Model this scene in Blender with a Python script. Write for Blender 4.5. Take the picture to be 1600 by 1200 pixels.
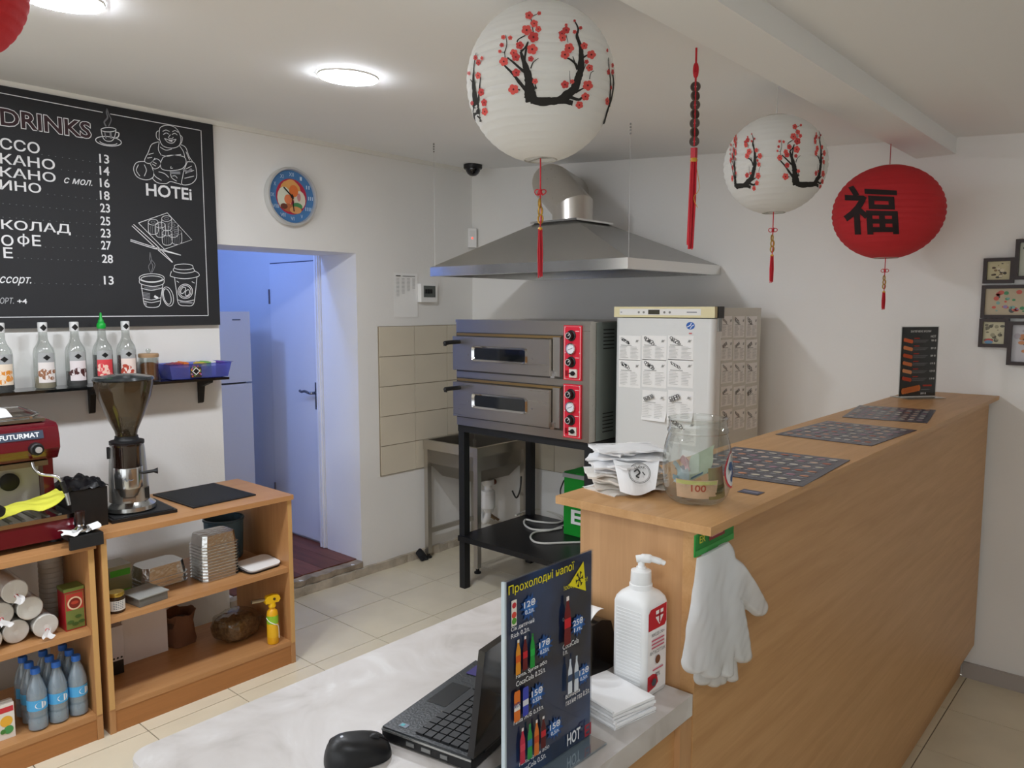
import bpy, bmesh, math, random
from mathutils import Vector, Matrix, noise

for o in list(bpy.data.objects):
    bpy.data.objects.remove(o, do_unlink=True)
SC = bpy.context.scene
COL = SC.collection
R = math.radians

# ------------------------------------------------------------------ camera, world, exposure, large lights
CAM_H = 1.5
TH = math.atan(120 / 1200.0)
YAW = R(41.45)
cam = bpy.data.cameras.new('camera')
cam.sensor_width = 36.0
cam.lens = 27.0
cam.clip_start = 0.02
camo = bpy.data.objects.new('camera', cam)
COL.objects.link(camo)
camo.location = (0, 0, CAM_H)
camo.rotation_euler = (R(90) - TH, 0, YAW)
SC.camera = camo

SC.view_settings.view_transform = 'Standard'
SC.view_settings.look = 'None'
SC.view_settings.gamma = 1.0
SC.view_settings.use_curve_mapping = False
SC.view_settings.exposure = 0.0

SC.cycles.use_denoising = True
SC.cycles.max_bounces = 14
SC.cycles.diffuse_bounces = 8
SC.cycles.transparent_max_bounces = 16
world = bpy.data.worlds.new('world')
SC.world = world
world.use_nodes = True
world.node_tree.nodes['Background'].inputs[0].default_value = (0.93, 0.965, 1.0, 1)
world.node_tree.nodes['Background'].inputs[1].default_value = 2.0

LAMP_SPOTS = [(-2.13, 1.60, 140.0), (-2.13, 0.74, 140.0), (-2.13, -0.15, 140.0), (-2.13, -1.1, 140.0),
              (-0.05, 0.30, 62.0)]     # x, y, emission strength of the round ceiling lamps
SIDE_LAMP = 24.0                                            # bluish bulb of the side room

# ------------------------------------------------------------------ where a picture point lies on a real plane
FPX = 1200.0
FW = Vector((-math.sin(YAW), math.cos(YAW), 0))
RT = Vector((math.cos(YAW), math.sin(YAW), 0))
UP = Vector((0, 0, 1))
EYE = Vector((0, 0, CAM_H))
def ray(u, v):
    a = (u - 800) / FPX; b = -(v - 600) / FPX
    return RT * a + FW * (math.cos(TH) + math.sin(TH) * b) + UP * (-math.sin(TH) + math.cos(TH) * b)
def onx(u, v, x):
    d = ray(u, v); return EYE + d * (x / d.x)
def ony(u, v, y):
    d = ray(u, v); return EYE + d * (y / d.y)
def onz(u, v, z):
    d = ray(u, v); return EYE + d * ((z - CAM_H) / d.z)
def ceil_z(x):
    return 2.345 - 0.068 * (x + 3.405)
XL = -3.405      # face of the left wall
YB = 3.48        # face of the back wall

# ------------------------------------------------------------------ materials
def lin(h):
    h = h.lstrip('#')
    c = [int(h[i:i + 2], 16) / 255 for i in (0, 2, 4)]
    return tuple(x / 12.92 if x <= 0.04045 else ((x + 0.055) / 1.055) ** 2.4 for x in c) + (1,)
MATS = {}
def mat(hexc, rough=0.5, metal=0.0, var=0.0, scale=8.0, bump=0.0, bscale=60.0, trans=0.0, alpha=1.0, coat=0.0, emit=0.0, spec=0.5, ior=1.45, stretch=None, sss=0.0, sheer=0.0):
    key = (hexc, rough, metal, var, scale, bump, bscale, trans, alpha, coat, emit, spec, ior, stretch, sss, sheer)
    if key in MATS:
        return MATS[key]
    m = bpy.data.materials.new('material_' + hexc.lstrip('#'))
    m.use_nodes = True
    nt = m.node_tree; N = nt.nodes; L = nt.links
    p = N['Principled BSDF']
    c = lin(hexc)
    p.inputs['Base Color'].default_value = c
    p.inputs['Roughness'].default_value = rough
    p.inputs['Metallic'].default_value = metal
    p.inputs['IOR'].default_value = ior
    p.inputs['Specular IOR Level'].default_value = spec
    if trans: p.inputs['Transmission Weight'].default_value = trans
    if alpha < 1: p.inputs['Alpha'].default_value = alpha
    if coat: p.inputs['Coat Weight'].default_value = coat; p.inputs['Coat Roughness'].default_value = 0.08
    if emit:
        p.inputs['Emission Color'].default_value = c; p.inputs['Emission Strength'].default_value = emit
    if sss:
        p.inputs['Subsurface Weight'].default_value = sss
        p.inputs['Subsurface Radius'].default_value = (0.02, 0.02, 0.02)
    tc = mp = None
    if var or bump:
        tc = N.new('ShaderNodeTexCoord'); mp = N.new('ShaderNodeMapping')
        L.new(tc.outputs['Object'], mp.inputs['Vector'])
        if stretch: mp.inputs['Scale'].default_value = stretch
    if var:
        n = N.new('ShaderNodeTexNoise'); n.inputs['Scale'].default_value = scale; n.inputs['Detail'].default_value = 6
        L.new(mp.outputs[0], n.inputs['Vector'])
        r = N.new('ShaderNodeValToRGB')
        r.color_ramp.elements[0].position = 0.3; r.color_ramp.elements[1].position = 0.7
        r.color_ramp.elements[0].color = tuple(x * (1 - var) for x in c[:3]) + (1,)
        r.color_ramp.elements[1].color = tuple(min(1, x * (1 + var)) for x in c[:3]) + (1,)
        L.new(n.outputs['Fac'], r.inputs[0]); L.new(r.outputs[0], p.inputs['Base Color'])
    if bump:
        n2 = N.new('ShaderNodeTexNoise'); n2.inputs['Scale'].default_value = bscale; n2.inputs['Detail'].default_value = 4
        L.new(mp.outputs[0], n2.inputs['Vector'])
        b = N.new('ShaderNodeBump'); b.inputs['Strength'].default_value = bump; b.inputs['Distance'].default_value = 0.01
        L.new(n2.outputs['Fac'], b.inputs['Height']); L.new(b.outputs[0], p.inputs['Normal'])
    if sheer:      # thin sheet that lets light through
        out = N['Material Output']
        t = N.new('ShaderNodeBsdfTranslucent'); t.inputs[0].default_value = c
        mx = N.new('ShaderNodeMixShader'); mx.inputs[0].default_value = sheer
        L.new(p.outputs[0], mx.inputs[1]); L.new(t.outputs[0], mx.inputs[2]); L.new(mx.outputs[0], out.inputs[0])
    MATS[key] = m
    return m

def thin_glass(hexc, gloss=0.1, rough=0.03, cloud=0.0, cloudhex='FFFFFF'):
    """thin clear wall: tinted see-through plus mirror-like sheen at grazing angles"""
    key = ('thin', hexc, gloss, rough, cloud, cloudhex)
    if key in MATS: return MATS[key]
    m = bpy.data.materials.new('thin_glass'); m.use_nodes = True
    nt = m.node_tree; N = nt.nodes; L = nt.links; N.remove(N['Principled BSDF'])
    tr = N.new('ShaderNodeBsdfTransparent'); tr.inputs[0].default_value = lin(hexc)
    gl = N.new('ShaderNodeBsdfGlossy'); gl.inputs['Roughness'].default_value = rough
    lw = N.new('ShaderNodeLayerWeight'); lw.inputs[0].default_value = 0.35
    mr = N.new('ShaderNodeMapRange'); mr.inputs[3].default_value = gloss; mr.inputs[4].default_value = min(1, gloss + 0.72)
    L.new(lw.outputs['Facing'], mr.inputs[0])
    pw = N.new('ShaderNodeMath'); pw.operation = 'POWER'; pw.inputs[1].default_value = 2.0; L.new(mr.outputs[0], pw.inputs[0])
    ad = N.new('ShaderNodeMath'); ad.operation = 'ADD'; ad.inputs[1].default_value = gloss * 0.6; ad.use_clamp = True; L.new(pw.outputs[0], ad.inputs[0])
    last = tr
    if cloud:
        df = N.new('ShaderNodeBsdfDiffuse'); df.inputs[0].default_value = lin(cloudhex)
        m0 = N.new('ShaderNodeMixShader'); m0.inputs[0].default_value = cloud
        L.new(tr.outputs[0], m0.inputs[1]); L.new(df.outputs[0], m0.inputs[2]); last = m0
    mx = N.new('ShaderNodeMixShader'); L.new(ad.outputs[0], mx.inputs[0]); L.new(last.outputs[0], mx.inputs[1]); L.new(gl.outputs[0], mx.inputs[2])
    L.new(mx.outputs[0], N['Material Output'].inputs[0])
    MATS[key] = m
    return m

def wood(name, hexa, hexb, axis, rough=0.42):
    m = bpy.data.materials.new(name); m.use_nodes = True
    nt = m.node_tree; N = nt.nodes; L = nt.links; p = N['Principled BSDF']
    tc = N.new('ShaderNodeTexCoord'); mp = N.new('ShaderNodeMapping')
    sc = [26, 26, 26]; sc['xyz'.index(axis)] = 1.6
    mp.inputs['Scale'].default_value = sc
    L.new(tc.outputs['Object'], mp.inputs[0])
    n = N.new('ShaderNodeTexNoise'); n.inputs['Scale'].default_value = 1.6; n.inputs['Detail'].default_value = 7; n.inputs['Distortion'].default_value = 0.6
    L.new(mp.outputs[0], n.inputs['Vector'])
    n2 = N.new('ShaderNodeTexNoise'); n2.inputs['Scale'].default_value = 9; n2.inputs['Detail'].default_value = 3
    L.new(mp.outputs[0], n2.inputs['Vector'])
    ad = N.new('ShaderNodeMath'); ad.operation = 'MULTIPLY_ADD'; ad.inputs[1].default_value = 0.35
    L.new(n2.outputs['Fac'], ad.inputs[0]); L.new(n.outputs['Fac'], ad.inputs[2])
    r = N.new('ShaderNodeValToRGB')
    r.color_ramp.elements[0].position = 0.45; r.color_ramp.elements[1].position = 0.9
    r.color_ramp.elements[0].color = lin(hexa); r.color_ramp.elements[1].color = lin(hexb)
    L.new(ad.outputs[0], r.inputs[0]); L.new(r.outputs[0], p.inputs['Base Color'])
    p.inputs['Roughness'].default_value = rough
    return m

def marble(name):
    m = bpy.data.materials.new(name); m.use_nodes = True
    nt = m.node_tree; N = nt.nodes; L = nt.links; p = N['Principled BSDF']
    tc = N.new('ShaderNodeTexCoord')
    n = N.new('ShaderNodeTexNoise'); n.inputs['Scale'].default_value = 7; n.inputs['Detail'].default_value = 9; n.inputs['Distortion'].default_value = 1.8
    L.new(tc.outputs['Object'], n.inputs['Vector'])
    r = N.new('ShaderNodeValToRGB')
    e = r.color_ramp.elements
    e[0].position = 0.32; e[0].color = lin('B5B0AB'); e[1].position = 0.62; e[1].color = lin('C9C5C2')
    k = e.new(0.47); k.color = lin('C2BDB9'); k = e.new(0.71); k.color = lin('D3D1CF')
    L.new(n.outputs['Fac'], r.inputs[0]); L.new(r.outputs[0], p.inputs['Base Color'])
    p.inputs['Roughness'].default_value = 0.35
    return m

def steel(name, hexc, rough, axis='x', metal=0.95):
    m = bpy.data.materials.new(name); m.use_nodes = True
    nt = m.node_tree; N = nt.nodes; L = nt.links; p = N['Principled BSDF']
    p.inputs['Base Color'].default_value = lin(hexc); p.inputs['Metallic'].default_value = metal
    tc = N.new('ShaderNodeTexCoord'); mp = N.new('ShaderNodeMapping')
    sc = [150, 150, 150]; sc['xyz'.index(axis)] = 3
    mp.inputs['Scale'].default_value = sc; L.new(tc.outputs['Object'], mp.inputs[0])
    n = N.new('ShaderNodeTexNoise'); n.inputs['Scale'].default_value = 1; n.inputs['Detail'].default_value = 2
    L.new(mp.outputs[0], n.inputs['Vector'])
    mr = N.new('ShaderNodeMapRange'); mr.inputs[3].default_value = rough * 0.75; mr.inputs[4].default_value = rough * 1.3
    L.new(n.outputs['Fac'], mr.inputs[0]); L.new(mr.outputs[0], p.inputs['Roughness'])
    return m

M_WOOD_Y = wood('beech_laminate_long', 'B98B58', 'C99C6A', 'y')
M_WOOD_Z = wood('beech_laminate_upright', 'B68A5E', 'C5996C', 'z')
M_WOOD_D = wood('beech_cabinet', 'AD7B4C', 'BA8A5A', 'y')
M_WOOD_DZ = wood('beech_cabinet_upright', 'AD7B4C', 'BA8A5A', 'z')
M_MARBLE = marble('marble_laminate')
M_STEEL = steel('brushed_steel', 'B4AEA5', 0.3, 'x')
M_STEEL_Z = steel('brushed_steel_upright', 'C0BEBA', 0.3, 'z')
M_HOOD = mat('EAE9E6', 0.17, 0.95, bump=0.02, bscale=3)
M_CHROME = mat('C9C9C9', 0.12, 1.0)
M_BLACK = mat('161617', 0.45)
M_BLACKM = mat('1B1C1E', 0.6)
M_WHITE = mat('EDEDEB', 0.4)
M_PAPER = mat('F0F0EE', 0.8)
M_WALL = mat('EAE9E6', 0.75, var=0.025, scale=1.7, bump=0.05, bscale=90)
M_CEIL = mat('EDEEEE', 0.8, var=0.015, scale=1.2)
M_GLASS = thin_glass('F2F5F3', 0.1)
M_RED = mat('C8202E', 0.5)

# ------------------------------------------------------------------ mesh helpers
def nb():
    return bmesh.new()
def bx(bm, x0, x1, y0, y1, z0, z1, T=None):
    vs = [bm.verts.new((x, y, z)) for z in (z0, z1) for y in (y0, y1) for x in (x0, x1)]
    for f in ((0, 2, 3, 1), (4, 5, 7, 6), (0, 1, 5, 4), (2, 6, 7, 3), (0, 4, 6, 2), (1, 3, 7, 5)):
        bm.faces.new([vs[i] for i in f])
    if T is not None:
        for v in vs: v.co = T @ v.co
    return vs
def box(*a, T=None):
    bm = nb(); bx(bm, *a, T=T); return bm
def bev(bm, w, seg=2, ang=30):
    ed = [e for e in bm.edges if len(e.link_faces) == 2 and e.calc_face_angle(0) > R(ang)]
    bmesh.ops.bevel(bm, geom=ed, offset=w, segments=seg, affect='EDGES', profile=0.5, clamp_overlap=True)
    return bm
def bbox(*a, w=0.003, seg=2, T=None):
    bm = box(*a); bev(bm, w, seg)
    if T is not None: bm.transform(T)
    return bm
def lathe(bm, prof, n=28, c=(0, 0, 0), cap=True, T=None):
    rings = []
    for r, z in prof:
        rings.append([bm.verts.new((c[0] + r * math.cos(2 * math.pi * i / n), c[1] + r * math.sin(2 * math.pi * i / n), c[2] + z)) for i in range(n)])
    for a, b in zip(rings, rings[1:]):
        for i in range(n):
            j = (i + 1) % n
            bm.faces.new((a[i], a[j], b[j], b[i]))
    if cap:
        if prof[0][0] > 1e-5: bm.faces.new(list(reversed(rings[0])))
        if prof[-1][0] > 1e-5: bm.faces.new(rings[-1])
    if T is not None:
        for ring in rings:
            for v in ring: v.co = T @ v.co
    return bm
def tube(bm, pts, r, n=8, closed=False, cap=True):
    pts = [Vector(p) for p in pts]
    m = len(pts)
    rr = r if isinstance(r, (list, tuple)) else [r] * m
    rings = []
    prev = None
    for i, p in enumerate(pts):
        if closed: d = pts[(i + 1) % m] - pts[i - 1]
        else: d = pts[min(i + 1, m - 1)] - pts[max(i - 1, 0)]
        d.normalize()
        if prev is None:
            a = Vector((0, 0, 1)) if abs(d.z) < 0.9 else Vector((1, 0, 0))
            s = d.cross(a).normalized()
        else:
            s = (prev - d * prev.dot(d))
            s = s.normalized() if s.length > 1e-6 else d.cross(Vector((0.3, 0.7, 0.2))).normalized()
        prev = s
        t = d.cross(s)
        rings.append([bm.verts.new(p + (s * math.cos(2 * math.pi * k / n) + t * math.sin(2 * math.pi * k / n)) * rr[i]) for k in range(n)])
    pairs = list(zip(rings, rings[1:])) + ([(rings[-1], rings[0])] if closed else [])
    for a, b in pairs:
        for k in range(n):
            j = (k + 1) % n
            bm.faces.new((a[k], a[j], b[j], b[k]))
    if cap and not closed:
        bm.faces.new(list(reversed(rings[0]))); bm.faces.new(rings[-1])
    return bm
def prism(bm, poly, O, A, B, D):
    """polygon (a, b) in the plane O + a*A + b*B, pushed along vector D"""
    O, A, B, D = Vector(O), Vector(A), Vector(B), Vector(D)
    lo = [bm.verts.new(O + A * a + B * b) for a, b in poly]
    hi = [bm.verts.new(v.co + D) for v in lo]
    n = len(poly)
    bm.faces.new(lo); bm.faces.new(list(reversed(hi)))
    for i in range(n):
        j = (i + 1) % n
        bm.faces.new((lo[j], lo[i], hi[i], hi[j]))
    return bm
def sheet_grid(nx, ny, fn, thick=0.0):
    """grid surface fn(s,t) -> point, with real thickness along its normal"""
    bm = nb()
    g = [[bm.verts.new(fn(i / nx, j / ny)) for i in range(nx + 1)] for j in range(ny + 1)]
    for j in range(ny):
        for i in range(nx):
            bm.faces.new((g[j][i], g[j][i + 1], g[j + 1][i + 1], g[j + 1][i]))
    if thick:
        bm.normal_update()
        bmesh.ops.solidify(bm, geom=bm.faces[:], thickness=thick)
    return bm
def rrect(w, h, r, n=4):
    out = []
    for cx, cy, a0 in ((w / 2 - r, h / 2 - r, 0), (-w / 2 + r, h / 2 - r, 90), (-w / 2 + r, -h / 2 + r, 180), (w / 2 - r, -h / 2 + r, 270)):
        for k in range(n + 1):
            a = R(a0 + 90 * k / n); out.append((cx + r * math.cos(a), cy + r * math.sin(a)))
    return out

def wmat(o):
    m = o.matrix_basis.copy(); p = o.parent
    while p is not None:
        m = p.matrix_basis @ m; p = p.parent
    return m
def part(name, bm, m, parent=None, smooth=False, world=False, label=None, kind=None):
    if world and parent is not None:
        bm.transform(wmat(parent).inverted())
    if not smooth or smooth is True or True:
        bmesh.ops.recalc_face_normals(bm, faces=bm.faces[:]) if smooth != 'keep' else None
    me = bpy.data.meshes.new(name)
    bm.to_mesh(me); bm.free()
    me.materials.append(m)
    if smooth:
        for p in me.polygons: p.use_smooth = True
        try: me.set_sharp_from_angle(angle=R(38))
        except Exception: pass
    o = bpy.data.objects.new(name, me)
    COL.objects.link(o)
    if parent is not None: o.parent = parent
    if label: o['label'] = label
    if kind: o['kind'] = kind
    return o
def thing(name, label, cat, loc=(0, 0, 0), rotz=0.0, group=None, rot=None):
    o = bpy.data.objects.new(name, None)
    o.empty_display_size = 0.05
    COL.objects.link(o)
    o.location = loc
    o.rotation_euler = rot if rot else (0, 0, rotz)
    o['label'] = label; o['category'] = cat
    if group: o['group'] = group
    return o
def tag(o, label, cat, group=None):
    o['label'] = label; o['category'] = cat
    if group: o['group'] = group
    return o
def struct(name, bm, m, label=None, smooth=False):
    o = part(name, bm, m, None, smooth)
    o['kind'] = 'structure'
    if label: o['label'] = label
    return o
def center_origin(o, base=True):
    """move a single mesh object's origin to its base centre"""
    me = o.data
    xs = [v.co.x for v in me.vertices]; ys = [v.co.y for v in me.vertices]; zs = [v.co.z for v in me.vertices]
    c = Vector(((min(xs) + max(xs)) / 2, (min(ys) + max(ys)) / 2, min(zs)))
    me.transform(Matrix.Translation(-c))
    o.location = o.location + c
    return o
def copy_tree(o, parent=None):
    c = o.copy(); COL.objects.link(c); c.parent = parent
    for ch in o.children: copy_tree(ch, c)
    return c

# ------------------------------------------------------------------ flat print: lettering and line drawing on a plane
_txt = {}
def glyphs(s, bold=0.0, shear=0.0):
    k = (s, bold, shear)
    if k not in _txt:
        cu = bpy.data.curves.new('lettering', 'FONT')
        cu.body = s; cu.offset = bold; cu.shear = shear; cu.resolution_u = 3
        ob = bpy.data.objects.new('lettering', cu)
        me = bpy.data.meshes.new_from_object(ob)
        vs = [tuple(v.co) for v in me.vertices]; fs = [tuple(p.vertices) for p in me.polygons]
        bpy.data.objects.remove(ob); bpy.data.meshes.remove(me)
        if vs:
            x0 = min(v[0] for v in vs); x1 = max(v[0] for v in vs); y0 = min(v[1] for v in vs); y1 = max(v[1] for v in vs)
            vs = [((v[0] - x0) / max(x1 - x0, 1e-6), (v[1] - y0) / max(y1 - y0, 1e-6)) for v in vs]
        _txt[k] = (vs, fs)
    return _txt[k]
class Sheet:
    """collects flat print per colour on the plane O + a*A + b*B"""
    def __init__(s, O, A, B, lift=0.0006, step=0.0003):
        s.O = Vector(O); s.A = Vector(A).normalized(); s.B = Vector(B).normalized(); s.N = s.A.cross(s.B).normalized()
        s.lift = lift; s.step = step; s.layers = {}; s.order = []; s.calls = {}
    def _bm(s, m, nm):
        k = (m.name, nm)
        if k not in s.layers:
            s.layers[k] = (bmesh.new(), m, nm, s.lift + s.step * len(s.order)); s.order.append(k); s.calls[k] = 0
        s.calls[k] += 1
        return s.layers[k]
    def pt(s, a, b, h): return s.O + s.A * a + s.B * b + s.N * h
    def poly(s, pts, m, nm='print'):
        bm, _, _, h = s._bm(m, nm)
        try: bm.faces.new([bm.verts.new(s.pt(a, b, h)) for a, b in pts])
        except ValueError: pass
    def rect(s, a0, b0, a1, b1, m, nm='print'):
        s.poly([(a0, b0), (a1, b0), (a1, b1), (a0, b1)], m, nm)
    def disc(s, a, b, r, m, nm='print', n=20, rb=None):
        rb = rb or r
        s.poly([(a + r * math.cos(2 * math.pi * i / n), b + rb * math.sin(2 * math.pi * i / n)) for i in range(n)], m, nm)
    def line(s, pts, w, m, nm='print', closed=False):
        bm, _, _, h = s._bm(m, nm)
        P = [Vector((p[0], p[1])) for p in pts]
        if closed: P.append(P[0])
        ww = w if isinstance(w, (list, tuple)) else [w] * len(P)
        L = []; Rr = []
        for i, p in enumerate(P):
            d = P[min(i + 1, len(P) - 1)] - P[max(i - 1, 0)]
            if closed and i in (0, len(P) - 1): d = P[1] - P[-2]
            if d.length < 1e-9: d = Vector((1, 0))
            d.normalize(); q = Vector((-d.y, d.x)) * (ww[i] / 2)
            L.append(bm.verts.new(s.pt(p.x + q.x, p.y + q.y, h))); Rr.append(bm.verts.new(s.pt(p.x - q.x, p.y - q.y, h)))
        for i in range(len(P) - 1):
            try: bm.faces.new((Rr[i], Rr[i + 1], L[i + 1], L[i]))
            except ValueError: pass
    def text(s, t, a0, b0, a1, b1, m, nm='lettering', bold=0.0, shear=0.0, skew=0.0):
        """the string fills the box a0..a1, b0..b1"""
        bm, _, _, h = s._bm(m, nm)
        vs, fs = glyphs(t, bold, shear)
        V = [bm.verts.new(s.pt(a0 + (a1 - a0) * x, b0 + (b1 - b0) * y + skew * x, h)) for x, y in vs]
        for f in fs:
            try: bm.faces.new([V[i] for i in f])
            except ValueError: pass
    def done(s, parent, world=True):
        out = []
        for k in s.order:
            bm, m, nm, h = s.layers[k]
            if len(bm.faces) == 0: bm.free(); continue
            big = s.calls[k] > 1 or nm == 'lettering'
            out.append(part(nm, bm, m, parent, smooth='keep', world=world, kind='stuff' if big else None))
        return out
    def at(s, P):
        d = Vector(P) - s.O; return (d.dot(s.A), d.dot(s.B))
def smooth_line(pts, sub=5):
    """Catmull-Rom through the points"""
    P = [Vector(p) for p in pts]
    if len(P) < 3: return [tuple(p) for p in P]
    out = []
    for i in range(len(P) - 1):
        p0 = P[max(i - 1, 0)]; p1 = P[i]; p2 = P[i + 1]; p3 = P[min(i + 2, len(P) - 1)]
        for k in range(sub):
            t = k / sub
            out.append(tuple(0.5 * ((2 * p1) + (p2 - p0) * t + (2 * p0 - 5 * p1 + 4 * p2 - p3) * t * t + (3 * p1 - p0 - 3 * p2 + p3) * t ** 3)))
    out.append(tuple(P[-1]))
    return out
# ================================================================== the room
X1, Y0 = 2.3, -2.6
def tile_mesh(w, h, t, bevel=0.0015):
    bm = box(-w / 2, w / 2, -h / 2, h / 2, 0, t); bev(bm, bevel, 1); me = bpy.data.meshes.new('tile'); bm.to_mesh(me); bm.free(); return me
def place_piece(name, me, loc, parent, rot=(0, 0, 0)):
    o = bpy.data.objects.new(name, me); COL.objects.link(o); o.location = loc; o.rotation_euler = rot; o.parent = parent; return o

floor = struct('floor', box(XL, X1, Y0, YB, -0.1, -0.004), mat('6E5F4E', 0.9), 'beige square floor tiles with thin dark joints')
M_TILE = mat('DBD1B9', 0.22, var=0.05, scale=5.0, bump=0.015, bscale=14)
TX, TY = 0.349, 0.342
tm = {}
gx = [-0.594 + k * TX for k in range(-9, 9)]; gy = [3.142 + k * TY for k in range(-17, 2)]
for a, b in zip(gx, gx[1:]):
    for c, d in zip(gy, gy[1:]):
        x0, x1, y0, y1 = max(a, XL), min(b, X1), max(c, Y0), min(d, YB)
        if x1 - x0 < 0.02 or y1 - y0 < 0.02: continue
        if (x0 > 1.2 or y1 < -1.5): continue
        key = (round(x1 - x0, 3), round(y1 - y0, 3))
        if key not in tm:
            tm[key] = tile_mesh(key[0] - 0.0035, key[1] - 0.0035, 0.0045, 0.001); tm[key].materials.append(M_TILE)
        place_piece('floor_tile', tm[key], ((x0 + x1) / 2, (y0 + y1) / 2, -0.0045), floor)

DY0, DY1, DZ = 1.79, 2.583, 1.79
XJ = -3.73
bm = nb()
bx(bm, XJ, XL, Y0, DY0, 0, 2.5); bx(bm, XJ, XL, DY1, YB + 0.1, 0, 2.5); bx(bm, XJ, XL, DY0, DY1, DZ, 2.5); bx(bm, XJ, XL, DY0, DY1, -0.1, 0.075)
wall_left = struct('wall_left', bm, M_WALL, 'white painted wall with an open doorway')
wall_back = struct('wall_back', box(XL - 0.4, X1, YB, YB + 0.2, 0, 2.5), M_WALL, 'white painted back wall')
struct('wall_right', box(X1, X1 + 0.15, Y0 - 0.15, YB + 0.2, 0, 2.5), M_WALL)
bm = nb()
bx(bm, XJ, X1, Y0 - 0.2, Y0, 0, 0.35); bx(bm, XJ, X1, Y0 - 0.2, Y0, 2.0, 2.5); bx(bm, XJ, -2.6, Y0 - 0.2, Y0, 0.35, 2.0); bx(bm, 2.0, X1, Y0 - 0.2, Y0, 0.35, 2.0)  # unseen wall; the wide opening is added to let in sky light as fill
struct('wall_front', bm, M_WALL)
bm = nb()
for s in ((XL - 0.4, -0.5, ceil_z(XL - 0.4), ceil_z(-0.5)), (-0.5, X1 + 0.15, ceil_z(-0.5), ceil_z(-0.5))):
    v = [bm.verts.new(p) for p in ((s[0], Y0 - 0.2, s[2]), (s[1], Y0 - 0.2, s[3]), (s[1], YB + 0.2, s[3]), (s[0], YB + 0.2, s[2]),
                                   (s[0], Y0 - 0.2, 2.6), (s[1], Y0 - 0.2, 2.6), (s[1], YB + 0.2, 2.6), (s[0], YB + 0.2, 2.6))]
    for f in ((0, 3, 2, 1), (4, 5, 6, 7), (0, 1, 5, 4), (2, 3, 7, 6), (0, 4, 7, 3), (1, 2, 6, 5)): bm.faces.new([v[i] for i in f])
struct('ceiling', bm, M_CEIL, 'low white ceiling sloping down to the right')
bm = box(-0.885, -0.742, Y0, YB, 2.1, 2.19); bev(bm, 0.008, 2)
struct('trim_1', bm, M_CEIL, 'white ceiling beam running to the back wall', True)
struct('trim_2', bbox(XL, XL + 0.018, Y0, YB, ceil_z(XL) - 0.022, ceil_z(XL) + 0.002, w=0.006), mat('E6E4DC', 0.6), 'narrow white ceiling moulding')
# rough ledges at the foot of the left wall and the doorway step
def rough_strip(x0, x1, y0, y1, z0, z1, n, amp, seed):
    rnd = random.Random(seed); bm = nb()
    rows = []
    for i in range(n + 1):
        y = y0 + (y1 - y0) * i / n
        a = rnd.uniform(-amp, amp); b = rnd.uniform(-amp, amp)
        rows.append([bm.verts.new(p) for p in ((x0, y, z0), (x1 + b, y, z0), (x1 + b * 0.6, y, z1 + a), (x0, y, z1 + a * 0.4))])
    for r0, r1 in zip(rows, rows[1:]):
        for k in range(4): bm.faces.new((r0[k], r0[(k + 1) % 4], r1[(k + 1) % 4], r1[k]))
    bm.faces.new(list(reversed(rows[0]))); bm.faces.new(rows[-1])
    return bm
M_CONC = mat('B9AF9F', 0.9, var=0.28, scale=9, bump=0.5, bscale=35)
struct('baseboard_left', rough_strip(XL - 0.02, XL + 0.022, 1.78, YB - 0.04, 0.0, 0.045, 40, 0.005, 3), M_CONC, 'rough dirty plaster ledge at the foot of the wall')
struct('trim_3', rough_strip(XL - 0.05, XL + 0.01, DY0, DY1, 0.05, 0.079, 26, 0.006, 5), mat('9D907F', 0.9, var=0.35, scale=14, bump=0.5, bscale=30), 'chipped doorway step')
struct('baseboard_back', bbox(-0.61, X1, YB - 0.016, YB, 0, 0.062, w=0.004), mat('A9A29C', 0.5), 'grey skirting along the back wall')
# wall tiles in the sink corner
M_WT = mat('D6CDBA', 0.18, var=0.03, scale=4)
tw, thh = 0.2615, 0.1695
wt = tile_mesh(tw - 0.004, thh - 0.004, 0.007, 0.0012); wt.materials.append(M_WT)
wt2 = tile_mesh(3.478 - 2.725 - 2 * tw - 0.004, thh - 0.004, 0.007, 0.0012); wt2.materials.append(M_WT)
grout_l = part('tile_bed', box(XL, XL + 0.0045, 2.722, YB - 0.001, 0.542, 1.393), mat('8F8470', 0.9), wall_left)
grout_b = part('tile_bed', box(XL + 0.01, -1.9, YB - 0.0045, YB, 0.542, 1.393), mat('8F8470', 0.9), wall_back)
for r in range(5):
    z = 0.544 + thh * (r + 0.5)
    for c in range(2): place_piece('wall_tile', wt, (XL + 0.002, 2.725 + tw * (c + 0.5), z), wall_left, (R(90), 0, R(90)))
    place_piece('wall_tile', wt2, (XL + 0.002, (2.725 + 2 * tw + 3.478) / 2, z), wall_left, (R(90), 0, R(90)))
    for c in range(5): place_piece('wall_tile', wt, (XL + 0.145 + tw * (c + 0.5), YB - 0.002, z), wall_back, (R(90), 0, 0))

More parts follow.
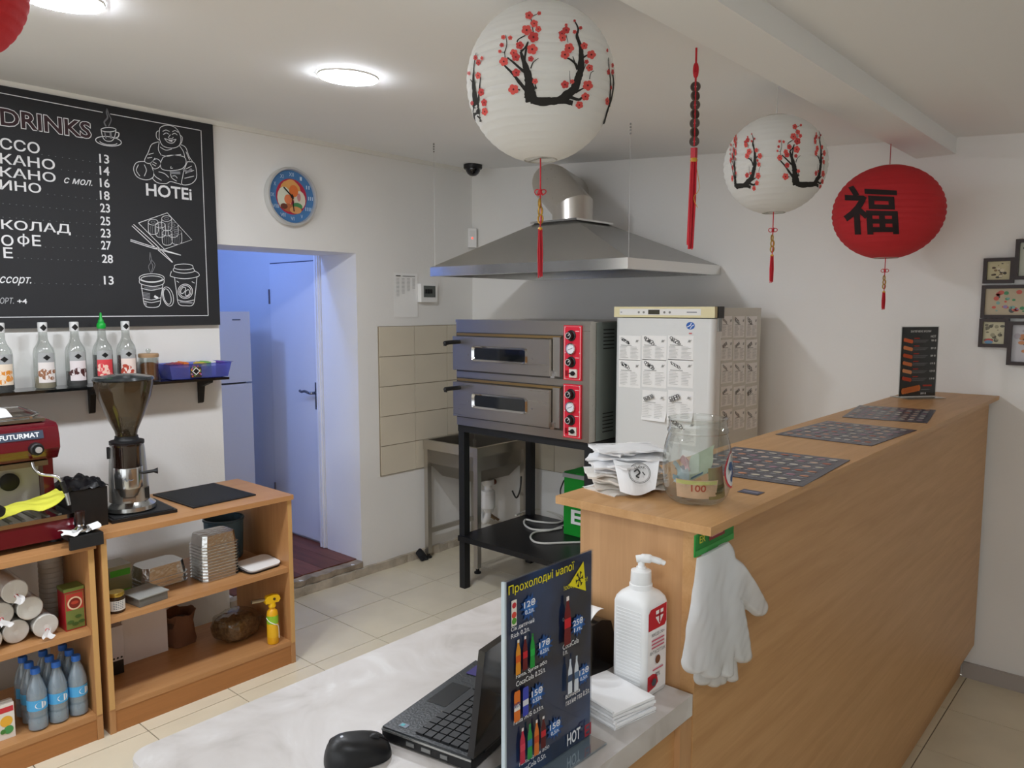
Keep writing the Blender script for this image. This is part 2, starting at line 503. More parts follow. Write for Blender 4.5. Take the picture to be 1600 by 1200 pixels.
# ------------------------------------------------------------------ side room behind the doorway
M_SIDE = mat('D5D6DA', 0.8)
sf = struct('floor_side', box(-5.3, XJ, 0.8, 2.62, -0.02, 0.078), mat('3A2218', 0.8), 'red-brown plank floor of the side room')
for k in range(14):
    m_ = mat(['6B3A2A', '744133', '633628', '7A4736'][k % 4], 0.42, var=0.25, scale=6, stretch=(1, 6, 1))
    y0 = 0.8 + k * 0.13
    part('plank', bbox(-5.3, XL - 0.05 if y0 > DY0 - 0.03 else XJ, y0 + 0.001, min(y0 + 0.129, 2.618), 0.076, 0.085, w=0.001, seg=1), m_, sf)
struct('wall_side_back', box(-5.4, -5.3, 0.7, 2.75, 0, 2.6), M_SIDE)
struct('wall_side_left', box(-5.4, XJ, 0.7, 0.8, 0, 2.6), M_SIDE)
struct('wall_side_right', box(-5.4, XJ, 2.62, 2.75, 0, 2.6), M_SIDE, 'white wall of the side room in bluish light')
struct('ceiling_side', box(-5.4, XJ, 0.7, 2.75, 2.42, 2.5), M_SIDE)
d = part('door_1', bbox(-4.31, -3.795, 2.607, 2.628, 0.10, 1.765, w=0.003), mat('DADBE0', 0.45), None)
d['kind'] = 'structure'; d['label'] = 'plain white door in the side room'
part('door_gap', box(-4.318, -3.79, 2.617, 2.6195, 0.095, 1.772), mat('4A4C5C', 0.9), d)
for z in (0.3, 1.52):
    part('hinge', lathe(nb(), [(0.006, 0), (0.006, 0.09)], 8, (-4.314, 2.603, z)), mat('7C8092', 0.3, 0.9), d)
bm = bbox(-3.845, -3.812, 2.601, 2.607, 0.90, 1.06, w=0.003)
pl = part('handle_plate', bm, mat('8E919B', 0.25, 0.9), d)
part('handle', tube(nb(), smooth_line([(-3.828, 2.603, 1.0), (-3.828, 2.565, 1.0), (-3.85, 2.56, 1.001), (-3.89, 2.56, 1.008), (-3.92, 2.56, 1.002), (-3.94, 2.56, 1.008)]), [0.009] * 8 + [0.008] * 18, 8), mat('8E919B', 0.25, 0.9), pl, True)
fr = part('trim_4', bbox(-3.79, XJ - 0.002, 2.575, 2.60, 0.09, 1.86, w=0.003), mat('DCDCDE', 0.5), None); fr['kind'] = 'structure'; fr['label'] = 'white door frame post'
part('moulding', bbox(-3.778, -3.762, 2.566, 2.576, 0.09, 1.86, w=0.003), mat('EDEDEE', 0.5), fr)
part('moulding', bbox(-3.752, -3.742, 2.566, 2.576, 0.09, 1.86, w=0.003), mat('EDEDEE', 0.5), fr)
part('lock_plate', bbox(-3.792, -3.787, 2.57, 2.573, 0.92, 0.98, w=0.0008), M_BLACK, fr)
t = thing('refrigerator', 'tall white two-door refrigerator seen through the doorway', 'refrigerator', (-4.38, 2.085, 0.085))
M_SF = mat('C9CCD4', 0.35)
part('body', bbox(-4.65, -4.165, 1.82, 2.35, 0.086, 1.475, w=0.006), M_SF, t, world=True)
dd = part('door', bbox(-4.16, -4.11, 1.82, 2.35, 1.068, 1.475, w=0.01), M_SF, t, True, world=True)
part('nameplate', box(-4.11, -4.1085, 2.24, 2.29, 1.425, 1.432), mat('5C616E', 0.4), dd, world=True)
part('door', bbox(-4.16, -4.11, 1.82, 2.35, 0.1, 1.058, w=0.01), M_SF, t, True, world=True)
part('door_seal', box(-4.165, -4.16, 1.83, 2.34, 0.1, 1.47), M_BLACKM, t, world=True)
for (y0, y1, z0, z1, lb) in ((1.95, 2.2, 1.477, 1.545, 'flat pale carton lying on top of the side-room refrigerator'), (2.0, 2.165, 1.547, 1.645, 'small pale carton, upper of two on the side-room refrigerator')):
    o = part('carton', bbox(-4.42, -4.17, y0, y1, z0, z1, w=0.004), mat('B9BBC6', 0.7), None)
    part('tape', box(-4.42, -4.1695, (y0 + y1) / 2 - 0.012, (y0 + y1) / 2 + 0.012, z0 + 0.002, z1 - 0.002), mat('A9ABB6', 0.4), o)
    bm = box(-4.42, -4.17, (y0 + y1) / 2 - 0.012, (y0 + y1) / 2 + 0.012, z1, z1 + 0.0006); part('tape', bm, mat('A9ABB6', 0.4), o)
    tag(o, lb, 'box')
li = bpy.data.lights.new('side_room_bulb', 'POINT'); li.color = (0.24, 0.40, 1.0); li.energy = SIDE_LAMP; li.shadow_soft_size = 0.05
lo = bpy.data.objects.new('side_room_bulb', li); COL.objects.link(lo); lo.location = (-3.9, 1.3, 2.2)

# ------------------------------------------------------------------ ceiling lamps
for i, (x, y, s) in enumerate(LAMP_SPOTS):
    z = ceil_z(x) if x < -0.5 else ceil_z(-0.5)
    lab = ['round white LED ceiling lamp nearest the doorway', 'round LED ceiling lamp at the top edge of the picture'][i] if i < 2 else ['third round LED ceiling lamp of the row, behind the viewer', 'fourth round LED ceiling lamp of the row, behind the viewer', 'round LED ceiling lamp above the cash table'][i - 2]
    t = thing('ceiling_lamp', lab, 'lamp', (x, y, z), 0, 'round ceiling lamps', rot=(0, math.atan(0.068) if x < -0.5 else 0, 0))
    bm = nb(); lathe(bm, [(0.0955, -0.009), (0.098, -0.009), (0.1, -0.006), (0.1, -0.0005)], 40, cap=False)
    part('trim_ring', bm, M_WHITE, t, True)
    bm = nb(); lathe(bm, [(0.0, -0.0145), (0.06, -0.0142), (0.09, -0.0135), (0.0945, -0.012), (0.0955, -0.006)], 40, cap=False)
    part('diffuser', bm, mat('F2F7FF', 0.5, emit=s), t)

# ================================================================== large equipment
# ---- two-deck oven
YO = 2.80
t = thing('pizza_oven', 'stainless steel two-deck pizza oven with red control panels', 'oven', (-2.43, 3.1, 0.888))
OX0, OX1, OZ0, OZ1 = -2.858, -2.005, 0.888, 1.435
part('body', bbox(OX0, OX1 - 0.004, YO, 3.40, OZ0, OZ1, w=0.002), M_STEEL, t, world=True)
sp = part('side_panel', bbox(OX1 - 0.004, OX1, YO + 0.05, 3.40, OZ0 + 0.002, OZ1 - 0.004, w=0.001), mat('7E8783', 0.38, 0.6), t, world=True)
for zc in (1.395, 1.01):
    for k in range(6):
        for y0 in (2.90, 3.12):
            z = zc - k * 0.017
            part('vent_slot', bbox(OX1 - 0.001, OX1 + 0.0015, y0, y0 + 0.085, z, z + 0.005, w=0.0008, seg=1), M_BLACK, sp, world=True)
part('top_flange', bbox(OX0 - 0.002, OX1 + 0.002, YO - 0.003, YO + 0.02, OZ1 - 0.012, OZ1 + 0.002, w=0.002), M_STEEL, t, world=True)
for lv, (vt, vb) in enumerate(((528, 582), (607, 655))):
    zt = ony(716, vt, YO).z; zb = ony(716, vb, YO).z
    zt = [1.352, 1.118][lv]; zb = [1.182, 0.942][lv]
    dx0, dx1 = -2.842, -2.208
    # recessed opening frame above the door, steel lip and side posts
    part('door_surround', bbox(dx0 - 0.008, dx1 + 0.05, YO - 0.006, YO, zb - 0.012, zt + 0.02, w=0.001, seg=1), mat('6B6761', 0.3, 0.9), t, world=True)
    part('upper_lip', bbox(dx0, dx1 + 0.045, YO - 0.012, YO - 0.005, zt + 0.004, zt + 0.016, w=0.001, seg=1), mat('A78A5C', 0.35, 0.8), t, world=True)
    dr = part('door', bbox(dx0, dx1, YO - 0.042, YO - 0.006, zb, zt, w=0.003), M_STEEL, t, world=True, label='drop-down steel oven door with a small window')
    cx = (dx0 + dx1) / 2 + 0.004; cz_ = (zt + zb) / 2 + 0.002
    wx, wz = 0.365, 0.08
    bm = nb()
    o_ = rrect(wx, wz, 0.016, 4); i_ = rrect(wx - 0.034, wz - 0.024, 0.011, 4)
    n_ = len(o_)
    vo = [bm.verts.new((cx + a, YO - 0.043, cz_ + b)) for a, b in o_]; vm = [bm.verts.new((cx + a * 0.97, YO - 0.053, cz_ + b * 0.93)) for a, b in o_]; vi = [bm.verts.new((cx + a, YO - 0.044, cz_ + b)) for a, b in i_]
    for A_, B_ in ((vo, vm), (vm, vi)):
        for k in range(n_):
            j = (k + 1) % n_; bm.faces.new((A_[k], A_[j], B_[j], B_[k]))
    wf = part('window_frame', bm, M_CHROME, dr, True, world=True)
    bm = nb(); prism(bm, i_, (cx, YO - 0.043, cz_), (1, 0, 0), (0, 0, 1), (0, -0.0015, 0)); part('window_pane', bm, mat('15181A', 0.06, coat=0.5), wf, world=True)
    for sx in (-0.212, 0.212):
        part('rivet', lathe(nb(), [(0.004, 0), (0.003, 0.002), (0, 0.0026)], 10, T=Matrix.Translation((cx + sx, YO - 0.042, cz_ - 0.01)) @ Matrix.Rotation(R(90), 4, 'X')), M_CHROME, dr, True, world=True)
    hx, hz = dx0 + 0.05, zt - 0.028
    hp = part('handle', tube(nb(), [(hx, YO - 0.03, hz), (hx - 0.003, YO - 0.06, hz), (hx - 0.012, YO - 0.10, hz - 0.001), (hx - 0.02, YO - 0.128, hz - 0.004), (hx - 0.022, YO - 0.134, hz - 0.005)], [0.010, 0.0105, 0.0105, 0.0115, 0.006], 14), M_BLACK, dr, True, world=True)
    part('handle_mount', tube(nb(), [(hx - 0.02, YO - 0.122, hz - 0.002), (hx - 0.02, YO - 0.126, hz - 0.018)], 0.008, 10), M_BLACK, hp, True, world=True)
    part('hinge', bbox(dx1 - 0.002, dx1 + 0.022, YO - 0.03, YO - 0.008, zb - 0.008, zb + 0.026, w=0.002), M_CHROME, t, world=True)
    part('hinge', bbox(dx0 - 0.012, dx0 - 0.001, YO - 0.03, YO - 0.008, zb - 0.004, zb + 0.03, w=0.002), M_CHROME, t, world=True)
    part('door_post', bbox(dx1 + 0.004, dx1 + 0.045, YO - 0.02, YO - 0.004, zb, zt + 0.01, w=0.002), M_STEEL_Z, t, world=True)
    # control panel
    px0, px1 = -2.15, -2.05
    pz1 = [1.418, 1.150][lv]; pz0 = [1.168, 0.902][lv]
    cp = part('control_panel', bbox(px0, px1, YO - 0.008, YO, pz0, pz1, w=0.004), mat('D8243A', 0.4), t, world=True, label='red control panel with knobs and a thermometer')
    S = Sheet((px0, YO - 0.008, pz0), (1, 0, 0), (0, 0, 1))
    w_, h_ = px1 - px0, pz1 - pz0
    mw = mat('F4DADA', 0.5)
    S.line([(0.006, 0.006), (w_ - 0.006, 0.006), (w_ - 0.006, h_ - 0.006), (0.006, h_ - 0.006)], 0.0022, mw, 'border_print', closed=True)
    for k, zz in enumerate((0.81, 0.33)):
        S.rect(0.066, h_ * zz + 0.02, 0.088, h_ * zz + 0.0225, mw, 'border_print')
    S.done(cp)
    for (ax, az) in ((0.008, 0.008), (w_ - 0.008, 0.008), (0.008, h_ - 0.008), (w_ - 0.008, h_ - 0.008), (0.008, h_ / 2), (w_ - 0.008, h_ / 2)):
        part('screw', lathe(nb(), [(0.0035, 0), (0.0025, 0.002), (0, 0.0025)], 8, T=Matrix.Translation((px0 + ax, YO - 0.0082, pz0 + az)) @ Matrix.Rotation(R(90), 4, 'X')), mat('EEE8E4', 0.3, 0.5), cp, True, world=True)
    for zz in (0.815, 0.335):
        T_ = Matrix.Translation((px0 + w_ * 0.44, YO - 0.008, pz0 + h_ * zz)) @ Matrix.Rotation(R(90), 4, 'X')
        bm = nb(); lathe(bm, [(0.025, 0), (0.025, 0.003), (0.018, 0.005), (0.018, 0.022), (0.014, 0.026), (0, 0.026)], 24, T=T_)
        kb = part('knob', bm, M_BLACK, cp, True, world=True)
        bm = nb()
        lathe(bm, [(0.0125, 0.0262), (0.0125, 0.0275), (0.0145, 0.0275), (0.0145, 0.0262)], 24, cap=False, T=T_)
        bx(bm, -0.0012, 0.0012, 0, 0.012, 0.026, 0.0275, T=T_ @ Matrix.Rotation(R(-50), 4, 'Z'))
        part('knob_marking', bm, mat('D8D8D8', 0.4), kb, world=True)
    T_ = Matrix.Translation((px0 + w_ * 0.46, YO - 0.008, pz0 + h_ * 0.575)) @ Matrix.Rotation(R(90), 4, 'X')
    g = part('thermometer', lathe(nb(), [(0.026, 0), (0.026, 0.012), (0.022, 0.013), (0.022, 0.009), (0, 0.009)], 28, T=T_), M_CHROME, cp, True, world=True)
    bm = nb(); lathe(bm, [(0.0217, 0.0092), (0.0217, 0.0098), (0, 0.0098)], 28, T=T_); part('dial', bm, mat('E6E8EE', 0.4), g, world=True)
    bm = nb(); bx(bm, -0.015, 0.012, -0.001, 0.001, 0.0099, 0.0107, T=T_ @ Matrix.Rotation(R(22), 4, 'Z'))
    for k in range(9):
        a = R(-30 + k * 30); bx(bm, 0.017, 0.020, -0.0006, 0.0006, 0.0099, 0.0103, T=T_ @ Matrix.Rotation(a, 4, 'Z'))
    part('needle', bm, mat('2A2E38', 0.5), g, world=True)
    sw = part('switch', bbox(px0 + 0.038, px0 + 0.08, YO - 0.016, YO - 0.008, pz0 + 0.014, pz0 + 0.052, w=0.002), mat('E2DDD4', 0.4), cp, world=True)
    bm = nb(); lathe(bm, [(0.011, 0), (0.010, 0.006), (0, 0.006)], 18, T=Matrix.Translation((px0 + 0.059, YO - 0.016, pz0 + 0.033)) @ Matrix.Rotation(R(90), 4, 'X'))
    bx(bm, px0 + 0.043, px0 + 0.075, YO - 0.028, YO - 0.02, pz0 + 0.030, pz0 + 0.036); part('switch_lever', bm, M_BLACK, sw, world=True)
    part('indicator_light', bbox(px0 + 0.013, px0 + 0.024, YO - 0.012, YO - 0.008, pz0 + 0.02, pz0 + 0.045, w=0.001), mat('8E1420', 0.3), cp, world=True)

# ---- oven stand
t = thing('oven_stand', 'black metal stand with a lower shelf carrying the oven', 'stand', (-2.43, 3.1, 0.0))
for x in (-2.862, -2.045):
    for y in (2.815, 3.36):
        part('leg', bbox(x, x + 0.04, y, y + 0.04, 0.0, 0.85, w=0.002), M_BLACKM, t, world=True)
part('top_frame', bbox(-2.864, -2.003, 2.813, 3.402, 0.85, 0.886, w=0.002), M_BLACKM, t, world=True)
part('lower_shelf', bbox(-2.858, -2.008, 2.80, 3.40, 0.262, 0.29, w=0.003), mat('17181B', 0.35), t, world=True)

# ---- green delivery bag on the lower shelf
M_GREEN = mat('12962B', 0.55, bump=0.15, bscale=25)
t = thing('delivery_bag', 'bright green insulated delivery bag with white letters on the oven stand shelf', 'bag', (-2.26, 3.28, 0.291))
bm = bbox(-2.455, -2.10, 3.20, 3.355, 0.2915, 0.63, w=0.012, seg=3)
bmesh.ops.subdivide_edges(bm, edges=bm.edges[:], cuts=2, use_grid_fill=True)
for v in bm.verts: v.co += Vector((0, noise.noise(v.co * 9) * 0.006, noise.noise(v.co * 7 + Vector((3, 1, 0))) * 0.004 if v.co.z > 0.45 else 0))
part('body', bm, M_GREEN, t, True, world=True)
part('grey_band', bbox(-2.46, -2.095, 3.193, 3.36, 0.602, 0.624, w=0.003), mat('A7A9AA', 0.5), t, world=True)
bm = nb(); prism(bm, [(-2.46, 0), (-2.09, 0), (-2.10, 0.04), (-2.20, 0.07), (-2.36, 0.04)], (0, 3.20, 0.624), (1, 0, 0), (0, 0, 1), (0, 0.15, 0))
part('lid', bm, mat('0C6E20', 0.6), t, world=True)
part('strap', tube(nb(), smooth_line([(-2.446, 3.22, 0.585), (-2.458, 3.205, 0.58), (-2.462, 3.19, 0.555), (-2.468, 3.185, 0.53), (-2.464, 3.18, 0.505)]), 0.004, 6), M_BLACK, t, True, world=True)
S = Sheet((-2.44, 3.196, 0.30), (1, 0, 0), (0, 0, 1), lift=0.006)
mw = mat('F2F5F2', 0.6)
e0 = S.at(ony(892, 818, 3.19)); e1 = S.at(ony(908, 799, 3.19))
S.text('E', e0[0], e0[1], e1[0], e1[1], mw, bold=0.03); S.text('н', e0[0] - 0.004, e1[1] + 0.022, e0[0] + 0.03, e1[1] + 0.046, mw, bold=0.03)
S.done(t)

# ---- white power cable on the shelf
pts = [onz(u, v, 0.296) for u, v in ((806, 805), (825, 797), (845, 796), (868, 803), (880, 812), (868, 817), (838, 815), (821, 812), (820, 820), (832, 827), (858, 828), (878, 825))]
pts2 = [onz(u, v, 0.296) for u, v in ((888, 818), (862, 828), (838, 831), (829, 838), (834, 846), (850, 849), (880, 848), (912, 847))]
t = thing('power_cable', 'white looped power cable lying on the black oven stand shelf', 'cable', (-2.4, 3.0, 0.2905))
part('cable', tube(nb(), smooth_line([tuple(p) for p in pts] ), 0.0055, 8), mat('D9D8D0', 0.45), t, True, world=True)
part('cable', tube(nb(), smooth_line([tuple(p) for p in pts2]), 0.0055, 8), mat('D9D8D0', 0.45), t, True, world=True)

# ---- sink
t = thing('sink', 'stainless steel sink on four legs in the tiled corner', 'sink', (-3.15, 3.24, 0.0))
sx0, sx1, sy0, sy1, sz = -3.372, -2.925, 3.02, 3.455, 0.72
M_SS = steel('sink_steel', 'C2BDB4', 0.36, 'x')
bm = nb()
bx(bm, sx0, sx1, sy0, sy0 + 0.02, sz - 0.055, sz); bx(bm, sx0, sx1, sy1 - 0.02, sy1, sz - 0.055, sz)
bx(bm, sx0, sx0 + 0.02, sy0 + 0.02, sy1 - 0.02, sz - 0.055, sz); bx(bm, sx1 - 0.02, sx1, sy0 + 0.02, sy1 - 0.02, sz - 0.055, sz)
part('rim', bm, M_SS, t, world=True)
bm = nb()
top = [(sx0 + 0.02, sy0 + 0.02), (sx1 - 0.02, sy0 + 0.02), (sx1 - 0.02, sy1 - 0.02), (sx0 + 0.02, sy1 - 0.02)]
def loft(bm, rings):
    vs = [[bm.verts.new(p) for p in r] for r in rings]
    for a, b in zip(vs, vs[1:]):
        for k in range(len(a)):
            j = (k + 1) % len(a); bm.faces.new((a[k], a[j], b[j], b[k]))
    return vs
def inset(q, d): 
    cx = sum(p[0] for p in q) / len(q); cy = sum(p[1] for p in q) / len(q)
    return [(p[0] + (d if p[0] < cx else -d), p[1] + (d if p[1] < cy else -d)) for p in q]
rings = [[(x, y, sz - 0.006) for x, y in top], [(x, y, 0.58) for x, y in inset(top, 0.004)], [(x, y, 0.5) for x, y in inset(top, 0.06)]]
vs = loft(bm, rings); bm.faces.new(vs[-1])
bmesh.ops.solidify(bm, geom=bm.faces[:], thickness=0.003)
part('basin', bm, M_SS, t, world=True)
for x in (sx0 + 0.004, sx1 - 0.034):
    for y in (sy0 + 0.004, sy1 - 0.034):
        lg = part('leg', bbox(x, x + 0.03, y, y + 0.03, 0.03, sz - 0.05, w=0.002), M_SS, t, world=True)
        part('foot', lathe(nb(), [(0.02, 0), (0.02, 0.008), (0.01, 0.014), (0.01, 0.032)], 12, (x + 0.015, y + 0.015, 0)), M_BLACK, lg, True, world=True)
for x in (sx0 + 0.012, sx1 - 0.028): part('rail', bbox(x, x + 0.016, sy0 + 0.034, sy1 - 0.034, 0.15, 0.178, w=0.002), M_SS, t, world=True)
part('rail', bbox(sx0 + 0.034, sx1 - 0.034, sy1 - 0.028, sy1 - 0.012, 0.15, 0.178, w=0.002), M_SS, t, world=True)
sc_ = Vector((-3.03, 3.22, 0))
bm = nb(); lathe(bm, [(0.035, 0.497), (0.035, 0.47), (0.024, 0.46), (0.024, 0.44), (0.04, 0.43), (0.042, 0.33), (0.03, 0.315), (0.022, 0.30)], 18, sc_)
sp_ = part('drain_trap', bm, M_WHITE, t, True, world=True)
part('drain_pipe', tube(nb(), smooth_line([(sc_.x, sc_.y, 0.31), (sc_.x - 0.01, sc_.y, 0.26), (sc_.x - 0.05, sc_.y + 0.02, 0.235), (sc_.x - 0.12, sc_.y + 0.08, 0.24), (sc_.x - 0.16, sc_.y + 0.20, 0.25)]), 0.02, 10), M_WHITE, sp_, True, world=True)
part('supply_valve', tube(nb(), [(-3.19, 3.45, 0.42), (-3.19, 3.38, 0.42), (-3.19, 3.375, 0.40)], 0.017, 10), mat('6E3B28', 0.6), t, True, world=True)
for k, dx in enumerate((0.0, 0.03)):
    part('hose', tube(nb(), smooth_line([(-3.19 + dx, 3.38, 0.41), (-3.2 + dx, 3.36, 0.33), (-3.19 + dx, 3.36, 0.25), (-3.14 + dx, 3.4, 0.2)]), 0.008, 8), mat(['8D7A58', '6B5540'][k], 0.5, 0.4), t, True, world=True)
part('hose', tube(nb(), smooth_line([(-3.0, 3.4, 0.40), (-2.95, 3.38, 0.37), (-2.93, 3.39, 0.42), (-2.93, 3.40, 0.5)]), 0.005, 8), mat('3A3A38', 0.5), t, True, world=True)
o = part('floor_cloth', sheet_grid(8, 8, lambda s, q: (XL + 0.03 + 0.05 * q + 0.012 * noise.noise(Vector((s * 3, q * 3, 1))), 2.955 + 0.055 * s, 0.003 + (0.06 * (1 - q)) * (0.6 + 0.4 * math.sin(s * 3))), 0.004), mat('1D1D1F', 0.85), None, True)
tag(o, 'small black rag slumped against the wall beside the sink leg', 'rag')

# ---- exhaust hood
t = thing('exhaust_hood', 'polished steel pyramid exhaust hood with a round duct over the oven', 'hood', (-2.32, 3.07, 1.655))
hx0, hx1, hy0, hy1, hz = -2.90, -1.725, 2.66, 3.475, 1.655
bm = nb(); q = [(hx0, hy0), (hx1, hy0), (hx1, hy1), (hx0, hy1)]
qi = inset(q, 0.03)
vs = loft(bm, [[(x, y, hz + 0.045) for x, y in q], [(x, y, hz) for x, y in q], [(x, y, hz) for x, y in qi], [(x, y, hz + 0.03) for x, y in qi]])
part('rim', bm, M_HOOD, t, world=True)
bm = nb()
tq = [(-2.44, 2.93), (-2.19, 2.93), (-2.19, 3.20), (-2.44, 3.20)]
vs = loft(bm, [[(x, y, hz + 0.044) for x, y in q], [(x, y, 1.905) for x, y in tq]]); bm.faces.new(vs[-1])
bmesh.ops.solidify(bm, geom=bm.faces[:], thickness=0.002)
part('canopy', bm, M_HOOD, t, world=True)
part('top_collar', bbox(-2.455, -2.175, 2.915, 3.215, 1.905, 1.914, w=0.002), M_HOOD, t, world=True)
for k in range(4):
    a = hx0 + 0.1 + k * 0.25
    f_ = part('grease_filter', bbox(a, a + 0.235, hy0 + 0.25, hy1 - 0.1, hz + 0.05, hz + 0.068, w=0.003), mat('4A4A4A', 0.35, 0.9), t, world=True)
    for j in range(5): part('slot', box(a + 0.02 + j * 0.045, a + 0.05 + j * 0.045, hy0 + 0.28, hy1 - 0.13, hz + 0.0485, hz + 0.0505), M_BLACK, f_, world=True)
part('gutter', bbox(hx0 + 0.035, hx1 - 0.035, hy0 + 0.035, hy0 + 0.06, hz + 0.004, hz + 0.02, w=0.002), M_HOOD, t, world=True)
M_DUCT = steel('duct_steel', 'CFCBC4', 0.3, 'z')
D0 = Vector((-2.315, 3.07, 1.90)); D1 = Vector((-2.315, 3.07, 1.985)); D2 = Vector((-2.475, 3.12, 2.115)); D3 = Vector((-2.62, 3.475, 2.115))
def mitre(pts, r, n=28):
    bm = nb(); rings = []
    for i, p in enumerate(pts):
        a = (pts[i] - pts[i - 1]).normalized() if i else (pts[1] - pts[0]).normalized()
        b = (pts[i + 1] - pts[i]).normalized() if i < len(pts) - 1 else a
        nrm = (a + b).normalized()
        s = Vector((0, 1, 0)).cross(a); s = s.normalized() if s.length > 1e-4 else Vector((1, 0, 0)); tt = a.cross(s)
        ring = []
        for k in range(n):
            c = p + (s * math.cos(2 * math.pi * k / n) + tt * math.sin(2 * math.pi * k / n)) * r
            c += a * ((p - c).dot(nrm) / a.dot(nrm)); ring.append(bm.verts.new(c))
        rings.append(ring)
    return bm, rings
def seg(p, q, nprev, nnext, r, n=28):
    a = (q - p).normalized(); s = Vector((0.3, 1, 0.1)).cross(a).normalized(); tt = a.cross(s); bm = nb(); R0 = []; R1 = []
    for k in range(n):
        off = (s * math.cos(2 * math.pi * k / n) + tt * math.sin(2 * math.pi * k / n)) * r
        c0 = p + off; c0 += a * ((p - c0).dot(nprev) / a.dot(nprev)); c1 = q + off; c1 += a * ((q - c1).dot(nnext) / a.dot(nnext))
        R0.append(bm.verts.new(c0)); R1.append(bm.verts.new(c1))
    for k in range(n):
        j = (k + 1) % n; bm.faces.new((R0[k], R0[j], R1[j], R1[k]))
    bm.faces.new(R1); bm.faces.new(list(reversed(R0)))
    return bm
P_ = [D0, D1, D2, D3]; dirs = [(P_[i + 1] - P_[i]).normalized() for i in range(3)]
nn = [dirs[0], (dirs[0] + dirs[1]).normalized(), (dirs[1] + dirs[2]).normalized(), dirs[2]]
for i in range(3):
    part('duct_section', seg(P_[i], P_[i + 1], nn[i], nn[i + 1], 0.1 - 0.0015 * (i % 2)), M_DUCT, t, True, world=True)
for x in (hx0 + 0.03, hx1):
    part('suspension_wire', tube(nb(), [(x, hy0 + 0.005, hz + 0.044), (x, hy0 + 0.005, ceil_z(x))], 0.0008, 6), mat('C4C4C2', 0.4, 0.3), t, world=True)
    bm = nb()
    for k in range(4): bx(bm, x - 0.003, x + 0.003, hy0 + 0.003, hy0 + 0.007, ceil_z(x) - 0.010 - k * 0.012, ceil_z(x) - 0.003 - k * 0.012)
    part('chain', bm, mat('8E8E8C', 0.4, 0.6), t, world=True)

# ---- tall fridge with recipe sheets
t = thing('refrigerator', 'white single-door refrigerator covered in printed recipe sheets', 'refrigerator', (-1.714, 3.15, 0.0))
FX0, FX1, FY0, FY1 = -1.96, -1.468, 2.92, 3.37
M_FR = mat('DDDFDE', 0.28, coat=0.3); M_CREAM = mat('E3D9AE', 0.4)
part('body', bbox(FX0, FX1, FY0 + 0.065, FY1, 0.03, 1.497, w=0.006), mat('CFCFC6', 0.35), t, world=True)
bm = box(FX0, FX1, FY0, FY0 + 0.06, 0.08, 1.452)
ed = [e for e in bm.edges if abs(e.verts[0].co.x - e.verts[1].co.x) < 1e-6 and abs(e.verts[0].co.y - e.verts[1].co.y) < 1e-6 and e.verts[0].co.y < FY0 + 0.01]
bmesh.ops.bevel(bm, geom=ed, offset=0.03, segments=6, affect='EDGES', profile=0.5)
part('door', bm, M_FR, t, True, world=True)
part('door_seal', box(FX0 + 0.01, FX1 - 0.01, FY0 + 0.06, FY0 + 0.065, 0.08, 1.45), mat('77786F', 0.8), t, world=True)
bm = box(FX0, FX1, FY0 - 0.004, FY0 + 0.066, 1.456, 1.502); bev(bm, 0.01, 3)
cp = part('control_strip', bm, M_CREAM, t, True, world=True, label='cream control strip with a small display')
S = Sheet((FX0, FY0 - 0.004, 1.456), (1, 0, 0), (0, 0, 1))
S.rect(0.03, 0.01, 0.43, 0.037, mat('E9E8E4', 0.4), 'panel_print')
S.rect(0.178, 0.013, 0.235, 0.033, mat('3C3A2C', 0.2), 'display')
for a in (0.13, 0.155, 0.258, 0.284): pass

for a in (0.13, 0.155, 0.258, 0.284):
    part('button', lathe(nb(), [(0.0055, 0), (0.005, 0.0015), (0, 0.0015)], 12, T=Matrix.Translation((FX0 + a, FY0 - 0.0042, 1.478)) @ Matrix.Rotation(R(90), 4, 'X')), mat('8A8A86', 0.4), cp, world=True)
S.rect(0.365, 0.021, 0.412, 0.025, mat('7A7C86', 0.4), 'nameplate'); S.rect(0.035, 0.02, 0.044, 0.024, mat('8C8C90', 0.4), 'nameplate')
S.done(cp)
part('hinge_cover', bbox(FX1 - 0.012, FX1 + 0.006, FY0 + 0.02, FY0 + 0.07, 1.455, 1.503, w=0.002), M_BLACK, t, world=True)
part('hinge', bbox(FX1 - 0.001, FX1 + 0.004, FY0 + 0.025, FY0 + 0.055, 1.40, 1.455, w=0.001), mat('8B8B88', 0.3, 0.8), t, world=True)
part('base', bbox(FX0 + 0.01, FX1 - 0.01, FY0 + 0.03, FY1 - 0.01, 0.0, 0.03, w=0.002), M_BLACKM, t, world=True)
S = Sheet((FX0, FY0, 0), (1, 0, 0), (0, 0, 1)); mb = mat('2F62B4', 0.4)
pc = S.at(ony(1079, 509, FY0)); S.disc(pc[0], pc[1], 0.02, mb, 'round_sticker', 20, rb=0.016); S.line([(pc[0] - 0.016, pc[1] - 0.006), (pc[0], pc[1] + 0.002), (pc[0] + 0.004, pc[1] + 0.012)], 0.004, mat('E8EEF6', 0.4), 'round_sticker'); S.line([(pc[0] - 0.002, pc[1] - 0.014), (pc[0] + 0.006, pc[1] - 0.002), (pc[0] + 0.016, pc[1] + 0.004)], 0.003, mat('E8EEF6', 0.4), 'round_sticker')
pc = S.at(ony(1079, 521, FY0)); S.rect(pc[0] - 0.007, pc[1] - 0.003, pc[0] + 0.007, pc[1] + 0.003, mat('C77', 0.5) if 0 else mat('CC7777', 0.5), 'small_sticker')
S.done(t)
M_INK = mat('3B3B3C', 0.8); M_GREYINK = mat('B4B4B2', 0.8); M_MIDINK = mat('7D7D7C', 0.8)
